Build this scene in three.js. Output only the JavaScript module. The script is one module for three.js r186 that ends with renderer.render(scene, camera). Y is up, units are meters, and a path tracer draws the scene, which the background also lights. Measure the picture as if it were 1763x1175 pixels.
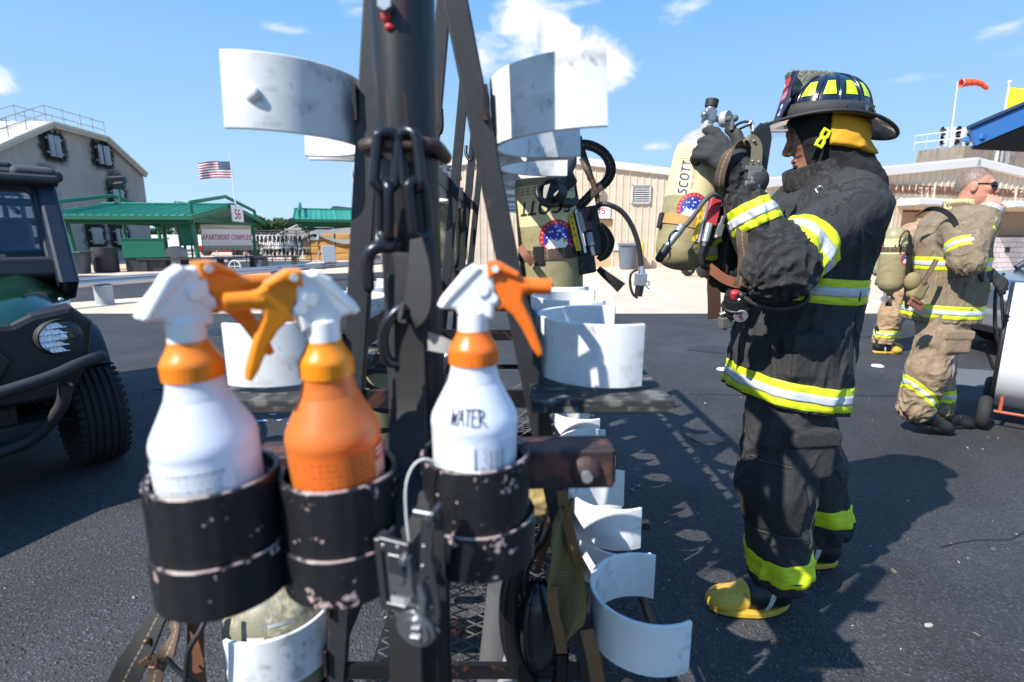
import * as THREE from 'three';
import { mergeGeometries, mergeVertices, toCreasedNormals } from 'three/addons/utils/BufferGeometryUtils.js';
import { RoundedBoxGeometry } from 'three/addons/geometries/RoundedBoxGeometry.js';

// ---------------------------------------------------------------- camera
const W = 1024, HH = 682;
const scene = new THREE.Scene();
const camera = new THREE.PerspectiveCamera(66.28, W / HH, 0.05, 1500);
camera.position.set(0, 1.35, 0);
camera.rotation.set(-0.19258, 0, 0);
camera.focus = 2.3;
camera.userData.fStop = 3.6;
camera.updateMatrixWorld();

// ---------------------------------------------------------------- sun, exposure
const renderer = new THREE.WebGLRenderer({ antialias: true });
renderer.setSize(W, HH);
renderer.toneMapping = THREE.LinearToneMapping;
renderer.toneMappingExposure = 1.55;
renderer.shadowMap.enabled = true;
const SUN = new THREE.Vector3(-1.387, 1.725, 1.087).normalize();
const sun = new THREE.DirectionalLight(new THREE.Color(1.0, 0.955, 0.88), 5);
sun.position.copy(SUN).multiplyScalar(60);
sun.castShadow = true;
sun.shadow.mapSize.set(4096, 4096);
Object.assign(sun.shadow.camera, { left: -45, right: 45, top: 45, bottom: -45, near: 1, far: 160 });
scene.add(sun, sun.target);

// ---------------------------------------------------------------- seeded randomness and noise
function rng(seed) { let a = seed >>> 0; return () => { a = (a + 0x6D2B79F5) | 0; let t = Math.imul(a ^ (a >>> 15), 1 | a); t = (t + Math.imul(t ^ (t >>> 7), 61 | t)) ^ t; return ((t ^ (t >>> 14)) >>> 0) / 4294967296; }; }
const PERM = (() => { const r = rng(7), p = new Uint8Array(512), q = [...Array(256).keys()]; for (let i = 255; i > 0; i--) { const j = Math.floor(r() * (i + 1)); [q[i], q[j]] = [q[j], q[i]]; } for (let i = 0; i < 512; i++) p[i] = q[i & 255]; return p; })();
const fade = t => t * t * t * (t * (t * 6 - 15) + 10);
function grad3(h, x, y, z) { h &= 15; const u = h < 8 ? x : y, v = h < 4 ? y : (h === 12 || h === 14 ? x : z); return ((h & 1) ? -u : u) + ((h & 2) ? -v : v); }
function noise(x, y, z = 0) {
  const fx = Math.floor(x), fy = Math.floor(y), fz = Math.floor(z), X = fx & 255, Y = fy & 255, Z = fz & 255; x -= fx; y -= fy; z -= fz;
  const u = fade(x), v = fade(y), w = fade(z), A = PERM[X] + Y, AA = PERM[A] + Z, AB = PERM[A + 1] + Z, B = PERM[X + 1] + Y, BA = PERM[B] + Z, BB = PERM[B + 1] + Z;
  const l = (a, b, t) => a + (b - a) * t;
  return l(l(l(grad3(PERM[AA], x, y, z), grad3(PERM[BA], x - 1, y, z), u), l(grad3(PERM[AB], x, y - 1, z), grad3(PERM[BB], x - 1, y - 1, z), u), v),
    l(l(grad3(PERM[AA + 1], x, y, z - 1), grad3(PERM[BA + 1], x - 1, y, z - 1), u), l(grad3(PERM[AB + 1], x, y - 1, z - 1), grad3(PERM[BB + 1], x - 1, y - 1, z - 1), u), v), w);
}
function fbm(x, y, z = 0, o = 4) { let s = 0, a = 0.5; for (let i = 0; i < o; i++) { s += a * noise(x, y, z); x *= 2.03; y *= 2.03; z *= 2.03; a *= 0.5; } return s; }
const clamp = (x, a = 0, b = 1) => Math.min(b, Math.max(a, x));
const sstep = (a, b, x) => { const t = clamp((x - a) / (b - a)); return t * t * (3 - 2 * t); };
const mix = (a, b, t) => a + (b - a) * t;

// ---------------------------------------------------------------- sky: clear blue air with fair-weather clouds all round
{
  const w = 3072, h = 1536, data = new Float32Array(w * h * 4), r = rng(31);
  const blobs = [];
  const D2R = Math.PI / 180;
  // azimuth (degrees right of the view), elevation, half width, half height, density, wispiness
  const put = (az, el, a, b, k, wisp) => blobs.push({ az: az * D2R, el: el * D2R, a: a * D2R, b: b * D2R, k, wisp });
  put(4.2, 17.6, 4.6, 4.6, .95, 0); put(7.6, 15.6, 4.4, 2.8, .95, 0); put(1.0, 20.8, 2.6, 2.6, .7, .1); put(-3.0, 17.5, 2.2, 4.0, .6, .3); put(10.4, 16.6, 2.4, 2.4, .7, .2); put(6.5, 22.0, 3.4, 1.3, .45, 1);
  put(-15.0, 21.0, 2.4, 2.2, .72, .6); put(-17.2, 22.6, 1.6, 1.2, .5, .8); put(17.0, 20.6, 2.6, 1.6, .68, .7); put(15.2, 19.8, 1.6, .8, .5, .8); put(14.4, 9.1, 2.2, .75, .75, .3); put(-22.0, 18.6, 2.6, .8, .6, .9); put(-20, 24.2, 3.5, .7, .3, 1);
  put(40.8, 15.2, 3.0, 1.6, .5, 1); put(36.0, 12.9, 3.6, .9, .42, 1); put(43, 13.3, 3, .8, .42, 1); put(-44.5, 11.6, 4, 1.9, .9, .1); put(-47.5, 10.5, 4, 1.6, .9, .1); put(-24.5, 7.6, 1.2, .5, .4, .4); put(20, 8.8, 4, 1.2, .3, .8); put(-33.0, 7.4, 1.2, .4, .22, .6); put(32, 9.2, 5, .8, .3, .8); put(6, 6.5, 6, 1.0, .25, .7);
  for (let i = 0; i < 120; i++) { const az = 50 + r() * 260, el = 5 + r() * r() * 55, s = 1.2 + r() * 5; put(az, el, s * 1.2, s * .55, .3 + r() * .9, r()); }
  const cosE = 1;
  for (let j = 0; j < h; j++) {
    const el = ((j + 0.5) / h - 0.5) * Math.PI, e = Math.max(0, el / (Math.PI / 2));
    const row = el > 0 ? blobs.filter(q => Math.abs(el - q.el) < q.b * 2.1) : [];
    const t = Math.pow(clamp(e * 3.0), 0.70);
    const br = mix(0.42, 0.088, t), bg = mix(0.585, 0.292, t), bb = mix(0.665, 0.66, t);
    for (let i = 0; i < w; i++) {
      let R = br, G = bg, B = bb;
      if (el <= 0) { R = 0.16; G = 0.155; B = 0.15; }
      if (row.length) {
        const th = ((i + 0.5) / w - 0.5) * 2 * Math.PI;      // atan2(z, x)
        let az = th + Math.PI / 2; if (az > Math.PI) az -= 2 * Math.PI;  // 0 at -z, + to the right
        let d = 0, ws = 0;
        for (const q of row) {
          let dx = az - q.az; if (dx > Math.PI) dx -= 2 * Math.PI; if (dx < -Math.PI) dx += 2 * Math.PI;
          dx *= Math.cos(el); if (Math.abs(dx) > q.a * 2.1) continue;
          const dy = el - q.el, g = Math.exp(-1.3 * ((dx / q.a) ** 2 + (dy / q.b) ** 2 * (dy < 0 ? 1.5 : 1)));
          d += q.k * g; ws = Math.max(ws, q.wisp * g);
        }
        if (d > 0.03) {
          const x = az * 22, y = el * 30, wx = fbm(x * .7 + 9, y * .7, 3, 3) * 1.3, wy = fbm(x * .7, y * .7 + 4, 8, 3) * 1.3;
          const n = fbm(x * .55 + wx, y * .55 + wy, 1.7, 6), st = fbm(x * .6 + y * .8, y * 2.2 - x * .4, 5, 5);
          let a = sstep(0.30, 0.95, d * .92 + mix(n * 1.9, st * 1.6, ws) * (0.35 + d * .38));
          a *= mix(0.96, 0.62, ws);
          const l = 0.93 + n * 0.22;
          R = mix(R, .78 * l, a); G = mix(G, .79 * l, a); B = mix(B, .81 * l, a);
        }
      }
      const k = (j * w + i) * 4; data[k] = R; data[k + 1] = G; data[k + 2] = B; data[k + 3] = 1;
    }
  }
  const sky = new THREE.DataTexture(data, w, h, THREE.RGBAFormat, THREE.FloatType);
  sky.mapping = THREE.EquirectangularReflectionMapping; sky.magFilter = THREE.LinearFilter; sky.minFilter = THREE.LinearFilter; sky.wrapS = THREE.RepeatWrapping; sky.colorSpace = THREE.LinearSRGBColorSpace; sky.needsUpdate = true;
  scene.background = sky; scene.environment = sky;
}

// ---------------------------------------------------------------- helpers
const V = (x, y, z) => new THREE.Vector3(x, y, z);
const used = {};
function numbered(n) { const k = used[n] = (used[n] ?? -1) + 1; return k ? `${n}_${String(k).padStart(3, '0')}` : n; }
function tag(o, label, category, group, kind) { if (label) o.userData.label = label; if (category) o.userData.category = category; if (group) o.userData.group = group; if (kind) o.userData.kind = kind; return o; }
function thing(name, label, category, pos = [0, 0, 0], turn = 0, group) { const o = new THREE.Group(); o.name = numbered(name); o.position.set(...pos); o.rotation.y = turn; scene.add(o); return tag(o, label, category, group); }
function norm(g) { // keep only position, normal, uv and drop the index so that geometries merge
  g = g.index ? g.toNonIndexed() : g; if (!g.attributes.normal) g.computeVertexNormals();
  if (!g.attributes.uv) g.setAttribute('uv', new THREE.BufferAttribute(new Float32Array(g.attributes.position.count * 2), 2));
  for (const k of Object.keys(g.attributes)) if (!['position', 'normal', 'uv'].includes(k)) g.deleteAttribute(k);
  g.morphAttributes = {}; g.clearGroups(); return g;
}
function join(list) { list = list.flat(9); return list.length === 1 ? list[0] : mergeGeometries(list.map(norm)); }
function obj(name, geo, mat, parent = scene) {
  const m = new THREE.Mesh(Array.isArray(geo) ? join(geo) : geo, mat); m.name = parent === scene ? numbered(name) : name; m.castShadow = m.receiveShadow = true; parent.add(m); return m;
}
function struct(name, geo, mat, parent = scene) { const m = obj(name, geo, mat, parent); if (parent === scene) m.userData.kind = 'structure'; return m; }
function each(name, list, m, parent) { return list.map(g => obj(name, g, m, parent)); }
const lin = (r, g, b) => new THREE.Color().setRGB(r, g, b);
function mat(color, rough = 0.7, opt = {}) { const { phys, ...o } = opt; const c = Array.isArray(color) ? lin(...color) : new THREE.Color(color); return new (phys ? THREE.MeshPhysicalMaterial : THREE.MeshStandardMaterial)({ color: c, roughness: rough, metalness: 0, ...o }); }
// boxes: size, centre, rotation; r rounds the edges
function bx(w, h, d, x = 0, y = 0, z = 0, rot, r = 0) {
  const g = r > 0 ? new RoundedBoxGeometry(w, h, d, 2, Math.min(r, w * .49, h * .49, d * .49)) : new THREE.BoxGeometry(w, h, d);
  const p = g.attributes.position, n = g.attributes.normal, u = g.attributes.uv;
  for (let i = 0; i < p.count; i++) { const ax = Math.abs(n.getX(i)), ay = Math.abs(n.getY(i)), az = Math.abs(n.getZ(i)); if (ax > ay && ax > az) u.setXY(i, p.getZ(i), p.getY(i)); else if (ay > az) u.setXY(i, p.getX(i), p.getZ(i)); else u.setXY(i, p.getX(i), p.getY(i)); }
  if (rot) g.applyMatrix4(new THREE.Matrix4().makeRotationFromEuler(new THREE.Euler(...rot)));
  g.translate(x, y, z); return g;
}
const QY = V(0, 1, 0);
function aim(g, a, b) { // a geometry along +y, centred, is placed from a to b
  const d = b.clone().sub(a); g.applyQuaternion(new THREE.Quaternion().setFromUnitVectors(QY, d.clone().normalize())); g.translate((a.x + b.x) / 2, (a.y + b.y) / 2, (a.z + b.z) / 2); return g;
}
const v3 = p => p.isVector3 ? p : V(...p);
function rod(a, b, r0, r1 = r0, seg = 14) { a = v3(a); b = v3(b); return aim(new THREE.CylinderGeometry(r1, r0, a.distanceTo(b), seg), a, b); }
function beam(a, b, w, d, up = V(0, 0, 1), r = 0) { // box from a to b, w across, d along "up"
  a = v3(a); b = v3(b); const y = b.clone().sub(a), L = y.length(); y.normalize(); const x = y.clone().cross(up).normalize(), z = x.clone().cross(y);
  const g = bx(w, L, d, 0, 0, 0, null, r); g.applyMatrix4(new THREE.Matrix4().makeBasis(x, y, z)); g.translate((a.x + b.x) / 2, (a.y + b.y) / 2, (a.z + b.z) / 2); return g;
}
function tube(pts, r, n = 48, seg = 10, closed = false, tension = 0.5) { return new THREE.TubeGeometry(new THREE.CatmullRomCurve3(pts.map(v3), closed, 'catmullrom', tension), n, r, seg, closed); }
function ball(r, x, y, z, sx = 1, sy = 1, sz = 1, a = 20, b = 14) { const g = new THREE.SphereGeometry(r, a, b); g.scale(sx, sy, sz); g.translate(x, y, z); return g; }
function lathe(pts, seg = 40) { return new THREE.LatheGeometry(pts.map(p => new THREE.Vector2(...p)), seg); }
function smoothProfile(pts, n = 5) { const c = new THREE.CatmullRomCurve3(pts.map(p => V(p[0], p[1], 0)), false, 'centripetal'); return c.getPoints(pts.length * n).map(p => [Math.max(p.x, 0), p.y]); }
function poly(pts, depth, bevel = 0, opt = {}) { // outline in xy, extruded along z and centred on it
  const s = new THREE.Shape(pts.map(p => new THREE.Vector2(...p))); for (const h of opt.holes ?? []) s.holes.push(new THREE.Path(h.map(p => new THREE.Vector2(...p))));
  const g = new THREE.ExtrudeGeometry(s, { depth: depth - 2 * bevel, bevelEnabled: bevel > 0, bevelSize: bevel, bevelThickness: bevel, bevelSegments: 2, bevelOffset: -bevel, curveSegments: 12 }); g.translate(0, 0, -depth / 2 + bevel); return g;
}
// a flat strap swept along points; "across" gives the width direction at each point
function strap(pts, across, width, thick = 0.003, n = 60, closed = false) {
  const c = new THREE.CatmullRomCurve3(pts.map(v3), closed, 'catmullrom', 0.5), A = new THREE.CatmullRomCurve3((Array.isArray(across[0]) || across[0]?.isVector3 ? across : pts.map(() => across)).map(v3), closed, 'catmullrom', 0.5);
  const pos = [], uv = [], idx = [], L = c.getLength();
  for (let i = 0; i <= n; i++) {
    const t = i / n, p = c.getPoint(t), T = c.getTangent(t), a = A.getPoint(t); a.addScaledVector(T, -a.dot(T)).normalize(); const N = a.clone().cross(T).normalize(), w = (typeof width === 'function' ? width(t) : width) / 2;
    for (const [s, q] of [[-1, 1], [1, 1], [1, 1], [1, -1], [1, -1], [-1, -1], [-1, -1], [-1, 1]]) { const v = p.clone().addScaledVector(a, s * w).addScaledVector(N, q * thick / 2); pos.push(v.x, v.y, v.z); uv.push(s * w, t * L); }
    if (i) for (let k = 0; k < 8; k += 2) { const a0 = (i - 1) * 8 + k, b0 = i * 8 + k; idx.push(a0, b0, a0 + 1, a0 + 1, b0, b0 + 1); }
  }
  const e = n * 8; if (!closed) idx.push(0, 1, 3, 0, 3, 5, e, e + 3, e + 1, e, e + 5, e + 3);
  const g = new THREE.BufferGeometry(); g.setAttribute('position', new THREE.Float32BufferAttribute(pos, 3)); g.setAttribute('uv', new THREE.Float32BufferAttribute(uv, 2)); g.setIndex(idx); g.computeVertexNormals(); return g;
}
// C-shaped piece of pipe standing upright: radius R to the outside, wall t, height h, from angle a0 to a1 (0 = +x, turning towards -z)
function pipeArc(R, t, h, a0, a1, n = 40) {
  const full = a1 - a0 > 6.28, pos = [], uv = [], idx = [], b = Math.min(0.0012, t * .3);
  const prof = [[R - b, h / 2], [R, h / 2 - b], [R, -h / 2 + b], [R - b, -h / 2], [R - t + b, -h / 2], [R - t, -h / 2 + b], [R - t, h / 2 - b], [R - t + b, h / 2], [R - b, h / 2]];
  for (let i = 0; i <= n; i++) { const a = mix(a0, a1, i / n), ca = Math.cos(a), sa = -Math.sin(a); prof.forEach(([r, y]) => { pos.push(r * ca, y, r * sa); uv.push(a * R, y); }); }
  const m = prof.length; for (let i = 0; i < n; i++) for (let k = 0; k < m - 1; k++) { const p = i * m + k, q = p + m; idx.push(p, p + 1, q, q, p + 1, q + 1); }
  if (!full) for (const [o, f] of [[0, 0], [n * m, 1]]) for (let k = 1; k < m - 2; k++) f ? idx.push(o, o + k, o + k + 1) : idx.push(o, o + k + 1, o + k);
  let g = new THREE.BufferGeometry(); g.setAttribute('position', new THREE.Float32BufferAttribute(pos, 3)); g.setAttribute('uv', new THREE.Float32BufferAttribute(uv, 2)); g.setIndex(idx); return toCreasedNormals(g, 0.6);
}
function at(g, x, y, z, ry = 0, rx = 0, rz = 0) { g = Array.isArray(g) ? join(g) : g; if (rx || ry || rz) g.applyMatrix4(new THREE.Matrix4().makeRotationFromEuler(new THREE.Euler(rx, ry, rz, 'YXZ'))); g.translate(x, y, z); return g; }

// ---------------------------------------------------------------- textures
function tex(w, h, fn, { srgb = true, repeat } = {}) {
  const d = new Uint8Array(w * h * 4);
  for (let j = 0; j < h; j++) for (let i = 0; i < w; i++) { const c = fn((i + .5) / w, (j + .5) / h, i, j), k = (j * w + i) * 4; if (c.length) { d[k] = clamp(c[0]) * 255; d[k + 1] = clamp(c[1]) * 255; d[k + 2] = clamp(c[2]) * 255; } else d[k] = d[k + 1] = d[k + 2] = clamp(c) * 255; d[k + 3] = 255; }
  const t = new THREE.DataTexture(d, w, h); t.magFilter = THREE.LinearFilter; t.minFilter = THREE.LinearMipmapLinearFilter; t.generateMipmaps = true; t.wrapS = t.wrapT = THREE.RepeatWrapping; if (srgb) t.colorSpace = THREE.SRGBColorSpace; if (repeat) t.repeat.set(...repeat); t.needsUpdate = true; return t;
}
const toS = x => x <= 0.0031308 ? x * 12.92 : 1.055 * Math.pow(Math.max(x, 0), 1 / 2.4) - 0.055;
const S3 = (r, g, b) => [toS(r), toS(g), toS(b)];
// periodic noise on the unit square
function pn(u, v, f, s = 0, o = 3) { const a = u * 2 * Math.PI, b = v * 2 * Math.PI, k = f / (2 * Math.PI); return fbm(Math.cos(a) * k + 11 + s, Math.sin(a) * k + Math.cos(b) * k * 1.0 + 3 + s * 1.7, Math.sin(b) * k + 7 + s * .6, o); }
function canvasTex(w, h, draw) { const c = document.createElement('canvas'); c.width = w; c.height = h; const x = c.getContext('2d'); draw(x, w, h); const t = new THREE.CanvasTexture(c); t.colorSpace = THREE.SRGBColorSpace; t.magFilter = THREE.LinearFilter; t.anisotropy = 8; return t; }

// ================================================================ SETTING
const asphaltTex = (() => {
  const n = 1536, r = rng(5), spk = new Float32Array(n * n);
  for (let k = 0; k < 120000; k++) { const x = Math.floor(r() * n), y = Math.floor(r() * n), s = r() < .45 ? 2 : 1, v = (r() < .6 ? 1 : -1) * (0.35 + r() * .65); for (let a = 0; a <= s; a++) for (let b = 0; b <= s; b++) if (r() < .85) spk[((y + b) % n) * n + (x + a) % n] = v; }
  const h = new Float32Array(n * n);
  const map = tex(n, n, (u, v, i, j) => { const m = pn(u, v, 9, 0, 4), f = noise(i * .45, j * .45, 2), q = spk[j * n + i]; const b = 0.031 * (1 + m * .7 + f * .40) + (q > 0 ? q * .052 : q * .018); h[j * n + i] = .5 + f * .25 + q * .35; return S3(b * 1.0, b * 1.0, b * 1.07); });
  const bump = tex(n, n, (u, v, i, j) => h[j * n + i], { srgb: false });
  return { map, bump };
})();
const asphaltMat = mat([1, 1, 1], 0.82, { map: asphaltTex.map, bumpMap: asphaltTex.bump, bumpScale: 0.009, vertexColors: true });
{
  const ax = [], az = []; const grow = (a, b, first, k) => { const out = [a]; let s = first; while (Math.abs(out[out.length - 1] - b) > s) { out.push(out[out.length - 1] + Math.sign(b - a) * s); s *= k; } out.push(b); return out; };
  ax.push(...grow(0, -420, .22, 1.045).slice(1).reverse(), ...grow(0, 420, .22, 1.045)); az.push(...grow(-2, 60, .22, 1.05).slice(1).reverse(), ...grow(-2, -700, .2, 1.035));
  const pos = [], uv = [], col = [], idx = [], nx = ax.length;
  az.forEach((z, j) => ax.forEach((x, i) => {
    pos.push(x, 0, z); uv.push(x / 4.3, z / 4.3);
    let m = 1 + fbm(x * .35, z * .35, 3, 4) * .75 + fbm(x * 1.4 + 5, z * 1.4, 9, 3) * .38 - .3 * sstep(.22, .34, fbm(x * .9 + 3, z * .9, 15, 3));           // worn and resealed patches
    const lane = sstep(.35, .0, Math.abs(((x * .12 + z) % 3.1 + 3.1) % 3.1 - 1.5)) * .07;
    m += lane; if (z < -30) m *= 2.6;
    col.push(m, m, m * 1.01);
    if (i && j) { const a = (j - 1) * nx + i - 1, b = j * nx + i - 1; idx.push(a, a + 1, b, b, a + 1, b + 1); }
  }));
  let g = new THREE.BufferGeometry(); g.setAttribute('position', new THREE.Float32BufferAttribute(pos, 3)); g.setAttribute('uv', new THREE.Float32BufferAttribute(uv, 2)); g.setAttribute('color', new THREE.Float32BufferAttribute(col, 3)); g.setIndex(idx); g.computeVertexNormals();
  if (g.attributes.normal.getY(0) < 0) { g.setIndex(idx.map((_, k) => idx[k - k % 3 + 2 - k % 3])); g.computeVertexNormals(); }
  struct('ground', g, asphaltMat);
}
const concTex = tex(768, 768, (u, v, i, j) => { const m = pn(u, v, 5, 2, 5), f = noise(i * .5, j * .5, 4), st = Math.max(0, pn(u, v, 14, 6, 3)); const b = 1 + m * .28 + f * .07 - st * .22; return S3(.63 * b, .465 * b, .35 * b); });
const concMat = mat([1, 1, 1], 0.9, { map: concTex });
function sheet(pts, y, s = 3) { const sh = new THREE.Shape(pts.map(([x, z]) => new THREE.Vector2(x, -z))); const g = new THREE.ShapeGeometry(sh, 10); g.rotateX(-Math.PI / 2); g.translate(0, y, 0); const p = g.attributes.position, u = g.attributes.uv; for (let i = 0; i < p.count; i++) u.setXY(i, p.getX(i) / s, p.getZ(i) / s); return g; }
struct('apron', sheet([[.3, -9.55], [60, -9.55], [60, -60], [.3, -60]], .004), concMat);
struct('path', sheet([[-8.1, -9.55], [-3.4, -9.55], [-3.0, -10.6], [-3.7, -12.2], [-5.2, -14.4], [-6.4, -16.2], [-6.9, -15.2], [-7.3, -13.4], [-8.6, -12.4], [-9.6, -11.2]], .004), concMat);
struct('pavement', sheet([[-40, -19.9], [-9, -19.9], [-5.4, -22], [-4.2, -60], [-40, -60]], .004), mat([1, 1, 1], .9, { map: concTex }));
const lineMat = mat([.78, .77, .74], .75);
{
  const ln = (name, a, b, w) => { const d = V(b[0] - a[0], 0, b[1] - a[1]), L = d.length(); const g = bx(w, .004, L, 0, 0, 0); g.rotateY(Math.atan2(d.x, d.z)); g.translate((a[0] + b[0]) / 2, .0065, (a[1] + b[1]) / 2); return struct(name, g, lineMat); };
  ln('parking_line', [4.45, -21.5], [3.6, -11.3], .12); ln('parking_line', [2.98, -20.2], [2.28, -11.9], .12); ln('parking_line', [8.6, -17], [8.0, -11.3], .12);
  for (let k = 0; k < 8; k++) ln('parking_line', [2.83 - k * .075, -18.6 - -k * .85], [1.7 - k * .075, -18.9 + k * .85], .1);
}
// paint splashes and raised reflective studs on the asphalt
{
  const r = rng(77), disc = (x, z, s) => { const n = 9, p = []; for (let k = 0; k < n; k++) { const a = k / n * 6.283, q = s * (.5 + r() * .7); p.push([x + Math.cos(a) * q * 1.7, z + Math.sin(a) * q]); } return sheet(p, .0045); };
  const list = []; for (let k = 0; k < 34; k++) { const t = r(); list.push(disc(-2.42 + t * .9 + (r() - .5) * .25, -4.35 + t * .2 + (r() - .5) * 1.3, .008 + r() * r() * .028)); }
  tag(struct('paint_splash', list, mat([.40, .45, .58], .7)), null, null, null, 'structure');
  const dome = () => lathe(smoothProfile([[0, .018], [.03, .017], [.05, .01], [.058, 0]], 3), 20);
  for (const [x, z, l] of [[3.96, -5.5, 'white round pavement stud on asphalt beyond the black-coated firefighter'], [2.22, -5.35, 'white pavement stud beside the hem of the black coat'], [-6.35, -9.1, 'white pavement stud near the edge of the tan concrete by the pipe rail']]) { const d = obj('pavement_stud', dome(), mat([.8, .8, .78], .5)); d.scale.set(1.05, 1, 1.05); d.position.set(x, .001, z); tag(d, l, 'pavement stud', 'white studs on the asphalt'); }
  const seam = (pts, w, name) => { const L = [], Rr = []; pts.forEach(([x, z], i) => { const q = pts[Math.min(i + 1, pts.length - 1)], p = pts[Math.max(i - 1, 0)], d = Math.hypot(q[0] - p[0], q[1] - p[1]), nx = -(q[1] - p[1]) / d, nz = (q[0] - p[0]) / d, ww = w * (.6 + r() * .8); L.push([x + nx * ww, z + nz * ww]); Rr.push([x - nx * ww, z - nz * ww]); }); struct(name, sheet([...L, ...Rr.reverse()], .004, 4.3), mat([.011, .011, .012], .6)); };
  const run = (x0, z0, x1, z1, n, j) => Array.from({ length: n + 1 }, (_, k) => [mix(x0, x1, k / n) + (r() - .5) * j, mix(z0, z1, k / n) + (r() - .5) * j]);
  seam(run(-9, -4.55, 9, -4.35, 70, .025), .006, 'paving_seam'); seam(run(1.9, -2.1, 5.6, -3.0, 30, .05), .003, 'paving_crack'); seam(run(2.2, -8.6, 7.5, -4.6, 40, .06), .004, 'paving_crack');
  for (const [x, z, s] of [[3.2, -2.6, .16], [2.5, -6.4, .3], [-1.4, -6.6, .35], [5.2, -7.4, .4], [1.35, -3.4, .12], [-4.4, -7.6, .4], [4.4, -3.1, .1]]) { const p = []; for (let k = 0; k < 20; k++) { const a = k / 20 * 6.283, q = s * (.65 + .6 * noise(Math.cos(a) * 1.7 + x, Math.sin(a) * 1.7 + z) + .15 * r()); p.push([x + Math.cos(a) * q * 1.3, z + Math.sin(a) * q]); } struct('oil_stain', sheet(p, .0042, 4.3), mat([.32, .32, .33], .5, { map: asphaltTex.map })); }
  { const im = new THREE.InstancedMesh(new THREE.IcosahedronGeometry(1, 0), mat([1, 1, 1], .9), 420), M = new THREE.Matrix4(), Q = new THREE.Quaternion(), c = new THREE.Color(); for (let k = 0; k < 420; k++) { const z = -1.5 - r() * r() * 7.5, x = (r() - .5) * 2 * (1 - z * .95), s = .0025 + r() * r() * .008; Q.setFromEuler(new THREE.Euler(r() * 6, r() * 6, r() * 6)); M.compose(V(x, s * .4, z), Q, V(s, s * .7, s * (1 + r()))); im.setMatrixAt(k, M); const g = r() < .3 ? .3 : .1; c.setRGB(g * (1 + r() * .3), g, g * .9); im.setColorAt(k, c); } im.name = 'gravel'; im.castShadow = im.receiveShadow = true; scene.add(im); tag(im, 'loose grit scattered over the asphalt', 'grit', null, 'stuff'); }
  const leaf = obj('dry_leaf', (() => { const g = sheet([[0, 0], [.03, -.018], [.07, -.02], [.11, -.004], [.13, .008], [.09, .02], [.05, .022], [.02, .012]], 0); const p = g.attributes.position; for (let i = 0; i < p.count; i++) p.setY(i, .006 + Math.abs(p.getZ(i)) * .5); return g; })(), mat([.14, .085, .03], .9, { side: THREE.DoubleSide })); leaf.position.set(-3.30, 0, -4.62); tag(leaf, 'small dry brown leaf on the asphalt beside the tyre', 'leaf');
  const pr = []; for (let k = 0; k < 22; k++) { const a = k / 22 * 6.283; pr.push([4.55 + Math.cos(a) * .62 * (1 + .12 * noise(k, 1)), -5.02 + Math.sin(a) * .38 * (1 + .15 * noise(k, 5))]); }
  struct('asphalt_patch', sheet(pr, .004, 4.3), mat([.115, .115, .118], .95));
}

// ---------------------------------------------------------------- metal-clad buildings on the far side of the apron
function ribPanel(p, y0, hL, hR, d = .026) { // one cladding sheet in the xy plane, facing +z, rib at its start
  const s = [[0, 0], [.02, d], [.065, d], [.085, 0], [p - .004, 0], [p - .004, -.02]], pos = [], uv = [];
  for (let i = 0; i + 1 < s.length; i++) { const [x0, z0] = s[i], [x1, z1] = s[i + 1], h0 = mix(hL, hR, x0 / p), h1 = mix(hL, hR, x1 / p); const q = [[x0, y0, z0], [x1, y0, z1], [x1, h1, z1], [x0, y0, z0], [x1, h1, z1], [x0, h0, z0]]; for (const v of q) { pos.push(...v); uv.push(v[0], v[1]); } }
  const g = new THREE.BufferGeometry(); g.setAttribute('position', new THREE.Float32BufferAttribute(pos, 3)); g.setAttribute('uv', new THREE.Float32BufferAttribute(uv, 2)); g.computeVertexNormals(); return g;
}
const cladTex = (r, g, b, s) => tex(256, 512, (u, v, i, j) => { const k = 1 + pn(u, v, 3, s, 4) * .16 + fbm(u * 20, v * 1.5, s, 3) * .10; return S3(r * k, g * k, b * k); });
const cladA = [0, 1, 2].map(k => mat([1, 1, 1].map(c => c * (1 - k * .035)), .62, { map: cladTex(.66, .545, .415, 3) })), cladTrim = mat([.74, .72, .68], .55), cladSteel = mat([.55, .55, .54], .5);
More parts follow.
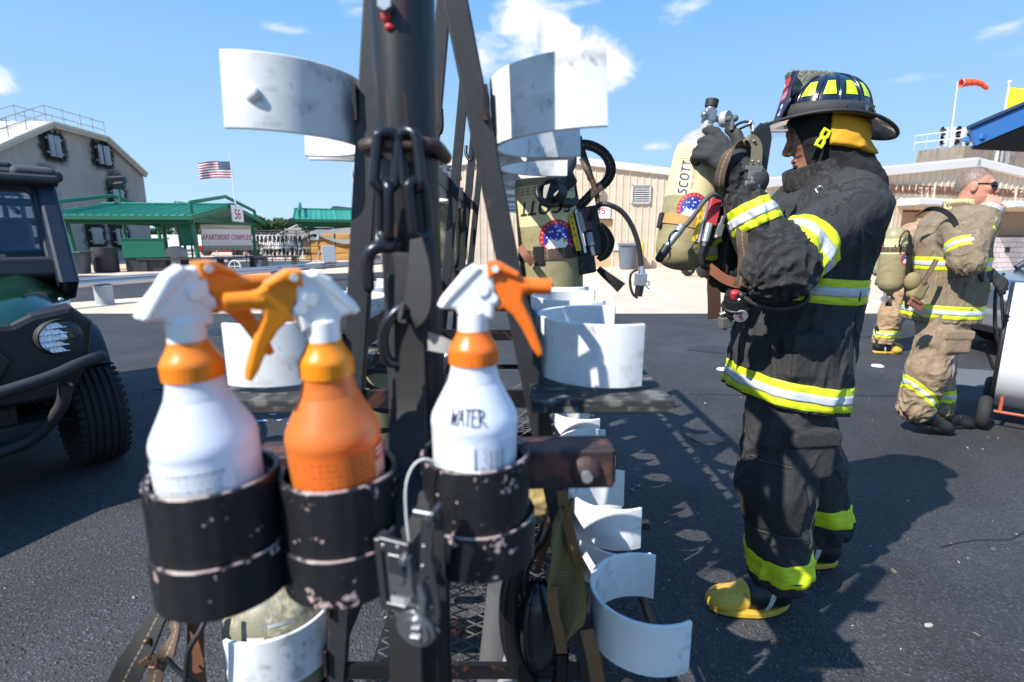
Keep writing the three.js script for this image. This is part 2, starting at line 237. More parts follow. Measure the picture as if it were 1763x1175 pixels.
function cladBuilding(name, label, len, height, depth, pos, turn, openings = [], clad = cladA) { // front wall from x = 0 to len, in its own axes facing +z
  const b = thing(name, label, 'building', pos, turn);
  const top = [], n = Math.round(len / .31), p = len / n; for (let i = 0; i <= n; i++) top.push(height(i * p));
  const out = [[0, 0], [len, 0]]; for (let i = n; i >= 0; i--) out.push([i * p, top[i] - .02]);
  const holes = openings.map(o => [[o[0], o[2]], [o[1], o[2]], [o[1], o[3]], [o[0], o[3]]]);
  const inset = openings.some(o => true) ? .9 : 0;
  const body = poly(out, depth - inset); body.translate(0, 0, -depth / 2 - inset / 2 - .03); obj('wall', body, clad[0], b);
  if (inset) { const f = poly(out, inset, 0, { holes }); f.translate(0, 0, -inset / 2 - .028); obj('wall', f, clad[1], b); }
  for (let i = 0; i < n; i++) {
    let segs = [[0.05, null]]; const x0 = i * p, x1 = x0 + p;
    for (const o of openings) if (x1 > o[0] + .02 && x0 < o[1] - .02) { segs = []; if (o[2] > .2) segs.push([.05, o[2]]); segs.push([o[3], null]); }
    for (const [a, c] of segs) { const g = ribPanel(p, a, c ?? top[i], c ?? top[i + 1]); g.translate(x0, 0, 0); obj('cladding_panel', g, clad[i * 7 % 3], b); }
  }
  // roof edge: gutter trim following the gable
  const apex = top.indexOf(Math.max(...top)), seg = [];
  const edge = (i0, i1) => { if (i1 > i0) seg.push(beam([i0 * p - .1, top[i0] + .10, .06], [i1 * p + .1, top[i1] + .10, .06], .28, .2, V(0, 0, 1), .02)); };
  edge(0, apex); edge(apex, n); obj('roof_trim', seg, cladTrim, b);
  const rf = []; const slab = (i0, i1) => { if (i1 > i0) { const w = (i1 - i0) * p, dy = top[i1] - top[i0]; rf.push(beam([i0 * p, top[i0] + .26, -depth / 2], [i1 * p, top[i1] + .26, -depth / 2], .05, depth + .1, V(0, 0, 1))); } }; slab(0, apex); slab(apex, n); obj('roof', rf, cladTrim, b);
  obj('base_trim', bx(len, .06, .05, len / 2, .03, .03), cladTrim, b);
  return b;
}
const redDigits = (t, w, h, fs, col = '#c02338') => canvasTex(w, h, (x) => { x.fillStyle = '#f4efee'; x.fillRect(0, 0, w, h); x.fillStyle = col; x.font = `bold ${fs}px sans-serif`; x.textAlign = 'center'; x.textBaseline = 'middle'; x.fillText(t, w / 2, h / 2 + fs * .04); });
function panelUV(w, h, t = .012) { const g = bx(w, h, t); const u = g.attributes.uv, p = g.attributes.position; for (let i = 0; i < p.count; i++) u.setXY(i, p.getX(i) / w + .5, p.getY(i) / h + .5); return g; }
{
  const B = cladBuilding('training_hall', 'tan ribbed metal hall numbered 55 with a wall vent behind the bottle rack', 14.5, x => 4.95 - Math.abs(x - 4.5) * .115, 16, [-4, 0, -24.5], 0, [[7.62, 8.62, .05, 2.25]]);
  const fr = obj('louver_vent', [bx(.84, .04, .08, 0, .4, 0), bx(.84, .04, .08, 0, -.4, 0), bx(.04, .84, .08, -.4, 0, 0), bx(.04, .84, .08, .4, 0, 0)], cladSteel, B); fr.position.set(9.84, 3.34, .06);
  for (let k = 0; k < 8; k++) obj('slat', bx(.76, .012, .1, 0, -.33 + k * .095, -.01, [.7, 0, 0]), cladSteel, fr);
  obj('backing', bx(.78, .78, .012, 0, 0, -.045), mat([.06, .06, .06], .9), fr);
  const wl = obj('wall_light', [bx(.42, .28, .2, 0, 0, .1, null, .03)], mat([.33, .27, .22], .5), B); wl.position.set(7.87, 3.5, .04); obj('lens', bx(.34, .05, .17, 0, -.145, .1), mat([.5, .5, .46], .3), wl);
  const sg = obj('number_sign', panelUV(.86, .66), mat([1, 1, 1], .6, { map: redDigits('55', 256, 196, 120) }), B); sg.position.set(8.04, 2.62, .06);
  const ws = obj('wall_sign', bx(.8, .36, .015, 0, 0, 0, null, .01), mat([.8, .8, .78], .6), B); ws.position.set(9.0, 1.02, .055);
  const dr = obj('door', bx(.98, 2.18, .06, 8.12, 1.14, -.2), mat([.50, .36, .20], .6), B); obj('handle', bx(.05, .05, .1, 8.5, 1.05, -.13), cladSteel, dr);
}
{
  const turn = Math.atan2(.292, .956), L0 = 9.2; // ridge at 10.5 m along the front
  const B = cladBuilding('bunker_hall', 'pale tan ribbed metal hall with brown lettering under its gable', 20, x => 4.0 - Math.abs(x - L0) * .11, 3.2, [16.9 - L0 * .956, 0, -20 + L0 * .292], turn, [[6.05, 7.9, .05, 2.42], [10.75, 14.3, .05, 2.42]], [0, 1, 2].map(k => mat([1, 1, 1].map(c => c * (1 - k * .02)), .6, { map: cladTex(.72, .575, .41, 5) })));
  for (const [a, c, n] of [[5.7, 8.25, 0], [10.45, 14.6, 1]]) { const aw = obj('awning', [bx(c - a, .2, .75, (a + c) / 2, 2.62, .38, null, .03)], cladTrim, B); obj('fascia', bx(c - a, .03, .78, (a + c) / 2, 2.52, .38), cladSteel, aw); }
  obj('roll_door', bx(1.8, 2.3, .05, 6.97, 1.2, -.75), mat([.42, .33, .25], .6), B);
  // painted block wall inside the wide bay: each block is its own piece
  const blk = [mat([.60, .55, .54], .85), mat([.65, .60, .58], .85), mat([.56, .51, .50], .85)], bg = bx(.385, .188, .1, 0, 0, 0, null, .008);
  for (let j = 0; j < 7; j++) for (let i = 0; i < 9; i++) { const x = 10.94 + i * .4 + (j % 2 ? .2 : 0); if (x > 14.2) continue; const m = obj('block', bg, blk[(i * 5 + j * 3) % 3], B); m.position.set(x, .13 + j * .2, -.2); }
  obj('vent_box', bx(.22, .2, .05, 12.05, .93, -.13), mat([.03, .03, .03], .8), B);
  obj('bay_back', bx(3.5, 1.0, .05, 12.52, 1.95, -.5), mat([.28, .22, .17], .9), B);
  // raised letters
  const { FontLoader } = await import('three/addons/loaders/FontLoader.js'); const { TextGeometry } = await import('three/addons/geometries/TextGeometry.js');
  const font = await new FontLoader().loadAsync('fonts/droid/droid_sans_bold.typeface.json'); globalThis.sceneFont = font; globalThis.TextGeo = TextGeometry;
  const lm = mat([.17, .075, .045], .55), put = (txt, x0, x1) => { const gap = .035; const gs = [...txt].map(c => { if (c === ' ') return null; const g = new TextGeometry(c, { font, size: .30, depth: .03, curveSegments: 3, bevelEnabled: false }); g.computeBoundingBox(); return g; }); let w = 0; const ws = gs.map(g => { const q = g ? g.boundingBox.max.x - g.boundingBox.min.x + gap : .12; w += q; return q; }); const k = (x1 - x0) / w; let x = x0; gs.forEach((g, i) => { if (g) { g.translate(-g.boundingBox.min.x, 0, 0); g.scale(k, 1, 1); g.translate(x, 2.92, .045); obj('letter', g, lm, B); } x += ws[i] * k; }); };
  put('BARRETT BUNKER', 5.2, 9.2); put('TRAINING', 9.4, 11.55); put('FACILITY', 11.75, 14.0);
  obj('roof_vent', lathe([[0, .9], [.42, .86], [.42, .3], [.3, .28], [.3, -.4]], 20).translate(4.7, 3.6, -2), mat([.6, .6, .6], .4, { metalness: .7 }), B);
  obj('roof_pipe', rod([4.0, 3.2, -2], [4.0, 4.1, -2], .08), mat([.15, .12, .1], .6), B);
}
// ---------------------------------------------------------------- concrete drill tower with ladder, horns, windsock
{
  const ct = tex(512, 512, (u, v) => { const s = fbm(u * 26, v * 2.2, 4, 4), m = pn(u, v, 5, 3, 4), w = sstep(.1, .5, fbm(u * 9, v * 1.1, 7, 4) + .12); const b = 1 + m * .35 + s * .35 - w * .35; return S3(.235 * b, .20 * b, .165 * b); });
  const cm = mat([1, 1, 1], .92, { map: ct }); ct.repeat.set(.14, .14);
  const T = thing('drill_tower', 'stained concrete tower block with caged ladder rising behind the lettered hall', 'tower', [31.3, 0, -38], 0);
  // plan: near corner at origin, one face running back left, one back right
  const plan = [[0, 0], [9, -1.2], [13, -9], [4.8, -9], [-1.6, -2.2]]; const sh = poly(plan.map(([x, z]) => [x, -z]), 7.7); sh.rotateX(-Math.PI / 2); sh.translate(0, 3.85, 0); { const p = sh.attributes.position, u = sh.attributes.uv; for (let i = 0; i < p.count; i++) u.setXY(i, p.getX(i) + p.getZ(i), p.getY(i)); } obj('wall', sh, cm, T);
  obj('vent_opening', [bx(.5, .4, .1, -1.35, 6.55, -1.55, [0, -.71, 0])], mat([.04, .04, .04], .9), T);
  const gal = mat([.62, .63, .64], .45, { metalness: .6 });
  const rail = []; for (const y of [.55, 1.05]) rail.push(rod([-1.85, 7.7 + y, -2.25], [.02, 7.7 + y, -.1], .03)); for (let k = 0; k <= 4; k++) rail.push(rod([-1.85 + k * .467, 7.7, -2.25 + k * .54], [-1.85 + k * .467, 8.77, -2.25 + k * .54], .03)); for (const y of [.55, 1.05]) rail.push(rod([.02, 7.7 + y, -.1], [7.4, 7.7 + y, -1.25], .03)); for (let k = 0; k <= 6; k++) rail.push(rod([.02 + k * 1.2, 7.7, -.1 - k * .19], [.02 + k * 1.2, 8.77, -.1 - k * .19], .03)); obj('roof_railing', rail, gal, T);
  const lad = obj('ladder', [rod([2.2, 0, .02], [2.2, 8.6, .02], .035), rod([2.7, 0, -.06], [2.7, 8.6, -.06], .035)], gal, T); for (let k = 0; k < 26; k++) obj('rung', rod([2.2, .4 + k * .31, .02], [2.7, .4 + k * .31, -.06], .018, .018, 6), gal, lad);
  const cage = []; for (let k = 0; k < 7; k++) { const y = 2.6 + k * .95, pts = []; for (let a = 0; a <= 10; a++) { const t = a / 10 * Math.PI; pts.push([2.45 - Math.cos(t) * .38, y, -.02 + Math.sin(t) * .75]); } cage.push(tube(pts, .022, 20, 5)); } for (let a = 1; a < 10; a += 2) { const t = a / 10 * Math.PI; cage.push(rod([2.45 - Math.cos(t) * .38, 2.6, -.02 + Math.sin(t) * .75], [2.45 - Math.cos(t) * .38, 8.3, -.02 + Math.sin(t) * .75], .018, .018, 6)); } obj('safety_cage', cage, gal, T);
  // horn array
  const Hn = thing('horn_array', 'white mast with stacked black horns on the concrete tower roof', 'siren', [33.59, 7.7, -41.9]);
  obj('mast', rod([0, 0, 0], [0, 2.0, 0], .07), gal, Hn); obj('bracket', [bx(.5, 1.35, .16, 0, 1.25, .12, [0, .35, 0], .02), bx(.34, 1.35, .14, .68, 1.25, 0, null, .02), bx(.34, 1.35, .14, -.68, 1.25, 0, null, .02)], mat([.75, .75, .76], .5), Hn);
  const hb = mat([.02, .02, .022], .5), horn = lathe([[.05, 0], [.07, .14], [.16, .3], [.19, .32], [.15, .27], [.04, .12]], 18);
  for (let k = 0; k < 4; k++) { const f = obj('horn', horn, hb, Hn); f.position.set(-.12, .78 + k * .33, .2); f.rotation.set(Math.PI / 2, 0, 0); for (const s of [-1, 1]) { const q = obj('horn', horn, hb, Hn); q.position.set(s * .72, .78 + k * .33, .05); q.rotation.set(.2, 0, -s * 1.45); } }
  const P = thing('windsock', 'orange windsock flying from a thin white mast above the tower', 'windsock', [33.45, 7.7, -42]);
  obj('mast', rod([0, 0, 0], [-.14, 5.2, 0], .05, .03), mat([.8, .8, .8], .5), P);
  const sock = []; { const c = new THREE.CatmullRomCurve3([V(.1, 5.08, 0), V(.75, 5.15, 0), V(1.5, 5.08, 0), V(2.15, 4.72, 0)]), n = 26, m = 16, pos = [], idx = []; for (let i = 0; i <= n; i++) { const t = i / n, p = c.getPoint(t), T2 = c.getTangent(t), N = V(-T2.y, T2.x, 0), r = mix(.30, .13, t) * (1 + .06 * Math.sin(t * 30)); for (let k = 0; k <= m; k++) { const a = k / m * 6.2832, q = p.clone().addScaledVector(N, Math.cos(a) * r); q.z += Math.sin(a) * r; pos.push(q.x, q.y, q.z); } } for (let i = 0; i < n; i++) for (let k = 0; k < m; k++) { const a = i * (m + 1) + k; idx.push(a, a + 1, a + m + 1, a + 1, a + m + 2, a + m + 1); } const g = new THREE.BufferGeometry(); g.setAttribute('position', new THREE.Float32BufferAttribute(pos, 3)); g.setIndex(idx); g.computeVertexNormals(); sock.push(g); }
  obj('sock', sock, mat([.85, .09, .03], .8, { side: THREE.DoubleSide }), P); obj('hoop', new THREE.TorusGeometry(.3, .02, 6, 24).rotateY(Math.PI / 2).translate(.1, 5.08, 0), gal, P);
}
function flagMesh(L, h, waveSeed, droop) { const g = new THREE.PlaneGeometry(L, h, 40, 16), p = g.attributes.position; for (let i = 0; i < p.count; i++) { const u = p.getX(i) / L + .5, v = p.getY(i) / h + .5; p.setZ(i, Math.sin(u * 9 + v * 1.6 + waveSeed) * .09 * L * .5 * u + Math.sin(u * 17 - v * 3 + waveSeed) * .02 * L * u); p.setY(i, p.getY(i) - droop * u * u + Math.sin(u * 7 + waveSeed * 2) * .04 * h * u); p.setX(i, p.getX(i) + L / 2); } g.computeVertexNormals(); return g; }
{
  const y = thing('yellow_flag', 'plain yellow flag on a white pole behind the blue canopy', 'flag', [26.6, 0, -30]);
  obj('pole', rod([0, 0, 0], [-.05, 9.5, 0], .05, .035), mat([.8, .8, .8], .5), y); obj('finial', ball(.09, -.05, 9.58, 0), mat([.7, .7, .7], .4), y); const f = obj('cloth', flagMesh(1.6, 1.1, 1, .1), mat([.85, .70, .03], .8, { side: THREE.DoubleSide }), y); f.position.set(0, 8.75, 0);
}
// blue-edged canopy at the edge of the yard
{
  const C = thing('blue_canopy', 'blue steel gable canopy roof jutting in above the lettered hall', 'canopy', [7.5, 0, -9]);
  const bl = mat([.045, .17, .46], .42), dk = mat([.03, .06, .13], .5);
  obj('fascia', [beam([0, 2.98, 0], [2.6, 4.22, .6], .30, .08, V(0, 0, 1), .01), beam([2.6, 4.22, .6], [5.2, 2.98, 1.2], .30, .08, V(0, 0, 1), .01)], bl, C);
  obj('eave', beam([.05, 2.98, -.05], [5.2, 2.98, -1.3], .30, .08, V(0, 1, 0), .01), bl, C);
  const slab = (a, b) => { const d = V(5.2, 0, -1.25); const pos = [], q = [v3(a), v3(b), v3(b).clone().add(d), v3(a).clone().add(d)]; const g = new THREE.BufferGeometry(), up = .05; const P = q.flatMap(p => [p.x, p.y, p.z]), Q = q.flatMap(p => [p.x, p.y + up, p.z]); g.setAttribute('position', new THREE.Float32BufferAttribute([...P, ...Q], 3)); g.setIndex([0, 2, 1, 0, 3, 2, 4, 5, 6, 4, 6, 7, 0, 1, 5, 0, 5, 4, 1, 2, 6, 1, 6, 5, 2, 3, 7, 2, 7, 6, 3, 0, 4, 3, 4, 7]); return g.toNonIndexed(); };
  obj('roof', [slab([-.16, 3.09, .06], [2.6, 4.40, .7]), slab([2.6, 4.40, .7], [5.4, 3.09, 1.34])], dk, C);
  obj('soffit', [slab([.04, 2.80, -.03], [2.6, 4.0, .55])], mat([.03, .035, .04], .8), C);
  for (const [x, z] of [[3.4, .3], [5.0, 1.0], [5.2, -1.0], [7.6, -.2]]) obj('post', rod([x, 0, z], [x, 3.05, z], .075), bl, C);
}
// wheeled bin and bollard by hall 55, small red utility cart
{
  const b = thing('wheeled_bin', 'grey wheeled bin standing against the wall of hall 55', 'bin', [5.24, 0, -24.0]);
  obj('body', new THREE.CylinderGeometry(.46, .36, 1.05, 4, 1).rotateY(Math.PI / 4).scale(1.15, 1, .9).translate(0, .55, 0), mat([.12, .15, .19], .55), b); obj('lid', bx(.86, .1, .7, 0, 1.12, 0, [.08, 0, 0], .04), mat([.13, .16, .20], .5), b);
  const p = obj('bollard', lathe([[0, 1.25], [.07, 1.22], [.095, 1.12], [.095, 0]], 18).translate(5.85, 0, -23.9), mat([.72, .52, .05], .5)); tag(p, 'yellow steel bollard beside the grey wheeled bin', 'bollard');
  const a = thing('utility_cart', 'small red off-road cart parked on the apron behind the held air bottle', 'cart', [7.25, 0, -19.3], .35);
  const rd = mat([.45, .025, .03], .4), tm = mat([.025, .025, .027], .85), rim = mat([.55, .55, .55], .4);
  obj('body', [bx(1.6, .32, .8, 0, .62, 0, null, .08), bx(.5, .28, .76, -.55, .85, 0, [0, 0, .15], .08), bx(.7, .16, .5, .35, .86, 0, null, .05)], rd, a); obj('seat', bx(.55, .12, .4, .25, .98, 0, null, .05), tm, a); obj('rack', [rod([.55, 1.0, -.3], [.55, 1.35, -.3], .02), rod([.55, 1.0, .3], [.55, 1.35, .3], .02), rod([.55, 1.35, -.3], [.55, 1.35, .3], .02), rod([-.6, 1.0, 0], [-.42, 1.25, 0], .02), rod([-.42, 1.25, -.35], [-.42, 1.25, .35], .02)], tm, a);
  for (const x of [-.62, .62]) for (const z of [-.42, .42]) { const w = obj('wheel', new THREE.TorusGeometry(.2, .11, 10, 22).translate(x, .31, z), tm, a); obj('rim', new THREE.CylinderGeometry(.13, .13, .16, 16).rotateX(Math.PI / 2).translate(x, .31, z), rim, w); }
}

// ---------------------------------------------------------------- burn building on the far left
{
  const ct = tex(1024, 512, (u, v) => { const z = mix(23, 37.4, u), y = v * 8; const s = fbm(z * 2.2, y * .35, 4, 4), m = fbm(z * .6, y * .6, 3, 4); let b = 1 + m * .3 + s * .25;
    // soot left above and around the openings
    let k = 0; for (const [zc, yc, w, h, tall] of [[29.95, 6.33, .36, .58, .42], [33.45, 6.4, .42, .58, .5], [34.2, 3.94, .42, .5, 1.6], [32.0, 1.55, .36, .5, .85], [33.95, 1.5, .42, .5, .9]]) { const dx = Math.abs(z - zc) + fbm(z * 3, y * 3, 8, 3) * .35, dy = y - yc; const side = sstep(w + .75, w + .08, dx + Math.max(0, dy - h) * .22), up = dy > 0 ? sstep(h + tall * 1.25, h * .7, dy + fbm(z * 4, y * 1.5, 2, 3) * .6) : sstep(h + .6, h * .7, -dy); k = Math.max(k, side * up); } k = clamp(k * 1.7 + (k > .05 ? fbm(z * 8, y * 8, 1, 3) * .35 : 0));
    k = Math.max(k, .85 * sstep(.9, .05, Math.abs(z - 29.2) + fbm(z * 2, y * 2, 4, 3) * .6) * sstep(5.6, 5.0, y) * sstep(3.2, 4.6, y));
    return S3(mix(.31 * b, .012, k), mix(.285 * b, .011, k), mix(.262 * b, .010, k)); });
  ct.wrapS = ct.wrapT = THREE.ClampToEdgeWrapping;
  const B = thing('burn_building', 'grey concrete training building with soot-blackened shuttered windows and railed roof', 'building', [-25, 0, 0]);
  const prof = [[-36.9, 0], [-36.9, 5.65], [-33.77, 7.4], [-29.87, 7.47], [-26.2, 5.55], [-26.2, 0]];
  const g = poly(prof.map(([z, y]) => [-z, y]), 14); g.rotateY(Math.PI / 2); g.translate(-7, 0, 0); // outline ran along +x -> now along -z
  { const p = g.attributes.position, u = g.attributes.uv; for (let i = 0; i < p.count; i++) u.setXY(i, (-p.getZ(i) - 23) / 14.4, p.getY(i) / 8); }
  obj('wall', g, mat([1, 1, 1], .9, { map: ct }), B);
  const roofM = mat([.52, .46, .38], .7), tr = mat([.42, .38, .33], .7);
  for (let i = 1; i < 4; i++) { const [z0, y0] = prof[i], [z1, y1] = prof[i + 1]; obj('roof', beam([-7, y0 + .05, z0], [-7, y1 + .05, z1], 14.7, .14, V(0, 1, 0)), roofM, B); obj('eave_trim', beam([.2, y0 - .05, z0], [.2, y1 - .05, z1], .16, .3, V(0, 1, 0)), tr, B); }
  const sh = mat([.32, .34, .36], .45, { metalness: .5, map: tex(64, 128, (u, v) => { const k = 1 + fbm(u * 4, v * 3, 2, 4) * 1.1; return S3(.75 * k, .78 * k, .82 * k); }) }), dark = mat([.01, .01, .01], .95);
  for (const [zc, yc, w, h, gap] of [[29.96, 6.33, .74, 1.12, .04], [33.46, 6.4, .92, 1.12, .12], [34.2, 3.94, .9, .98, .06], [32.0, 1.55, .8, .96, .0], [33.97, 1.5, .92, 1.0, .12], [26.9, 3.6, .8, 1.1, .05]]) {
    const wdw = obj('window', bx(.12, h + .16, w + .16, .02, yc, -zc), dark, B);
    obj('shutter', bx(.05, h, w / 2 - gap / 2, .10, yc, -zc + w / 4 + gap / 4, [0, gap * 1.2, 0]), sh, wdw); obj('shutter', bx(.05, h, w / 2 - gap / 2, .10, yc, -zc - w / 4 - gap / 4, [0, -gap * 1.6, 0]), sh, wdw);
    obj('hinge', [bx(.06, .1, .12, .08, yc + h * .33, -zc - w / 2 - .1), bx(.06, .1, .12, .08, yc - h * .33, -zc - w / 2 - .1), bx(.06, .1, .12, .08, yc + h * .33, -zc + w / 2 + .1), bx(.06, .1, .12, .08, yc - h * .33, -zc + w / 2 + .1)], sh, wdw);
  }
  const gal = mat([.55, .56, .58], .45, { metalness: .5 }), rail = [], top = z => z > -29.87 ? 7.5 - (z + 29.87) * .47 : 7.5 - Math.max(0, -33.77 - z) * .55;
  for (const x of [0, -1.6]) { for (const hgt of [.48, .92]) { const pts = [[x, 0, -26.3], [x, 0, -29.75], [x, 0, -33.9]].map(([a, , z]) => [a, top(z) + hgt, z]); rail.push(rod(pts[0], pts[1], .028, .028, 6), rod(pts[1], pts[2], .028, .028, 6)); } for (const z of [-26.3, -27.4, -28.5, -29.75, -30.9, -32.1, -33.0, -33.9]) rail.push(rod([x, top(z), z], [x, top(z) + .94, z], .028, .028, 6)); }
  obj('roof_railing', rail, gal, B);
  const L = thing('annex_building', 'sunlit cream annex block rising behind the railed roof', 'building', [-44, 0, -39]);
  const am = mat([.60, .50, .38], .8); obj('wall', bx(16, 9.4, 11, 0, 4.7, 0), am, L); obj('parapet', bx(16.3, .3, 11.3, 0, 9.5, 0), cladTrim, L);
}

// ================================================================ LEFT YARD
const greenM = mat([.012, .15, .085], .45), greenRoof = [0, 1, 2].map(k => mat([.026 + k * .005, .235 + k * .018, .155 + k * .012], .42)), greenDk = mat([.008, .11, .055], .5);
const galv = mat([.50, .52, .54], .38, { metalness: .75 }), dkSteel = mat([.03, .032, .035], .55), plasticDk = mat([.028, .032, .038], .6);
const usFlag = canvasTex(512, 270, (x, w, h) => {
  for (let i = 0; i < 13; i++) { x.fillStyle = i % 2 ? '#efe9ea' : '#a8203a'; x.fillRect(0, i * h / 13, w, h / 13 + 1); }
  x.fillStyle = '#20315e'; x.fillRect(0, 0, w * .4, h * 7 / 13); x.fillStyle = '#f2f2f4';
  for (let r = 0; r < 9; r++) for (let c = 0; c < (r % 2 ? 5 : 6); c++) { const cx = w * .4 * ((c + (r % 2 ? 1 : .5)) / 6), cy = h * 7 / 13 * (r + .7) / 9.4; x.beginPath(); for (let k = 0; k < 10; k++) { const a = -Math.PI / 2 + k * Math.PI / 5, q = k % 2 ? 3 : 7.5; x[k ? 'lineTo' : 'moveTo'](cx + Math.cos(a) * q, cy + Math.sin(a) * q); } x.fill(); }
});
function pavilion(name, label, pos, turn, len, wid, eave, peak, withSigns) {
  const P = thing(name, label, 'pavilion', pos, turn), mid = -wid / 2;
  const n = Math.round(len / .33), p = len / n;
  const slope = (s) => { const a = V(0, eave, s > 0 ? .25 : -wid - .25), b = V(0, peak, mid); return [a, b]; };
  for (const s of [1, -1]) { const [a, b] = slope(s), L = a.distanceTo(b), ang = Math.atan2(b.y - a.y, Math.abs(b.z - a.z)); for (let i = 0; i < n; i++) { const g = join([bx(p - .004, .02, L), bx(.035, .05, L, -p / 2 + .03, .03, 0, null, .008)]); g.rotateX(s * ang); g.translate(-i * p - p / 2, (a.y + b.y) / 2 + .03, (a.z + b.z) / 2); obj('roof_panel', g, greenRoof[(i * 5 + (s > 0 ? 0 : 1)) % 3], P); } }
  obj('ridge_cap', [beam([.1, peak + .07, mid], [-len - .1, peak + .07, mid], .34, .06, V(0, 1, 0), .01)], greenRoof[1], P);
  each('eave_fascia', [bx(len, .15, .06, -len / 2, eave - .06, .22), bx(len, .15, .06, -len / 2, eave - .06, -wid - .22)], greenDk, P);
  for (const x of [.03, -len - .03]) obj('gable_fascia', [beam([x, eave - .04, .3], [x, peak - .02, mid], .2, .06, V(1, 0, 0)), beam([x, peak - .02, mid], [x, eave - .04, -wid - .3], .2, .06, V(1, 0, 0))], greenM, P);
  each('tie_beam', [bx(.1, .2, wid, -.25, eave - .12, mid), bx(.1, .2, wid, -len + .25, eave - .12, mid), bx(len - .3, .18, .1, -len / 2, eave - .22, -.25), bx(len - .3, .18, .1, -len / 2, eave - .22, -wid + .25)], greenDk, P);
  for (const [x, z, l] of [[-.35, -.5, .14], [-.35, -wid + .5, .02], [-len + .45, -.5, .2], [-len + .45, -wid + .5, .05], [-len / 2 - .4, -wid * .5, 0]]) obj('post', rod([x + l, 0, z], [x, eave - .2, z], .10, .09, 16), greenM, P);
  for (const x of [-.25, -len + .35]) { const q = [[x, eave, -.35], [x, eave + .62, -.35], [x, peak + .42, mid], [x, eave + .62, -wid + .35], [x, eave, -wid + .35]]; const gs = []; for (let i = 0; i < 4; i++) gs.push(rod(q[i], q[i + 1], .085, .085, 12)); for (let i = 1; i < 4; i++) gs.push(ball(.085, ...q[i])); obj('roof_hoop', gs, greenM, P); }
  return P;
}
{
  const P = pavilion('pavilion', 'green metal-roofed pavilion with sign 56 beside the burn building', [-13.7, 0, -23.1], .10, 5.9, 8, 2.3, 3.02);
  const s1 = obj('number_sign', panelUV(1.4, .80, .03).rotateY(Math.PI / 2), mat([1, 1, 1], .6, { map: redDigits('56', 256, 150, 128, '#a3202c') }), P); s1.position.set(.14, 2.62, -4.25); s1.userData.label = 'white board with a red number 56';
  const banner = canvasTex(512, 230, (x, w, h) => { x.fillStyle = '#a9a183'; x.fillRect(0, 0, w, h); const r = rng(3); for (let i = 0; i < 60; i++) { x.fillStyle = ['#b9b08f', '#9a9478', '#8f9a86'][i % 3]; x.fillRect(r() * w, r() * 40, 30 + r() * 40, 6); } x.fillStyle = '#d9d3cb'; x.fillRect(10, 40, w - 20, 145); x.fillStyle = '#8c9a94'; x.fillRect(0, 185, w, 45); x.fillStyle = '#a5855f'; for (let i = 0; i < 9; i++) x.fillRect(i * 57, 185, 26, 45); x.fillStyle = '#9a2f3a'; x.font = 'bold 66px sans-serif'; x.textAlign = 'center'; x.textBaseline = 'middle'; x.save(); x.translate(w / 2, 112); x.scale(.70, 1); x.fillText('APARTMENT COMPLEX', 0, 0); x.restore(); });
  const s2 = obj('banner_sign', panelUV(2.5, 1.2, .03).rotateY(Math.PI / 2 - .62), mat([1, 1, 1], .7, { map: banner }), P); s2.position.set(.35, 1.42, -2.3); s2.userData.label = 'white hanging board reading apartment complex in red';
  const Fl = thing('flag', 'striped flag with a starry blue corner on a thin pole over pavilion 56', 'flag', [-13.95, 2.9, -27.2]);
  obj('pole', rod([0, 0, 0], [-.06, 2.75, 0], .035, .02, 8), mat([.75, .75, .77], .4), Fl); const f = obj('cloth', flagMesh(1.45, .78, 2.2, .10), mat([1, 1, 1], .85, { map: usFlag, side: THREE.DoubleSide }), Fl); f.rotation.y = Math.PI + .28; f.position.set(-.04, 1.85, 0);
  // under the roof
  const C = thing('green_counter', 'green box counter under the pavilion roof', 'counter', [-15.55, 0, -22.6], .32); obj('front_panel', bx(1.5, .75, .05, 0, .97, .4), greenM, C); obj('side_panel', bx(.05, .75, .8, -.75, .97, 0), greenM, C); obj('top', bx(1.55, .05, .9, 0, 1.37, 0), greenM, C); obj('base', bx(1.45, .6, .75, 0, .3, 0), dkSteel, C);
  const E = thing('electrical_box', 'tall green electrical box mounted beside a pavilion post', 'electrical box', [-15.2, 0, -24.9], .3); obj('cabinet', bx(.55, 1.0, .3, 0, 1.55, 0, null, .02), greenM, E); obj('door', bx(.46, .9, .03, 0, 1.55, .16), greenRoof[0], E); obj('stand', [rod([-.15, 0, 0], [-.15, 1.1, 0], .04), rod([.15, 0, 0], [.15, 1.1, 0], .04)], greenM, E);
  const B = thing('waste_barrel', 'black ribbed waste barrel under the pavilion eave', 'barrel', [-16.85, 0, -21.9]); obj('drum', lathe([[0, .02], [.42, .02], [.44, .05], [.44, .35], [.46, .38], [.44, .41], [.44, .7], [.46, .73], [.44, .76], [.44, 1.0], [.42, 1.02], [0, .98]], 26), mat([.03, .03, .03], .6), B); obj('sticker', bx(.02, .3, .14, -.36, .55, .26, [0, -.62, 0]), mat([.5, .55, .6], .6), B);
  const R = thing('grey_trash_can', 'grey square trash can under the left pavilion post', 'trash can', [-17.25, 0, -20.9]); obj('body', new THREE.CylinderGeometry(.5, .42, .82, 4).rotateY(.9).translate(0, .42, 0), mat([.10, .11, .12], .6), R); obj('rim', bx(.86, .06, .8, 0, .84, 0, [0, .12, 0], .02), mat([.07, .075, .08], .6), R);
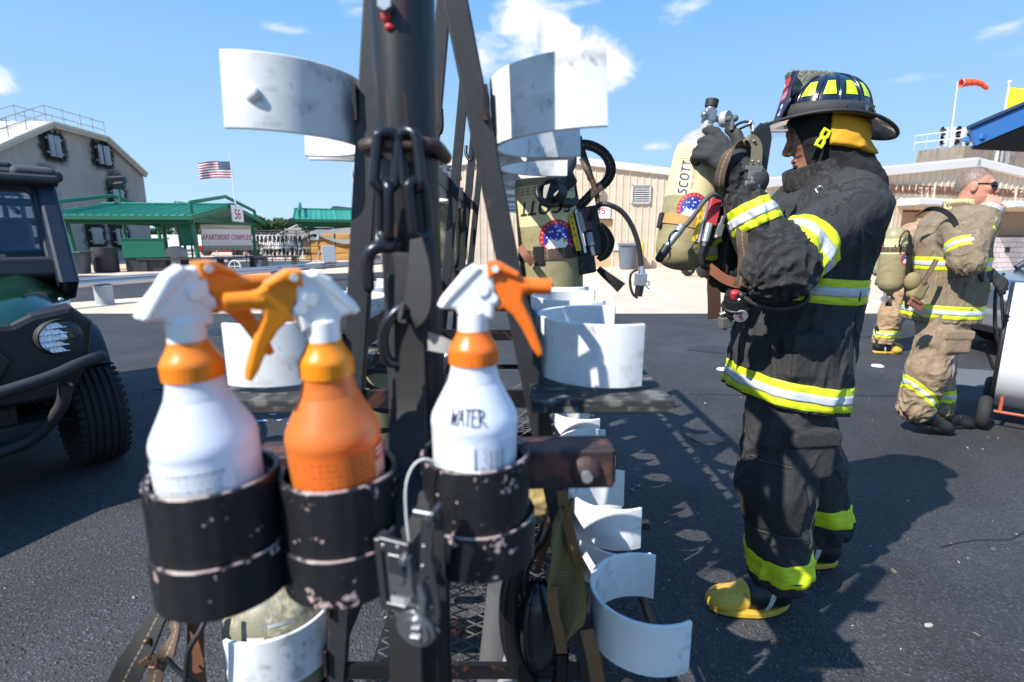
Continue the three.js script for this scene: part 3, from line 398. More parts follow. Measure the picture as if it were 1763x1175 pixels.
  for (let k = 0; k < 4; k++) { const T = thing('picnic_bench', ['long dark bench nearest the green counter', 'long dark bench under the middle of the pavilion', 'long dark bench under the sign end of the pavilion', 'long dark bench behind the others below the apartment board'][k], 'bench', [-14.6 + k * .95, 0, -22.6 - k * 1.15], .25, 'dark benches under the pavilion'); obj('seat', bx(2.4, .07, .5, 0, .52, 0, null, .01), dkSteel, T); for (const x of [-.95, .95]) obj('leg', [bx(.22, .5, .42, x, .25, 0, null, .01)], plasticDk, T); }
  const Wh = thing('hose_reel', 'pale round hose reel standing behind the green counter', 'hose reel', [-15.35, 0, -24.2]); obj('drum', new THREE.CylinderGeometry(.42, .42, .4, 24).rotateX(Math.PI / 2).translate(0, .62, 0), mat([.55, .55, .54], .6), Wh); obj('stand', [rod([-.3, 0, .1], [0, .6, .1], .03), rod([.3, 0, .1], [0, .6, .1], .03)], dkSteel, Wh);
  const rim = obj('cart_wheel', [new THREE.TorusGeometry(.23, .035, 8, 26), rod([-.22, 0, 0], [.22, 0, 0], .015), rod([0, -.22, 0], [0, .22, 0], .015)], mat([.5, .5, .52], .4)); rim.position.set(-11.2, .27, -21.3); tag(rim, 'grey spoked wheel standing near the pavilion sign post', 'wheel');
  const Lp = thing('flood_light', 'black flood light on a green mast behind the pavilion roof', 'flood light', [-19.3, 0, -26.6]); obj('mast', rod([0, 0, 0], [0, 3.9, 0], .07), greenM, Lp); obj('lamp_head', [bx(.7, .34, .3, 0, 4.2, 0, [.3, .3, 0], .03), bx(.42, .3, .3, .14, 3.95, .1, [.5, .2, 0], .03)], dkSteel, Lp);
}
// second pavilion, tank car, hay store, gear rack further back
{
  const P = pavilion('pavilion', 'smaller green pavilion roof with a hoop beyond the hay store', [-8.6, 0, -37], .35, 6, 8, 2.6, 3.45);
  const Fl = thing('flag', 'faded striped flag on a thin pole over the farther green roof', 'flag', [-11.3, 3.3, -38.5]); obj('pole', rod([0, 0, 0], [0, 2.75, 0], .03, .02, 8), mat([.75, .75, .77], .4), Fl); const f = obj('cloth', flagMesh(1.55, .8, .4, .08), mat([1, 1, 1], .85, { map: usFlag, side: THREE.DoubleSide }), Fl); f.position.set(.03, 2.3, 0); f.rotation.y = -.3;
  const T = thing('tank_car', 'black and green tank car tilted behind the farther pavilion', 'tank car', [-13.6, 3.1, -52], -.12);
  T.rotation.z = -.10; const tk = (a0, a1) => { const g = new THREE.CylinderGeometry(1.05, 1.05, 7.6, 28, 1, true, a0, a1 - a0); g.rotateZ(Math.PI / 2); return g; };
  obj('tank', [tk(0, 6.283), ball(1.05, -3.8, 0, 0, .35, 1, 1), ball(1.05, 3.8, 0, 0, .35, 1, 1)], mat([.025, .025, .03], .5), T); obj('lower_band', [bx(7.4, .9, 2.12, 0, -.62, 0, null, .3)], mat([.10, .25, .06], .5), T); obj('cradle', [bx(.4, 3.2, 1.6, -2.6, -2.2, 0), bx(.4, 3.2, 1.6, 2.6, -2.2, 0)], dkSteel, T);
  // hay bales, each its own thing, under a grey tarpaulin
  const hayT = tex(128, 128, (u, v, i, j) => { const k = 1 + noise(i * .5, j * .12, 2) * .5 + noise(i * .12, j * .6, 7) * .4; return S3(.42 * k, .235 * k, .07 * k); }), hm = mat([1, 1, 1], .95, { map: hayT, bumpMap: hayT, bumpScale: .02 }); hayT.repeat.set(1.5, 1.5);
  const r = rng(4); let first; const names = ['bottom', 'second', 'third', 'top'];
  const bale = () => { const g = new RoundedBoxGeometry(1, .42, .6, 4, .06), p = g.attributes.position; for (let i = 0; i < p.count; i++) { const q = 1 + .07 * noise(p.getX(i) * 9, p.getY(i) * 9, p.getZ(i) * 9); p.setXYZ(i, p.getX(i) * q, p.getY(i) * q, p.getZ(i) * q); } g.computeVertexNormals(); return g; }; const bg = bale();
  for (let j = 0; j < 4; j++) for (let i = 0; i < (j < 3 ? 4 : 2); i++) { const b = obj('hay_bale', bg, hm); b.position.set(-13.1 + (i + (j === 3 ? 1 : 0)) * 1.03 + (r() - .5) * .06, .22 + j * .425, -34.9 + (r() - .5) * .15); b.rotation.y = (r() - .5) * .1; tag(b, `golden hay bale in the ${names[j]} row of the stack, ${['at its gear rack end', 'second along from the gear rack', 'third along from the gear rack', 'at its far right end'][i + (j === 3 ? 1 : 0)]}`, 'hay bale', 'hay bales in the covered stack'); }
  const tp = new THREE.PlaneGeometry(6.6, 3.4, 30, 16); { const p = tp.attributes.position; for (let i = 0; i < p.count; i++) { const u = p.getX(i) / 6.6, v = p.getY(i) / 3.4; const drop = v < -.1 ? (v + .1) * -1 : 0; p.setXYZ(i, u * 6.6, 2.12 - drop * (1.0 + 1.6 * Math.abs(Math.sin(u * 5 + .9))) + .05 * noise(u * 7, v * 7), -36.2 - v * 3.0 + drop * 1.0); } tp.computeVertexNormals(); } tp.translate(-11.6, 0, 0);
  const tarp = thing('tarpaulin_shelter', 'grey tarpaulin shelter stretched over the hay stack', 'shelter'); obj('sheet', tp, mat([.20, .19, .18], .85, { side: THREE.DoubleSide }), tarp); for (const x of [-14.7, -11.6, -8.5]) obj('post', rod([x, 0, -34.5], [x, 2.05, -34.6], .04), galv, tarp);
  // rack hung with dark breathing gear
  const G = thing('gear_rack', 'long steel rack crowded with hanging black harness gear beyond the pavilion', 'gear rack', [-14.7, 0, -32.4], -.02);
  const fr = []; for (let k = 0; k <= 6; k++) fr.push(rod([-2.4 + k * .8, 0, 0], [-2.4 + k * .8, 1.85, 0], .03)); for (const y of [.12, .95, 1.72, 1.85]) fr.push(rod([-2.4, y, 0], [2.4, y, 0], .028)); obj('frame', fr, dkSteel, G);
  const gm = [mat([.015, .015, .017], .6), mat([.05, .05, .052], .5), mat([.32, .31, .29], .6), mat([.10, .08, .05], .7)];
  for (let row = 0; row < 2; row++) for (let k = 0; k < 19; k++) { const x = -2.3 + k * .255 + (r() - .5) * .06, y = row ? .92 : 1.7, L = .62 + r() * .12, gs = []; for (const s of [-1, 1]) gs.push(strap([[x + s * .02, y, .08], [x + s * (.09 + r() * .04), y - L * .35, .14 + r() * .05], [x + s * .06, y - L * .75, .1], [x + s * (.02 + r() * .05), y - L, .12]], [1, 0, .3], .045, .012, 10)); const pk = obj('hung_harness', gs, gm[k * 3 % 2], G); obj('pack_plate', bx(.15, .36, .06, x, y - L * .5, .05, [0, 0, (r() - .5) * .2], .02), gm[(k * 7 + row) % 4], pk); obj('mask', ball(.075, x + .03, y - L * .2 - r() * .1, .14, 1, 1.2, .7, 10, 8), gm[(k + row) % 3], pk); }
}
// galvanised pipe barrier on concrete-filled posts
{
  const B = thing('pipe_barrier', 'galvanised double pipe barrier on short fat posts along the yard edge', 'barrier'), a = V(-9.6, .46, -8.2), b = V(-4.4, .46, -21.9), d = b.clone().sub(a), q = t => a.clone().addScaledVector(d, t);
  obj('main_pipe', [rod(a, b, .062, .062, 18)], galv, B); obj('service_pipe', [rod(q(0).add(V(.02, .1, -.02)), q(1).add(V(.02, .1, -.02)), .03, .03, 12)], galv, B);
  for (const t of [.2, .52, .8]) { const p = q(t), s = p.clone(); obj('post', lathe([[0, .4], [.15, .4], [.165, .39], [.165, .02], [.18, .0]], 24).translate(s.x, 0, s.z), mat([.42, .43, .44], .6, { metalness: .3 }), B); }
  for (const t of [.16, .36, .66]) { const p = q(t); obj('coupling', [rod(p.clone().addScaledVector(d, -.004), p.clone().addScaledVector(d, .004), .078, .078, 18), ball(.05, p.x + .02, p.y + .13, p.z)], galv, B); }
  const p = q(.68), bxx = thing('control_box', 'plain grey metal box mounted on the pipe barrier', 'control box', [p.x, 0, p.z], .35); obj('cabinet', bx(.42, .52, .34, 0, .88, 0, null, .015), mat([.44, .46, .50], .5), bxx); obj('side_plate', bx(.03, .5, .3, -.36, .76, .02, [0, 0, -.35]), mat([.50, .52, .55], .5), bxx); obj('bracket', [rod([-.14, .46, 0], [-.2, .64, 0], .02), rod([.14, .46, 0], [.2, .64, 0], .02), bx(.5, .03, .36, 0, .61, 0)], galv, bxx);
}
// far side: trees, stair, white trailer, red car
{
  const r = rng(91), leafM = [mat([.045, .085, .022], .9, { side: THREE.DoubleSide }), mat([.06, .10, .03], .9, { side: THREE.DoubleSide })], bark = mat([.07, .05, .04], .95);
  function crown(R, H) { const pos = []; const lobes = []; for (let k = 0; k < 16; k++) { const a = r() * 6.283, e = r() * 1.9 - .5; lobes.push([Math.cos(a) * Math.cos(e) * R * .62, Math.sin(e) * H * .36, Math.sin(a) * Math.cos(e) * R * .62, R * (.26 + r() * .22)]); }
    for (let k = 0; k < 1700; k++) { const [x, y, z, q] = lobes[k % 16], a = r() * 6.283, u = r() * 2 - 1, w = Math.sqrt(1 - u * u), rr = q * (.72 + r() * .36); const c = V(x + Math.cos(a) * w * rr, y + u * rr * .8, z + Math.sin(a) * w * rr), s = .16 + r() * .22, t1 = V(r() - .5, r() - .5, r() - .5).normalize().multiplyScalar(s), t2 = V(r() - .5, r() - .5, r() - .5).normalize().multiplyScalar(s * .8); for (const p of [c.clone().add(t1), c.clone().add(t2), c.clone().sub(t1)]) pos.push(p.x, p.y, p.z); }
    const g = new THREE.BufferGeometry(); g.setAttribute('position', new THREE.Float32BufferAttribute(pos, 3)); g.computeVertexNormals(); return g; }
  const crowns = [crown(2.6, 4), crown(2.2, 3.6), crown(3.1, 4.2)], trunkG = H => join([rod([0, 0, 0], [.1, H * .6, 0], .22, .12, 8), rod([.1, H * .55, 0], [.9, H * .95, .3], .1, .05, 6), rod([.1, H * .5, 0], [-.8, H * .9, -.2], .1, .05, 6), rod([.05, H * .6, 0], [.1, H * 1.1, -.5], .09, .04, 6)]);
  const tg = trunkG(2.6);
  const spots = []; for (let k = 0; k < 13; k++) spots.push([-60 + k * 2.1 + (r() - .5), -84 - (k % 3) * 4 - r() * 2, .78 + r() * .28]); spots.push([-36.5, -76, .95], [-33.8, -78, .85], [-31.2, -80, .8]);
  spots.forEach(([x, z, s], i) => { const t = thing('tree', `dark green tree, ${['first', 'second', 'third', 'fourth', 'fifth', 'sixth', 'seventh', 'eighth', 'ninth', 'tenth', 'eleventh', 'twelfth', 'last'][i < 13 ? i : i - 13]} from the burn building ${i < 13 ? 'in the far row under the pavilion roof' : 'among those behind the gear rack'}`, 'tree', [x, 0, z], r() * 6.28, i < 13 ? 'trees in the far row under the pavilion roof' : 'trees behind the gear rack'); t.scale.setScalar(s); obj('trunk', tg, bark, t); const c = obj('crown', crowns[i % 3], leafM[i % 2], t); c.position.y = 2.9; });
  const S = thing('steel_stair', 'grey steel stair and landing beside the burn building', 'stair', [-19.6, 0, -33.5], .2);
  obj('stringer', [beam([0, 2.6, .3], [3.6, .05, .3], .22, .04, V(0, 0, 1)), beam([0, 2.6, -.5], [3.6, .05, -.5], .22, .04, V(0, 0, 1))], dkSteel, S); for (let k = 0; k < 12; k++) obj('step', bx(.3, .04, .78, .2 + k * .29, 2.4 - k * .205, -.1), dkSteel, S); obj('landing', [bx(1.4, .08, 1.2, -.6, 2.62, -.1), rod([-1.1, 0, .3], [-1.1, 3.6, .3], .05), rod([-1.1, 0, -.5], [-1.1, 3.6, -.5], .05), rod([-.1, 0, .3], [-.1, 3.6, .3], .05)], dkSteel, S); obj('handrail', [rod([0, 3.5, .3], [3.6, .95, .3], .025), rod([-1.1, 3.6, .3], [0, 3.5, .3], .025)], dkSteel, S);
  const Wt = thing('white_trailer', 'long low white trailer roof far behind the pavilion', 'trailer', [-33, 0, -58], .05); obj('body', bx(16, 1.5, 2.6, 0, 1.05, 0, null, .1), mat([.72, .72, .72], .6), Wt); for (const x of [-6, -5, 5, 6]) obj('wheel', new THREE.CylinderGeometry(.42, .42, .3, 18).rotateX(Math.PI / 2).translate(x, .42, 1.2), dkSteel, Wt);
  const rc = thing('parked_car', 'small red car far off under the pavilion roof', 'car', [-24.6, 0, -45], .4); obj('body', [bx(3.6, .55, 1.6, 0, .55, 0, null, .15)], mat([.42, .02, .025], .35), rc); obj('cabin', bx(1.9, .5, 1.4, -.1, 1.0, 0, null, .18), mat([.02, .025, .03], .2), rc); for (const x of [-1.15, 1.15]) for (const z of [-.75, .75]) obj('wheel', new THREE.CylinderGeometry(.3, .3, .2, 16).rotateX(Math.PI / 2).translate(x, .3, z), dkSteel, rc);
  const wr = thing('white_railing', 'white stair railing seen beneath the apartment board', 'railing', [-20.6, 0, -42], .3); obj('rail', [rod([0, .2, 0], [4.2, 2.3, 0], .05), rod([0, .75, 0], [4.2, 2.85, 0], .04), ...[0, 1, 2, 3, 4, 5, 6].map(k => rod([k * .7, k * .35, 0], [k * .7, .75 + k * .35, 0], .03)), rod([-2.5, .75, 0], [0, .75, 0], .04), rod([-2.5, 0, 0], [-2.5, .75, 0], .04)], mat([.62, .62, .62], .5), wr);
}

// ================================================================ GREEN UTILITY VEHICLE
function utv(label, pos, turn) {
  const U = thing('utility_vehicle', label, 'utility vehicle', pos, turn, 'parked utility vehicles');
  const paint = mat([.004, .030, .010], .22, { phys: true, clearcoat: 1, clearcoatRoughness: .08 }), blk = mat([.014, .015, .018], .5), blk2 = mat([.02, .021, .024], .62), rubber = mat([.018, .018, .019], .85), navy = mat([.012, .016, .028], .38);
  // tyre with circumferential grooves and shoulder lugs
  const prof = [[.14, -.095], [.22, -.12], [.275, -.122], [.305, -.108], [.316, -.09]]; for (let k = 0; k < 5; k++) { const c = -.072 + k * .036; prof.push([.318, c - .012], [.318, c + .009], [.308, c + .012], [.308, c + .021]); } prof.push([.316, .098], [.305, .11], [.275, .122], [.22, .12], [.14, .095]);
  const tyreG = toCreasedNormals(lathe(prof, 56), .5); tyreG.rotateX(Math.PI / 2); const lugs = []; for (let k = 0; k < 40; k++) for (const s of [-1, 1]) { const a = k / 40 * 6.283 + s * .04; const g = bx(.026, .012, .035, 0, .312, s * .104, [s * .25, 0, 0], .003); g.rotateZ(a); lugs.push(g); }
  const lugG = join(lugs), rimG = join([lathe([[0, .05], [.05, .06], [.07, .03], [.13, .05], [.15, .09], [.16, .09], [.15, .02], [.15, -.09], [0, -.09]], 28).rotateX(Math.PI / 2)]);
  for (const [x, z, st] of [[0, -.58, .10], [0, .58, .10], [-1.95, -.58, 0], [-1.95, .58, 0]]) { const w = new THREE.Group(); w.name = 'wheel'; w.position.set(x, .318, z); w.rotation.y = st; U.add(w); obj('tyre', tyreG, rubber, w); obj('tread_lug', lugG, rubber, w).userData.kind = 'stuff'; const rm = obj('rim', rimG, blk2, w); if (z < 0) rm.rotation.y = Math.PI; }
  // lofted hood: cross-sections from the nose back to the windscreen, y over x for each side position
  const secs = [[.50, .93, .50], [.40, 1.02, .53], [.2, 1.08, .56], [-.05, 1.13, .58], [-.3, 1.18, .60]];
  { const m = 16, pos = [], idx = []; for (const [x, y, hw] of secs) for (let k = 0; k <= m; k++) { const t = k / m * 2 - 1, e = Math.abs(t); pos.push(x - .10 * e * e, y - .035 * e * e - .10 * Math.pow(e, 7) + .022 * sstep(.5, .56, e) * (1 - sstep(.72, .85, e)), t * hw); } for (let i = 0; i + 1 < secs.length; i++) for (let k = 0; k < m; k++) { const a = i * (m + 1) + k, b = a + m + 1; idx.push(a, a + 1, b, a + 1, b + 1, b); } const g = new THREE.BufferGeometry(); g.setAttribute('position', new THREE.Float32BufferAttribute(pos, 3)); g.setIndex(idx); g.computeVertexNormals(); obj('hood', g, mat([.004, .030, .010], .22, { phys: true, clearcoat: 1, clearcoatRoughness: .08, side: THREE.DoubleSide }), U); }
  obj('grille', [poly([[-.48, .56], [.48, .56], [.56, .72], [.60, .92], [.52, 1.01], [.36, .98], [.28, .94], [-.28, .94], [-.36, .98], [-.52, 1.01], [-.60, .92], [-.56, .72]], .22, .03).rotateY(Math.PI / 2).translate(.38, 0, 0), bx(.2, .10, .9, .40, .58, 0, null, .03), poly([[-.2, .66], [.2, .66], [.26, .76], [.2, .87], [-.2, .87], [-.26, .76]], .05, .012).rotateY(Math.PI / 2).translate(.50, 0, 0)], blk, U);
  for (const s of [-1, 1]) { const hl = obj('headlight', [lathe([[.099, -.025], [.114, -.025], [.106, .025], [.0985, .025], [.0985, -.02]], 40).rotateZ(-Math.PI / 2).scale(1, .88, 1)], blk2, U); hl.position.set(.475, .855, s * .46); hl.rotation.y = -s * .28;
    const refl = [], rr = rng(6); for (let k = 0; k < 11; k++) for (let j = 0; j < 5; j++) { const z = (k - 5) * .0168, y = (j - 2) * .031; if ((z / .098) ** 2 + (y / .085) ** 2 < 1) refl.push(bx(.004, .030, .0158, .014, y, z, [0, (k % 2 ? .22 : -.22), .36 + (j % 2) * .12 + rr() * .04])); } obj('reflector', [new THREE.CylinderGeometry(.097, .097, .006, 32).rotateZ(Math.PI / 2).scale(1, .86, 1).translate(.0, 0, 0), ...refl, ball(.018, .026, 0, 0)], mat([.95, .96, .97], .2, { metalness: .1 }), hl);
    obj('lens', [(() => { const g = new THREE.SphereGeometry(.2, 32, 10, 0, 6.2832, 0, .49); g.rotateZ(-Math.PI / 2); g.translate(-.142, 0, 0); g.scale(1, .87, 1); return g; })()], mat([1, 1, 1], .04, { phys: true, transmission: 1, thickness: 0, ior: 1.45 }), hl); }
  for (const s of [-1, 1]) { obj('fender', [(() => { const p = []; for (let k = 0; k <= 12; k++) { const a = Math.PI * (.22 + k / 12 * .56); p.push([Math.cos(a) * .46, .33 + Math.sin(a) * .52]); } for (let k = 12; k >= 0; k--) { const a = Math.PI * (.22 + k / 12 * .56); p.push([Math.cos(a) * .40, .33 + Math.sin(a) * .47]); } return poly(p, .22, .02).translate(-.02, 0, s * .565); })()], blk, U); }
  obj('front_bumper', [tube([[.52, .735, -.60], [.58, .715, -.50], [.63, .67, -.34], [.66, .62, 0], [.63, .67, .34], [.58, .715, .50], [.52, .735, .60]], .032, 50, 12), tube([[.60, .63, -.44], [.58, .50, -.40], [.50, .34, -.26], [.46, .30, 0], [.50, .34, .26], [.58, .50, .40], [.60, .63, .44]], .030, 50, 12), ball(.032, .52, .735, -.60), ball(.032, .52, .735, .60)], blk2, U);
  obj('chassis', [bx(3.0, .10, .7, -1.1, .36, 0, null, .02), bx(.5, .18, .5, .12, .42, 0, null, .04), rod([.0, .33, -.55], [.05, .42, -.12], .025), rod([0, .33, .55], [.05, .42, .12], .025), rod([.12, .30, -.55], [.12, .40, -.12], .02), rod([.12, .30, .55], [.12, .40, .12], .02), rod([-.02, .36, -.40], [-.06, .80, -.30], .04, .04), rod([-.02, .36, .40], [-.06, .80, .30], .04, .04)], blk2, U);
  obj('body', [bx(1.35, .45, 1.16, -1.05, .62, 0, null, .05), bx(.4, .4, 1.1, -.15, .66, 0, null, .06), bx(1.2, .5, 1.32, -2.05, .90, 0, null, .04)], blk, U);
  obj('cowl', [bx(.26, .13, 1.2, -.30, 1.16, 0, [0, 0, .25], .03), bx(.05, .05, 1.1, -.38, 1.25, 0, null, .01), rod([-.28, 1.235, -.34], [-.28, 1.235, .1], .028)], blk2, U);
  obj('seat', [bx(.5, .16, 1.1, -1.05, .92, 0, null, .05), bx(.16, .55, 1.1, -1.36, 1.22, 0, [0, 0, -.15], .05)], mat([.02, .02, .022], .7), U); obj('dash', bx(.3, .35, 1.1, -.5, 1.12, 0, null, .06), blk, U); obj('steering_wheel', new THREE.TorusGeometry(.17, .016, 8, 28).rotateY(Math.PI / 2).rotateZ(.5).translate(-.75, 1.22, -.28), blk2, U);
  // roll cage, wide front pillars, roof
  for (const s of [-1, 1]) { obj('front_pillar', [(() => { const q = [[[-.20, 1.05], [-.13, .98], .0], []]; const p = [[-.30, .98], [-.06, 1.10], [-.28, 1.42], [-.46, 1.70], [-.60, 1.70], [-.46, 1.42], [-.40, 1.25], [-.44, .98]]; return poly(p, .10, .02).translate(0, 0, s * .585); })(), rod([-.30, 1.2, s * .54], [-.53, 1.72, s * .53], .026)], navy, U); obj('rear_pillar', [rod([-1.45, .8, s * .62], [-1.42, 1.73, s * .6], .03)], navy, U); obj('roof_rail', rod([-.55, 1.73, s * .6], [-1.5, 1.73, s * .6], .03), navy, U); }
  obj('rear_guard', [.0, .14, .28, .42].map(k => rod([-1.45, 1.20 + k, -.62], [-1.45, 1.20 + k, .62], .028)), navy, U); obj('cargo_stake', [rod([-2.6, 1.1, -.6], [-2.6, 1.75, -.6], .02), rod([-2.6, 1.1, .6], [-2.6, 1.75, .6], .02), rod([-2.6, 1.75, -.6], [-2.6, 1.75, .6], .02), tube([[-1.5, 1.55, -.5], [-1.7, 1.62, -.45], [-1.9, 1.6, -.45], [-2.0, 1.1, -.45]], .02, 20, 8)], navy, U);
  obj('roof', [bx(1.25, .07, 1.36, -1.08, 1.74, 0, null, .03), bx(1.1, .05, .9, -1.06, 1.79, 0, null, .024), bx(.22, .09, .22, -.52, 1.75, -.54, [0, 0, -.15], .035), bx(.22, .09, .22, -.52, 1.75, .54, [0, 0, -.15], .035), bx(.14, .05, 1.3, -.46, 1.705, 0, [0, 0, .2], .02)], mat([.045, .046, .05], .8), U);
  const fr = V(-.36, 1.24, 0), to = V(-.50, 1.68, 0); obj('windscreen', beam(fr, to, .006, 1.04, V(0, 0, 1)), mat([.92, .96, 1], .03, { phys: true, transmission: 1, thickness: 0, ior: 1.45 }), U);
  const corner = 8, fp = []; { const a = [[-.535, 0], [.535, 0], [.535, .47], [-.535, .47]], rr = .07; const rim = (o) => { const p = []; [[.535 - rr - o, rr + o, -90], [.535 - rr - o, .47 - rr - o, 0], [-.535 + rr + o, .47 - rr - o, 90], [-.535 + rr + o, rr + o, 180]].forEach(([x, y, d]) => { for (let k = 0; k <= corner; k++) { const t = (d + k / corner * 90) * Math.PI / 180; p.push([x + Math.cos(t) * rr, y + Math.sin(t) * rr]); } }); return p; }; fp.push(poly(rim(0), .022, .004, { holes: [rim(.022)] })); } const ft = fp[0]; ft.rotateY(Math.PI / 2); ft.rotateZ(Math.atan2(.14, .44)); ft.translate(-.355, 1.225, 0); obj('screen_seal', ft, blk2, U);
  obj('hood_bolt', [ball(.012, .30, 1.03, -.5), ball(.012, .42, .93, -.46), ball(.012, .30, 1.03, .5), ball(.012, .42, .93, .46)], galv, U);
  obj('warning_tag', bx(.005, .12, .05, -.64, 1.60, .05, [.4, 0, 0]), mat([.55, .05, .02], .6), U);
  return U;
}
utv('dark green utility vehicle with black front guard and round headlight by the pipe barrier', [-3.0, 0, -2.66], -.768);
utv('dark utility vehicle parked close beside the first, out of the picture', [-3.0 - 1.15 + .65, 0, -2.66 + 1.25 + .65], -.768);

// ================================================================ BOTTLE RACK
const rackBlack = (() => { const t = tex(512, 512, (u, v, i, j) => { const n = pn(u, v, 12, 1, 4), f = pn(u, v, 40, 5, 3); const rust = sstep(.20, .34, n + f * .35); const b = 1 + f * .5; return S3(mix(.0095 * b, .07, rust), mix(.0098 * b, .028, rust), mix(.0115 * b, .019, rust)); }); return mat([1, 1, 1], .42, { map: t, bumpMap: t, bumpScale: .001 }); })();
rackBlack.map.repeat.set(2.2, 2.2);
const rackSteel = (() => { const t = tex(512, 512, (u, v, i, j) => { const n = pn(u, v, 9, 3, 4), f = pn(u, v, 34, 8, 3); const rust = sstep(.24, .36, n + f * .3); const b = 1 + f * .4 + n * .3; return S3(mix(.026 * b, .10, rust), mix(.0265 * b, .045, rust), mix(.029 * b, .03, rust)); }); t.repeat.set(1.5, 1.5); return mat([1, 1, 1], .48, { map: t }); })();
const rustMat = (() => { const t = tex(512, 512, (u, v, i, j) => { const n = pn(u, v, 7, 4, 5), f = pn(u, v, 50, 2, 2); const k = sstep(-.05, .3, n); return S3(mix(.035, .115, k) * (1 + f * .6), mix(.021, .046, k) * (1 + f * .6), mix(.02, .032, k) * (1 + f * .5)); }); t.repeat.set(4, 4); return mat([1, 1, 1], .6, { map: t, bumpMap: t, bumpScale: .0015 }); })();
const pvcMats = [0, 1, 2].map(s => { const t = tex(512, 256, (u, v, i, j) => { const a = fbm(u * 16 + s * 7 + v * 2, v * 9 - u * 3, s, 6), b = fbm(u * 60 + v * 9, v * 14 + s * 3, 4 + s, 5), c = fbm(u * 4 + s * 3, v * 2.5, 2, 2); let k = sstep(.10, .62, a + c * .6) * .5 + sstep(.22, .48, b * .9 + c * .5) * .42 + sstep(-.1, .3, c) * .14; k = clamp(k) * .85; const d = 1 + b * .06; return S3(mix(.80 * d, .10, k), mix(.795 * d, .10, k), mix(.785 * d, .105, k)); }); t.repeat.set(1.4, 3); t.offset.set(s * .31, s * .2); return mat([1, 1, 1], .38, { map: t }); });
const chipMats = [0, 1, 2, 3, 4, 5].map(s => { const th = s < 3 ? .285 : .215; const t = tex(768, 256, (u, v, i, j) => { const y = (v - .5) * .2, e = Math.pow(Math.abs(v - .5) * 2, 2); const n = fbm(u * 16 + s * 9, v * 6, s, 4), f = fbm(u * 60, v * 22 + s, 3, 3), z = fbm(u * 7 + s * 4, v * 2.5, 6, 3); const k = sstep(th, th + .06, n * .75 + f * .7 + z * .45 - .11 + e * 1.1); const b = 1 + f * .5; return S3(mix(.013 * b, .50 + f * .2, k), mix(.0135 * b, .34 + f * .2, k), mix(.016 * b, .31 + f * .2, k)); }); t.repeat.set(2.8, 6); t.offset.set(s * .37, .5); return mat([1, 1, 1], .36, { map: t }); });
const chipEdge = (() => { const t = tex(512, 16, (u, v) => { const k = sstep(-.08, .12, pn(u, .3, 22, 4, 3)), f = pn(u, v, 60, 2, 2); return S3(mix(.014, .40 + f * .2, k), mix(.0145, .30 + f * .2, k), mix(.017, .28 + f * .2, k)); }); return mat([1, 1, 1], .5, { map: t }); })();

const RP = V(-.14, 0, -2.05), RK = thing('bottle_rack', 'black steel frame rack with rows of white pipe holders, chained post in front', 'bottle rack', [RP.x, 0, RP.z]);
const rk = (name, geo, m, parent = RK) => { const g = Array.isArray(geo) ? join(geo) : geo; g.translate(-RP.x, 0, -RP.z); return obj(name, g, m, parent); };
const xL = y => -.217 - .113 * (1.568 - y), xR = y => -.059 + .203 * (1.568 - y);
const ZF = [0, 1, 2, 3, 4].map(j => -.85 - .6 * j), ZR = [0, 1, 2, 3, 4, 5, 6, 7].map(k => -.89 - .3 * k), APEX = [-.155, 2.02];
for (const z of ZF) {
  for (const [f, s] of [[xL, -1], [xR, 1]]) rk('frame_leg', [beam([APEX[0] + s * .006, APEX[1], z], [f(.1), .1, z], .036, .022, V(0, 0, 1), .003), beam([APEX[0] + s * .016, APEX[1], z - .026], [f(.1) + s * .012, .1, z - .026], .006, .036, V(0, 0, 1))], s < 0 ? rackSteel : rackSteel);
  for (const [y, w, d] of [[1.085, .03, .01], [.55, .03, .01], [.14, .04, .04]]) rk('tie_bar', beam([xL(y), y, z], [xR(y), y, z], w, d, V(0, 0, 1)), rackBlack);
}
rk('ridge_bar', [beam([APEX[0], APEX[1] + .01, ZF[0] + .06], [APEX[0], APEX[1] + .01, ZF[4] - .06], .05, .04, V(0, 1, 0), .004)], rackBlack);
for (const y of [1.55, 1.174, .70, .58]) { rk('holder_rail', [beam([xL(y) - .016, y, ZF[0] + .02], [xL(y) - .016, y, ZF[4] - .1], .006, .05, V(0, 1, 0))], rackBlack); rk('holder_rail', [beam([xR(y) + .016, y, ZF[0] + .02], [xR(y) + .016, y, ZF[4] - .1], .006, .05, V(0, 1, 0))], rackBlack); }
for (const f of [xL, xR]) rk('base_rail', [beam([f(.1), .12, ZF[0] + .2], [f(.1), .12, ZF[4] - .2], .05, .05, V(0, 1, 0), .004)], rackBlack);
for (const s of [-1, 1]) for (const z of [-1.15, -3.0]) { const x = (s < 0 ? xL(.1) - .07 : xR(.1) + .07); const w = rk('wheel', [new THREE.TorusGeometry(.075, .028, 10, 26).rotateY(Math.PI / 2).translate(x, .105, z)], mat([.02, .02, .02], .8)); const h = new THREE.CylinderGeometry(.06, .06, .04, 18).rotateZ(Math.PI / 2).translate(x, .105, z); rk('hub', h, galv, w); }
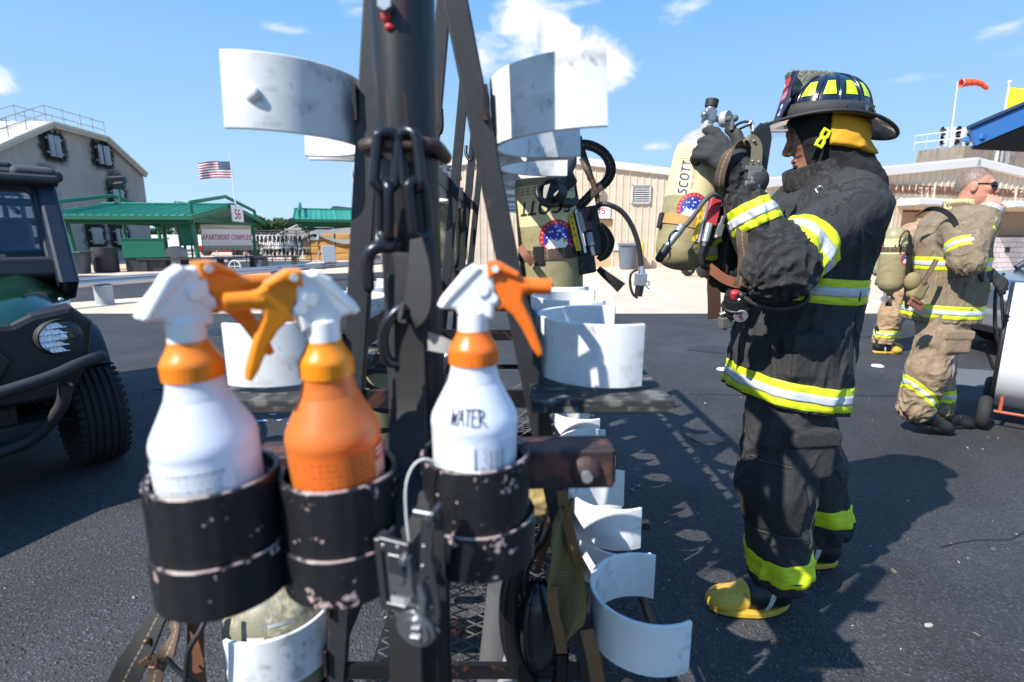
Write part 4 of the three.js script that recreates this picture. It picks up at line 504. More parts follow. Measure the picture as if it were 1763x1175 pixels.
// wooden shelves painted black, worn along the edges
{
  const wt = tex(512, 512, (u, v, i, j) => { const g = fbm(u * 3, v * 40, 2, 4), w = fbm(u * 10, v * 10, 5, 4); const k = sstep(-.02, .35, w + g * .4); const b = 1 + g * .6; return S3(mix(.028 * b, .15 * b, k), mix(.029 * b, .145 * b, k), mix(.03 * b, .13 * b, k)); }); wt.repeat.set(3, 3); const wm = mat([1, 1, 1], .8, { map: wt, bumpMap: wt, bumpScale: .002 });
  rk('shelf_board', [bx(.215, .022, 2.62, .137, 1.103, -2.06, null, .003)], wm); rk('shelf_board', [bx(.215, .022, 2.62, -.395, 1.103, -2.06, null, .003)], wm);
  for (const x of [.17, .31, -.36, -.50]) rk('rest_rail', rod([x, .515, -.84], [x, .515, -3.32], .011, .011, 10), rackBlack);
  rk('shelf_bracket', [0, 1, 2, 3, 4].flatMap(j => [bx(.2, .02, .03, .137, 1.08, ZF[j]), bx(.2, .02, .03, -.395, 1.08, ZF[j]), bx(.25, .02, .03, .29, .50, ZF[j]), bx(.25, .02, .03, -.49, .50, ZF[j])]), rackBlack);
  // expanded metal floor between the legs
  const bars = []; for (let k = -6; k < 70; k++) for (const s of [-1, 1]) { const z0 = -.8 - k * .038; const a = V(-.34, .33, z0), b = V(.10, .33, z0 - s * .24); if (Math.min(a.z, b.z) > -3.3 && Math.max(a.z, b.z) < -.8) bars.push(beam(a, b, .003, .003, V(0, 1, 0))); } rk('expanded_metal_tray', bars, mat([.10, .10, .10], .6)).userData.kind = 'stuff';
  const vb = []; for (let k = 0; k < 30; k++) for (const s of [-1, 1]) { const y0 = .22 + k * .03; const a = V(-.30, y0, -1.38), b = V(.12, y0 + s * .30, -1.38); if (Math.min(a.y, b.y) > .2 && Math.max(a.y, b.y) < 1.05) vb.push(beam(a, b, .003, .003, V(0, 0, 1))); } rk('expanded_metal_panel', vb, mat([.14, .14, .14], .6)).userData.kind = 'stuff';
}
const HR = .11, arcR = pipeArc(HR, .0075, .10, Math.PI - 2.02, Math.PI + 2.02), arcLft = pipeArc(HR, .0075, .10, -2.02, 2.02), topR = pipeArc(.142, .0075, .10, Math.PI - 1.70, Math.PI + 1.70), topL = pipeArc(.130, .0075, .10, -1.70, 1.70), boltG = ball(.011, 0, 0, 0, 1, 1, .6, 12, 8);
const lowY = k => k ? .70 : .65;
{
  const r = rng(12);
  const put = (s, y, k, dy = 0) => { const tp = y > 1.5, q = tp ? (s > 0 ? .142 : .130) : HR, x = s > 0 ? xR(y) + .022 + q : xL(y) - .022 - q; const m = obj('pipe_holder', tp ? (s > 0 ? topR : topL) : s > 0 ? arcR : arcLft, pvcMats[Math.floor(r() * 3)], RK); m.position.set(x - RP.x, y, ZR[k] - RP.z); m.rotation.y = (r() - .5) * .12; m.rotation.x = (r() - .5) * .03; m.rotation.z = (r() - .5) * .03 + (y > 1.5 && !k ? s * .05 : 0); if (s > 0 || k || y < 1.5) return m; const b = obj('bolt', boltG, pvcMats[0], m); const a = s > 0 ? -2.0 + .25 : -1.85; b.position.set((s > 0 ? Math.cos(Math.PI + 1.75) : Math.cos(-1.38)) * (.130 + .001), -.005, (s > 0 ? -Math.sin(Math.PI + 1.75) : -Math.sin(-1.38)) * (.130 + .001)); if (s > 0) b.visible = true; return m; };
  for (let k = 0; k < 8; k++) for (const s of [-1, 1]) { put(s, 1.55, k); put(s, 1.174, k); put(s, s < 0 && !k ? .615 : lowY(k), k); if (k) put(s, lowY(k) - .115, k); }
}
// front post, chained U-bolt, rusty cross tube
rk('front_post', [rod([-.125, .06, -.66], [-.125, 2.05, -.66], .0365, .0365, 36), bx(.16, .012, .16, -.125, .06, -.66)], rackBlack);
rk('post_brace', [beam([-.125, 1.96, -.67], [APEX[0], 2.0, ZF[0]], .03, .03, V(1, 0, 0)), beam([-.125, .95, -.69], [-.125, .95, ZF[0]], .04, .04, V(1, 0, 0)), beam([-.125, .14, -.69], [-.125, .14, ZF[0]], .04, .04, V(1, 0, 0))], rackBlack);
rk('red_stud', [ball(.0055, -.137, 1.588, -.624, 1, 1.2, .6)], mat([.45, .03, .03], .5)); rk('red_stud', [ball(.005, -.133, 1.577, -.624, 1.2, .8, .6)], mat([.40, .02, .02], .5));
rk('stud_bolt', [rod([-.136, 1.597, -.63], [-.136, 1.597, -.612], .008, .008, 6)], galv);
{ const t = rk('cross_tube', [bx(.43, .05, .05, -.092, 1.078, -.602, [0, .05, 0], .004)], rustMat); const b = rk('bolt_head', [lathe([[0, .012], [.012, .0115], [.019, .003], [.0195, 0]], 20).rotateX(Math.PI / 2).translate(.088, 1.076, -.587)], rustMat, t); rk('bolt_end', [rod([.088, 1.076, -.58], [.088, 1.076, -.568], .0065, .0065, 12)], galv, b); rk('tube_end', [bx(.003, .04, .04, .1235, 1.078, -.613, [0, .05, 0])], rackBlack, t); }
for (const [x, y, z] of [[-.205, 1.64, -1.47], [-.17, 1.66, -2.07]]) rk('hook', [tube([[x, y + .03, z + .03], [x, y, z + .04], [x + .015, y - .025, z + .05], [x + .025, y - .01, z + .055], [x + .025, y + .035, z + .055]], .006, 20, 8)], rackBlack);
// cups for the spray bottles: two lengths of black pipe each
const CUPS = [[-.286, 1.098, -.468, .35], [-.176, 1.088, -.498, -.1], [-.0395, 1.094, -.527, .2]];
CUPS.forEach(([x, y, z, a], i) => {
  const c = rk('spray_cup', at(pipeArc(.0585, .006, .068, a, a + 6.2840, 56), x, y, z), chipMats[i]);
  rk('cup_sleeve', at(pipeArc(.0625, .0045, .05, a + 1, a + 7.2840, 56), x + .002, y - .058, z), chipMats[3 + i], c);
  rk('worn_rim', at(new THREE.TorusGeometry(.0562, .0016, 6, 60).rotateX(Math.PI / 2), x, y + .0335, z), chipEdge, c);
  rk('worn_rim', at(new THREE.TorusGeometry(.0608, .0014, 6, 60).rotateX(Math.PI / 2), x + .002, y - .0335, z), chipEdge, c);
  rk('cup_floor', at(new THREE.CylinderGeometry(.054, .054, .005, 30), x, y - .07, z), rackBlack, c);
  rk('cup_arm', [beam([x, y - .04, z - .055], [x * .9 - .012, 1.075, -.585], .03, .012, V(0, 1, 0))], rackBlack, c);
});

// ---------------------------------------------------------------- spray bottles
const neck = mat([.80, .80, .78], .35), labelText = (n, seed) => canvasTex(512, 256, (x, w, h) => { x.fillStyle = '#e9ebf0'; x.fillRect(0, 0, w, h); const r = rng(seed); x.fillStyle = '#5a5f66'; for (let l = 0; l < n; l++) { let px = 26; const y = 24 + l * (h - 40) / n; while (px < w - 60) { const q = 8 + r() * 30; x.fillRect(px, y, Math.min(q, w - 40 - px), l % 4 ? 3.5 : 6); px += q + 6; } } });
function wrap(R, a0, a1, y0, y1, n = 24) { const g = new THREE.CylinderGeometry(R, R, y1 - y0, n, 1, true, a0, a1 - a0); g.translate(0, (y0 + y1) / 2, 0); return g; }
const ribbed = (r, h, n) => { const g = new THREE.CylinderGeometry(r, r, h, n * 2), p = g.attributes.position; for (let i = 0; i < p.count; i++) { const x = p.getX(i), z = p.getZ(i), d = Math.hypot(x, z); if (d > r * .9) { const a = Math.round(Math.atan2(x, z) / (Math.PI / n)); const q = a & 1 ? 1 : .965; p.setX(i, x * q); p.setZ(i, z * q); } } g.computeVertexNormals(); return g; };
function sprayBottle(label, pos, turn, tilt, shell, liquid, level, capMat, trigMat, extras) {
  const B = thing('spray_bottle', label, 'spray bottle', pos, turn, 'spray bottles in the black cups'); B.rotation.z = tilt[0]; B.rotation.x = tilt[1];
  const out = smoothProfile([[.0425, .004], [.0445, .012], [.0445, .05], [.0450, .102], [.0455, .109], [.0438, .117], [.036, .133], [.0275, .150], [.0268, .1515], [.0262, .154], [.0240, .163], [.0232, .176]], 4);
  const liq = out.map(([r, y]) => [Math.max(r - .0022, 0), y]).filter(([, y]) => y < level); const body = obj('bottle_body', lathe([[0, .003], ...out, [.014, .178]], 48), shell, B);
  obj('liquid', lathe([[0, .006], ...liq, [liq[liq.length - 1][0], level], [0, level]], 40), liquid, body);
  const cap = obj('collar', [ribbed(.0256, .014, 40).translate(0, .177, 0), lathe(smoothProfile([[.0250, .184], [.0242, .187], [.0195, .195], [.0168, .201], [.0164, .204]], 4), 36)], capMat, B);
  const H = obj('sprayer_body', [lathe([[.0155, .200], [.0155, .222], [.014, .224], [0, .224]], 28), poly([[-.012, .216], [.020, .216], [.0225, .236], [.021, .262], [.014, .2685], [-.002, .267], [-.012, .260], [-.031, .238], [-.035, .230], [-.028, .227], [-.017, .226]], .021, .0035), poly([[-.033, .229], [-.0285, .2265], [.010, .2665], [.002, .2705], [-.010, .263]], .026, .003), rod([.0, .232, 0], [.026, .234, 0], .0075), rod([-.004, .224, 0], [.022, .222, 0], .005), rod([.010, .246, -.0135], [.010, .246, .0135], .0065)], neck, B);
  const T = obj('trigger', [poly([[.017, .271], [.027, .2715], [.044, .262], [.0545, .2535], [.056, .244], [.050, .239], [.0505, .232], [.060, .212], [.0695, .186], [.071, .178], [.066, .176], [.060, .184], [.049, .206], [.040, .219], [.031, .226], [.024, .224], [.027, .236], [.0215, .246], [.0165, .249]], .017, .003), poly([[.015, .2725], [.027, .2725], [.046, .262], [.046, .256], [.030, .262], [.015, .256]], .026, .003)], trigMat, B);
  const nz = ribbed(.0082, .024, 16); nz.rotateZ(Math.PI / 2); nz.translate(.0665, .2475, 0); obj('nozzle', [nz, rod([.048, .2475, 0], [.056, .2475, 0], .0095, .0088), rod([.0785, .2475, 0], [.0795, .2475, 0], .005, .005)], trigMat, B);
  obj('pivot_pin', [rod([.0225, .266, -.0145], [.0225, .266, .0145], .0035), rod([.019, .2375, -.0115], [.019, .2375, .0115], .0055)], neck, B);
  extras?.(B); return B;
}
{
  const hd = (c, t) => mat(c, .38, { phys: true, transmission: t, thickness: 0 });
  const org = mat([.80, .22, .012], .32), org3 = mat([.83, .17, .015], .32), org2 = mat([.84, .255, .006], .32);
  sprayBottle('white spray bottle with small print in the leftmost black cup', [-.284, 1.058, -.468], .8, [.04, .02], hd([.80, .83, .90], .25), mat([.74, .80, .90], .4), .088, org, org, B => { const l = obj('label', wrap(.0462, .4, 2.2, .035, .100), mat([1, 1, 1], .5, { map: labelText(15, 5) }), B); l.rotation.y = -2.05; });
  sprayBottle('orange tinted spray bottle in the middle cup with its trigger turned left', [-.176, 1.052, -.498], Math.PI + .55, [-.02, .03], hd([.86, .24, .035], .40), mat([.72, .14, .01], .35), .098, org2, org2, B => { const l = obj('label', wrap(.0463, -.35, .28, .035, .100), mat([1, 1, 1], .5, { map: canvasTex(128, 256, (x, w, h) => { x.fillStyle = '#e9a58c'; x.fillRect(0, 0, w, h); x.fillStyle = '#c9472a'; x.fillRect(0, 0, w, 60); x.fillStyle = '#f3e2da'; for (let k = 0; k < 8; k++) x.fillRect(18 + (k % 3) * 26, 12 + (k % 2) * 22, 20, 9); x.fillStyle = '#3a2020'; x.font = 'bold 46px sans-serif'; x.fillText('Spr', 22, 150); x.fillText('Ru', 22, 205); }) }), B); l.rotation.y = -2.12; const l2 = obj('label', wrap(.0462, -1.0, .62, .035, .100), mat([1, 1, 1], .5, { map: canvasTex(256, 128, (x, w, h) => { x.fillStyle = '#e06a22'; x.fillRect(0, 0, w, h); const r = rng(8); x.fillStyle = '#a8501e'; for (let k = 0; k < 90; k++) x.fillRect(20 + (k % 9) * 26 + r() * 6, 8 + Math.floor(k / 9) * 12, 3 + r() * 14, 3); }) }), B); l2.rotation.y = -3.0; });
  sprayBottle('white spray bottle with the word water scrawled on its shoulder', [-.0395, 1.056, -.527], .06, [0, .02], hd([.80, .85, .94], .28), mat([.72, .80, .92], .4), .092, org3, org3, B => {
    // marker writing on the sloped shoulder, drawn as thin ink strokes that lie on the plastic
    const ink = [], prof = y => mix(.0452, .0290, clamp((y - .1125) / .036)), pt = (u, v) => { const a = -.46 + u * .86, y = .1165 + v * .015, r = prof(y) + .0012; return [Math.sin(a) * r, y, Math.cos(a) * r]; };
    const strokes = [[[0, 1], [.04, 0], [.09, .7], [.14, 0], [.19, 1]], [[.22, 0], [.30, 1], [.38, 0]], [[.25, .4], [.36, .45]], [[.40, 1], [.56, 1]], [[.48, 1], [.48, 0]], [[.74, 1], [.60, 1], [.60, 0], [.75, 0]], [[.60, .5], [.72, .55]], [[.80, 0], [.80, 1], [.93, .85], [.92, .55], [.81, .5], [.97, -.05]]];
    for (const s of strokes) for (let k = 0; k + 1 < s.length; k++) { const a = s[k], b = s[k + 1], ps = [0, .33, .66, 1].map(t => pt(mix(a[0], b[0], t), mix(a[1], b[1], t))); for (let q = 0; q < 3; q++) ink.push(rod(ps[q], ps[q + 1], .0008, .0008, 6), ball(.0008, ...ps[q], 1, 1, 1, 6, 5)); } const m = obj('writing', ink, mat([.02, .02, .05], .6), B); m.rotation.y = -.1;
    const l = obj('label', wrap(.0462, -.95, .0, .035, .096), mat([.80, .83, .88], .5), B); l.rotation.y = 0; const l2 = obj('label', wrap(.0462, .1, .9, .035, .098), mat([1, 1, 1], .5, { map: canvasTex(256, 160, (x, w, h) => { x.fillStyle = '#d3dae4'; x.fillRect(0, 0, w, h); x.fillStyle = '#6d747c'; for (let k = 0; k < 6; k++) x.fillRect(80 + k * 22, 20, k % 2 ? 4 : 9, 120); const r = rng(2); for (let k = 0; k < 30; k++) x.fillRect(10 + r() * 50, 10 + k * 4.6, 10 + r() * 20, 2); }) }), B);
  });
  const cord = obj('white_string', [tube([[-.068, 1.134, -.476], [-.083, 1.143, -.470], [-.094, 1.138, -.466], [-.101, 1.12, -.463], [-.102, 1.09, -.462], [-.100, 1.06, -.461]], .0011, 40, 8), tube([[-.068, 1.134, -.476], [-.05, 1.130, -.471], [-.030, 1.1285, -.4695]], .0011, 20, 8)], mat([.7, .69, .66], .8)); tag(cord, 'thin white string looped over the rim of the cup with the water bottle', 'string');
}
// ---------------------------------------------------------------- chain, hooks, ratchet strap on the front post
{
  const iron = mat([.035, .038, .045], .28, { metalness: .7 });
  const U = rk('u_bolt', [tube([[-.165, 1.452, -.70], [-.165, 1.452, -.625], [-.16, 1.452, -.612], [-.148, 1.452, -.606], [-.10, 1.452, -.606], [-.089, 1.452, -.612], [-.085, 1.452, -.625], [-.085, 1.452, -.70]], .0085, 60, 12)], rustMat);
  const link = () => { const p = []; for (let k = 0; k < 24; k++) { const a = k / 24 * 6.2832; p.push([Math.cos(a) * .0115, Math.sin(a) * .0115 + Math.sign(Math.sin(a)) * .019, 0]); } return tube(p, .0060, 60, 10, true); };
  const lg = link(); const mk = (lab) => thing('chain', lab, 'chain', [-.125, 1.45, -.6], 0, 'short chains on the rack post');
  const A = mk('short black steel chain on the post ending in an open hook turned left'), B = mk('short black steel chain beside the open-hook chain, holding the strap');
  [[-.012, -.017, .004, .35], [-.016, -.070, .003, -.95], [-.012, -.02, .004, .35]].slice(0, 2).forEach(([x, y, z, a]) => { const l = obj('link', lg, iron, A); l.position.set(x, y, z); l.rotation.y = a; l.rotation.z = -.12; });
  [[.014, -.016, .004, -.4], [.022, -.068, .006, .85]].forEach(([x, y, z, a]) => { const l = obj('link', lg, iron, B); l.position.set(x, y, z); l.rotation.y = a; l.rotation.z = .1; });
  obj('hook', [tube([[-.006, -.102, .0], [-.010, -.108, .006], [-.020, -.108, .012], [-.031, -.114, .014], [-.036, -.128, .014], [-.036, -.152, .014]], .0072, 50, 12), ball(.0072, -.036, -.152, .014)], iron, A);
  obj('hook', [tube([[.016, -.112, .012], [.016, -.150, .014], [.010, -.168, .020], [-.004, -.180, .026], [-.015, -.194, .028], [-.019, -.214, .028], [-.015, -.234, .026], [-.004, -.240, .018]], .0062, 60, 12)], iron, B);
  const wv = tex(64, 64, (u, v, i, j) => { const k = .5 + .5 * Math.sin(i * .785) * Math.sin(j * .785 + (i >> 3) * 1.57); return S3(.006 + .016 * k, .006 + .016 * k, .007 + .017 * k); }); wv.repeat.set(26, 26); const web = mat([1, 1, 1], .75, { map: wv, bumpMap: wv, bumpScale: .001 });
  globalThis.webbing = web;
  const S = thing('ratchet_strap', 'black webbing strap with steel ratchet hanging down the rack post', 'ratchet strap', [-.115, .6, -.58]);
  const loc = pts => pts.map(([x, y, z]) => [x + .115, y - .6, z + .58]);
  obj('webbing', [strap(loc([[-.112, 1.335, -.588], [-.114, 1.28, -.580], [-.116, 1.22, -.578], [-.114, 1.16, -.568], [-.108, 1.115, -.535], [-.102, 1.085, -.495], [-.098, 1.06, -.472], [-.098, 1.03, -.462]]), [1, 0, .1], .034, .004, 60), strap(loc([[-.130, 1.31, -.600], [-.133, 1.24, -.598], [-.131, 1.15, -.585], [-.122, 1.11, -.548]]), [.8, 0, .6], .034, .004, 40)], web, S);
  obj('loop', [strap(loc([[-.104, 1.350, -.582], [-.100, 1.315, -.570], [-.102, 1.280, -.562], [-.111, 1.268, -.562], [-.116, 1.28, -.570]]), [1, 0, .3], t => .014 + .018 * Math.sin(t * 3.1), .005, 30)], web, S);
  obj('tail', [strap(loc([[-.106, .985, -.452], [-.108, .90, -.458], [-.112, .75, -.48], [-.118, .5, -.52], [-.12, .2, -.55]]), [1, 0, .2], .034, .004, 40)], web, S);
  obj('tag', [strap(loc([[-.094, 1.238, -.575], [-.076, 1.235, -.565], [-.062, 1.230, -.566], [-.052, 1.229, -.574]]), [0, 1, .1], t => .022 * (1 - t * .55), .0012, 16)], mat([.34, .34, .33], .7), S);
  const zn = mat([.30, .31, .33], .34, { metalness: .85 }), znd = mat([.13, .135, .145], .38, { metalness: .85 });
  const R = new THREE.Group(); R.name = 'ratchet'; R.position.set(-.100 + .115, 1.032 - .6, -.448 + .58); R.rotation.set(.10, -.30, .02); R.scale.setScalar(.74); S.add(R);
  const hole = (x, y, r) => { const p = []; for (let k = 0; k < 14; k++) { const a = k / 14 * 6.283; p.push([x + Math.cos(a) * r, y + Math.sin(a) * r]); } return p; };
  obj('frame', [poly([[-.031, .052], [.006, .052], [.006, -.020], [.002, -.045], [-.031, -.045]], .003, .0006, { holes: [hole(-.021, .042, .0028), hole(-.012, -.002, .0085), hole(-.021, -.030, .0028)] }).translate(0, 0, 0), poly([[-.010, 0], [.016, 0], [.016, .018], [-.010, .018]], .002).rotateY(Math.PI / 2).translate(-.031, .034, -.014), bx(.002, .095, .03, .006, .004, -.015), bx(.002, .04, .03, -.031, -.024, -.015), rod([-.012, -.002, .004], [-.012, -.002, -.03], .0085, .0085, 18)], zn, R);
  obj('handle', [poly([[.014, -.055], [.020, -.062], [.036, -.062], [.047, -.045], [.047, -.015], [.041, .045], [.047, .092], [.042, .102], [.034, .102], [.029, .092], [.024, .030], [.014, -.018]], .003, .0007, { holes: [hole(.038, .093, .003), hole(.033, .012, .003), hole(.034, -.004, .0025)] }).translate(0, 0, .007), poly([[.020, -.05], [.04, -.05], [.044, .09], [.032, .09]], .003, .0006).translate(0, 0, -.026), rod([.014, .095, -.008], [.040, .095, -.008], .0058, .0058, 16), rod([.038, .095, -.028], [.038, .095, .010], .0045, .0045, 14)], znd, R);
  obj('spool', [new THREE.CylinderGeometry(.027, .027, .004, 40).rotateX(Math.PI / 2).translate(.012, -.068, .012), new THREE.CylinderGeometry(.019, .019, .006, 32).rotateX(Math.PI / 2).translate(.014, -.068, .015), (() => { const p = []; for (let k = 0; k < 32; k++) { const a = k / 32 * 6.283, q = k % 2 ? .033 : .028; p.push([.010 + Math.cos(a) * q, -.066 + Math.sin(a) * q]); } return poly(p, .003, .0004); })().translate(0, 0, .004), rod([.012, -.068, -.03], [.012, -.068, .01], .012, .012, 20)], zn, R);
  obj('bracket', [bx(.043, .020, .008, -.011, .050, .006, [0, 0, -.06], .002), bx(.010, .11, .022, -.036, .0, -.004, null, .002), bx(.030, .012, .010, -.016, -.046, .004, null, .002), bx(.022, .03, .012, -.012, .022, .002, null, .003)], znd, R); obj('rivet', [[-.025, .050, .0105], [-.004, .052, .0105], [.032, .06, .009], [.028, .03, .009], [.036, -.03, .009]].map(p => ball(.0035, ...p, 1, 1, .6, 10, 8)), zn, R).userData.kind = 'stuff'; obj('pawl', [poly([[.022, -.036], [.030, -.036], [.034, -.012], [.028, .012], [.023, .004]], .012, .002).translate(0, 0, .012)], zn, R);
  each('hex_bolt', [new THREE.CylinderGeometry(.0085, .0085, .009, 6).rotateX(Math.PI / 2).rotateZ(.3).translate(.004, .036, .008), new THREE.CylinderGeometry(.004, .004, .006, 12).rotateX(Math.PI / 2).translate(.004, .036, .014), bx(.014, .008, .006, .017, -.061, .019, [0, 0, .2], .002), bx(.016, .008, .006, .015, -.076, .019, [0, 0, .15], .002)], zn, R);
}

// ================================================================ PEOPLE: smooth fields and their meshes
const smin = (a, b, k) => { const h = Math.max(k - Math.abs(a - b), 0) / k; return Math.min(a, b) - h * h * k * .25; };
const smax = (a, b, k) => -smin(-a, -b, k);
function cone(a, b, ra, rb, opt = {}) { // tapered limb; opt.fold = [amplitude, rings per metre, seed, where along it]
  const ax = a[0], ay = a[1], az = a[2], dx = b[0] - ax, dy = b[1] - ay, dz = b[2] - az, L2 = dx * dx + dy * dy + dz * dz, L = Math.sqrt(L2), F = opt.fold;
  const u = V(dx, dy, dz).normalize(), e1 = (Math.abs(u.y) < .9 ? V(0, 1, 0) : V(1, 0, 0)).cross(u).normalize(), e2 = u.clone().cross(e1);
  return (x, y, z) => { const px = x - ax, py = y - ay, pz = z - az; const t0 = (px * dx + py * dy + pz * dz) / L2, t = clamp(t0), qx = px - dx * t, qy = py - dy * t, qz = pz - dz * t; let d = Math.sqrt(qx * qx + qy * qy + qz * qz) - (ra + (rb - ra) * t);
    if (F && d < .06) { const c1 = qx * e1.x + qy * e1.y + qz * e1.z, c2 = qx * e2.x + qy * e2.y + qz * e2.z, an = Math.atan2(c1, c2), s = t0 * L; const w = F[3] ? F[3](t) : 1; const ca = Math.cos(an), sa = Math.sin(an); const n = noise(s * F[1] + 1.3 * noise(ca * 1.3 + F[2], sa * 1.3, s * 6), ca * 1.1 + F[2], sa * 1.1 + F[2] * 2); const n2 = noise(s * F[1] * 2.3 + ca * 1.5, ca * 2.1 + F[2] * 3, sa * 2.1 + s * 9); d += F[0] * w * (Math.abs(n) * 2.2 - .55 + (Math.abs(n2) - .22) * .45); }
    return d; };
}
function ell(c, r, tilt = 0) { const ct = Math.cos(tilt), st = Math.sin(tilt), m = Math.min(...r); return (x, y, z) => { const X = x - c[0], Y = y - c[1], Z = z - c[2], a = (X * ct + Y * st) / r[0], b = (-X * st + Y * ct) / r[1], q = Z / r[2], k0 = Math.sqrt(a * a + b * b + q * q); if (k0 < 1e-6) return -m; const a2 = a / r[0], b2 = b / r[1], q2 = q / r[2]; return k0 * (k0 - 1) / Math.sqrt(a2 * a2 + b2 * b2 + q2 * q2); }; }
function rbox(c, h, r, ry = 0) { const cr = Math.cos(ry), sr = Math.sin(ry); return (x, y, z) => { const X = x - c[0], Z = z - c[2], a = Math.abs(X * cr - Z * sr) - h[0] + r, b = Math.abs(y - c[1]) - h[1] + r, q = Math.abs(X * sr + Z * cr) - h[2] + r; return Math.hypot(Math.max(a, 0), Math.max(b, 0), Math.max(q, 0)) + Math.min(Math.max(a, b, q), 0) - r; }; }
const blend = (k, ...f) => (x, y, z) => { let d = f[0](x, y, z); for (let i = 1; i < f.length; i++) d = smin(d, f[i](x, y, z), k); return d; };
const cut = (f, g, k = .01) => (x, y, z) => smax(f(x, y, z), -g(x, y, z), k);
// torso of stacked ellipses [y, xc, rx, zc, rz]
function stack(rows, opt = {}) { const n = rows.length; return (x, y, z) => { let i = 0; while (i < n - 2 && y > rows[i + 1][0]) i++; const A = rows[i], B = rows[i + 1], t = clamp((y - A[0]) / (B[0] - A[0])), s = t * t * (3 - 2 * t), xc = mix(A[1], B[1], s), rx = mix(A[2], B[2], s), zc = mix(A[3], B[3], s), rz = mix(A[4], B[4], s); const a = (x - xc) / rx, b = (z - zc) / rz, k = Math.sqrt(a * a + b * b); let d = (k - 1) * Math.min(rx, rz); const lo = rows[0][0] - y, hi = y - rows[n - 1][0]; if (opt.fold && d < .06 && d > -.06) { const [A2, fr, sd] = opt.fold; const an = Math.atan2(b, a), ca = Math.cos(an), sa = Math.sin(an); const w = noise(ca * 1.5 + sd, y * 3, sa * 1.5); const q = noise((y + .35 * w) * fr + ca * 1.2, ca * 2.2 + sd, sa * 2.2), q2 = noise(ca * 4.2 + sd * 2, y * 3.2, sa * 4.2); const q3 = noise(ca * 5.5 + y * 9 + sd, y * 6 - sa * 3, sa * 5.5); d += A2 * (Math.abs(q) * 1.6 - .4) + A2 * .8 * (Math.abs(q2) * 1.8 - .45) + A2 * .35 * (Math.abs(q3) - .22); } return smax(d, Math.max(lo, hi), .02); }; }
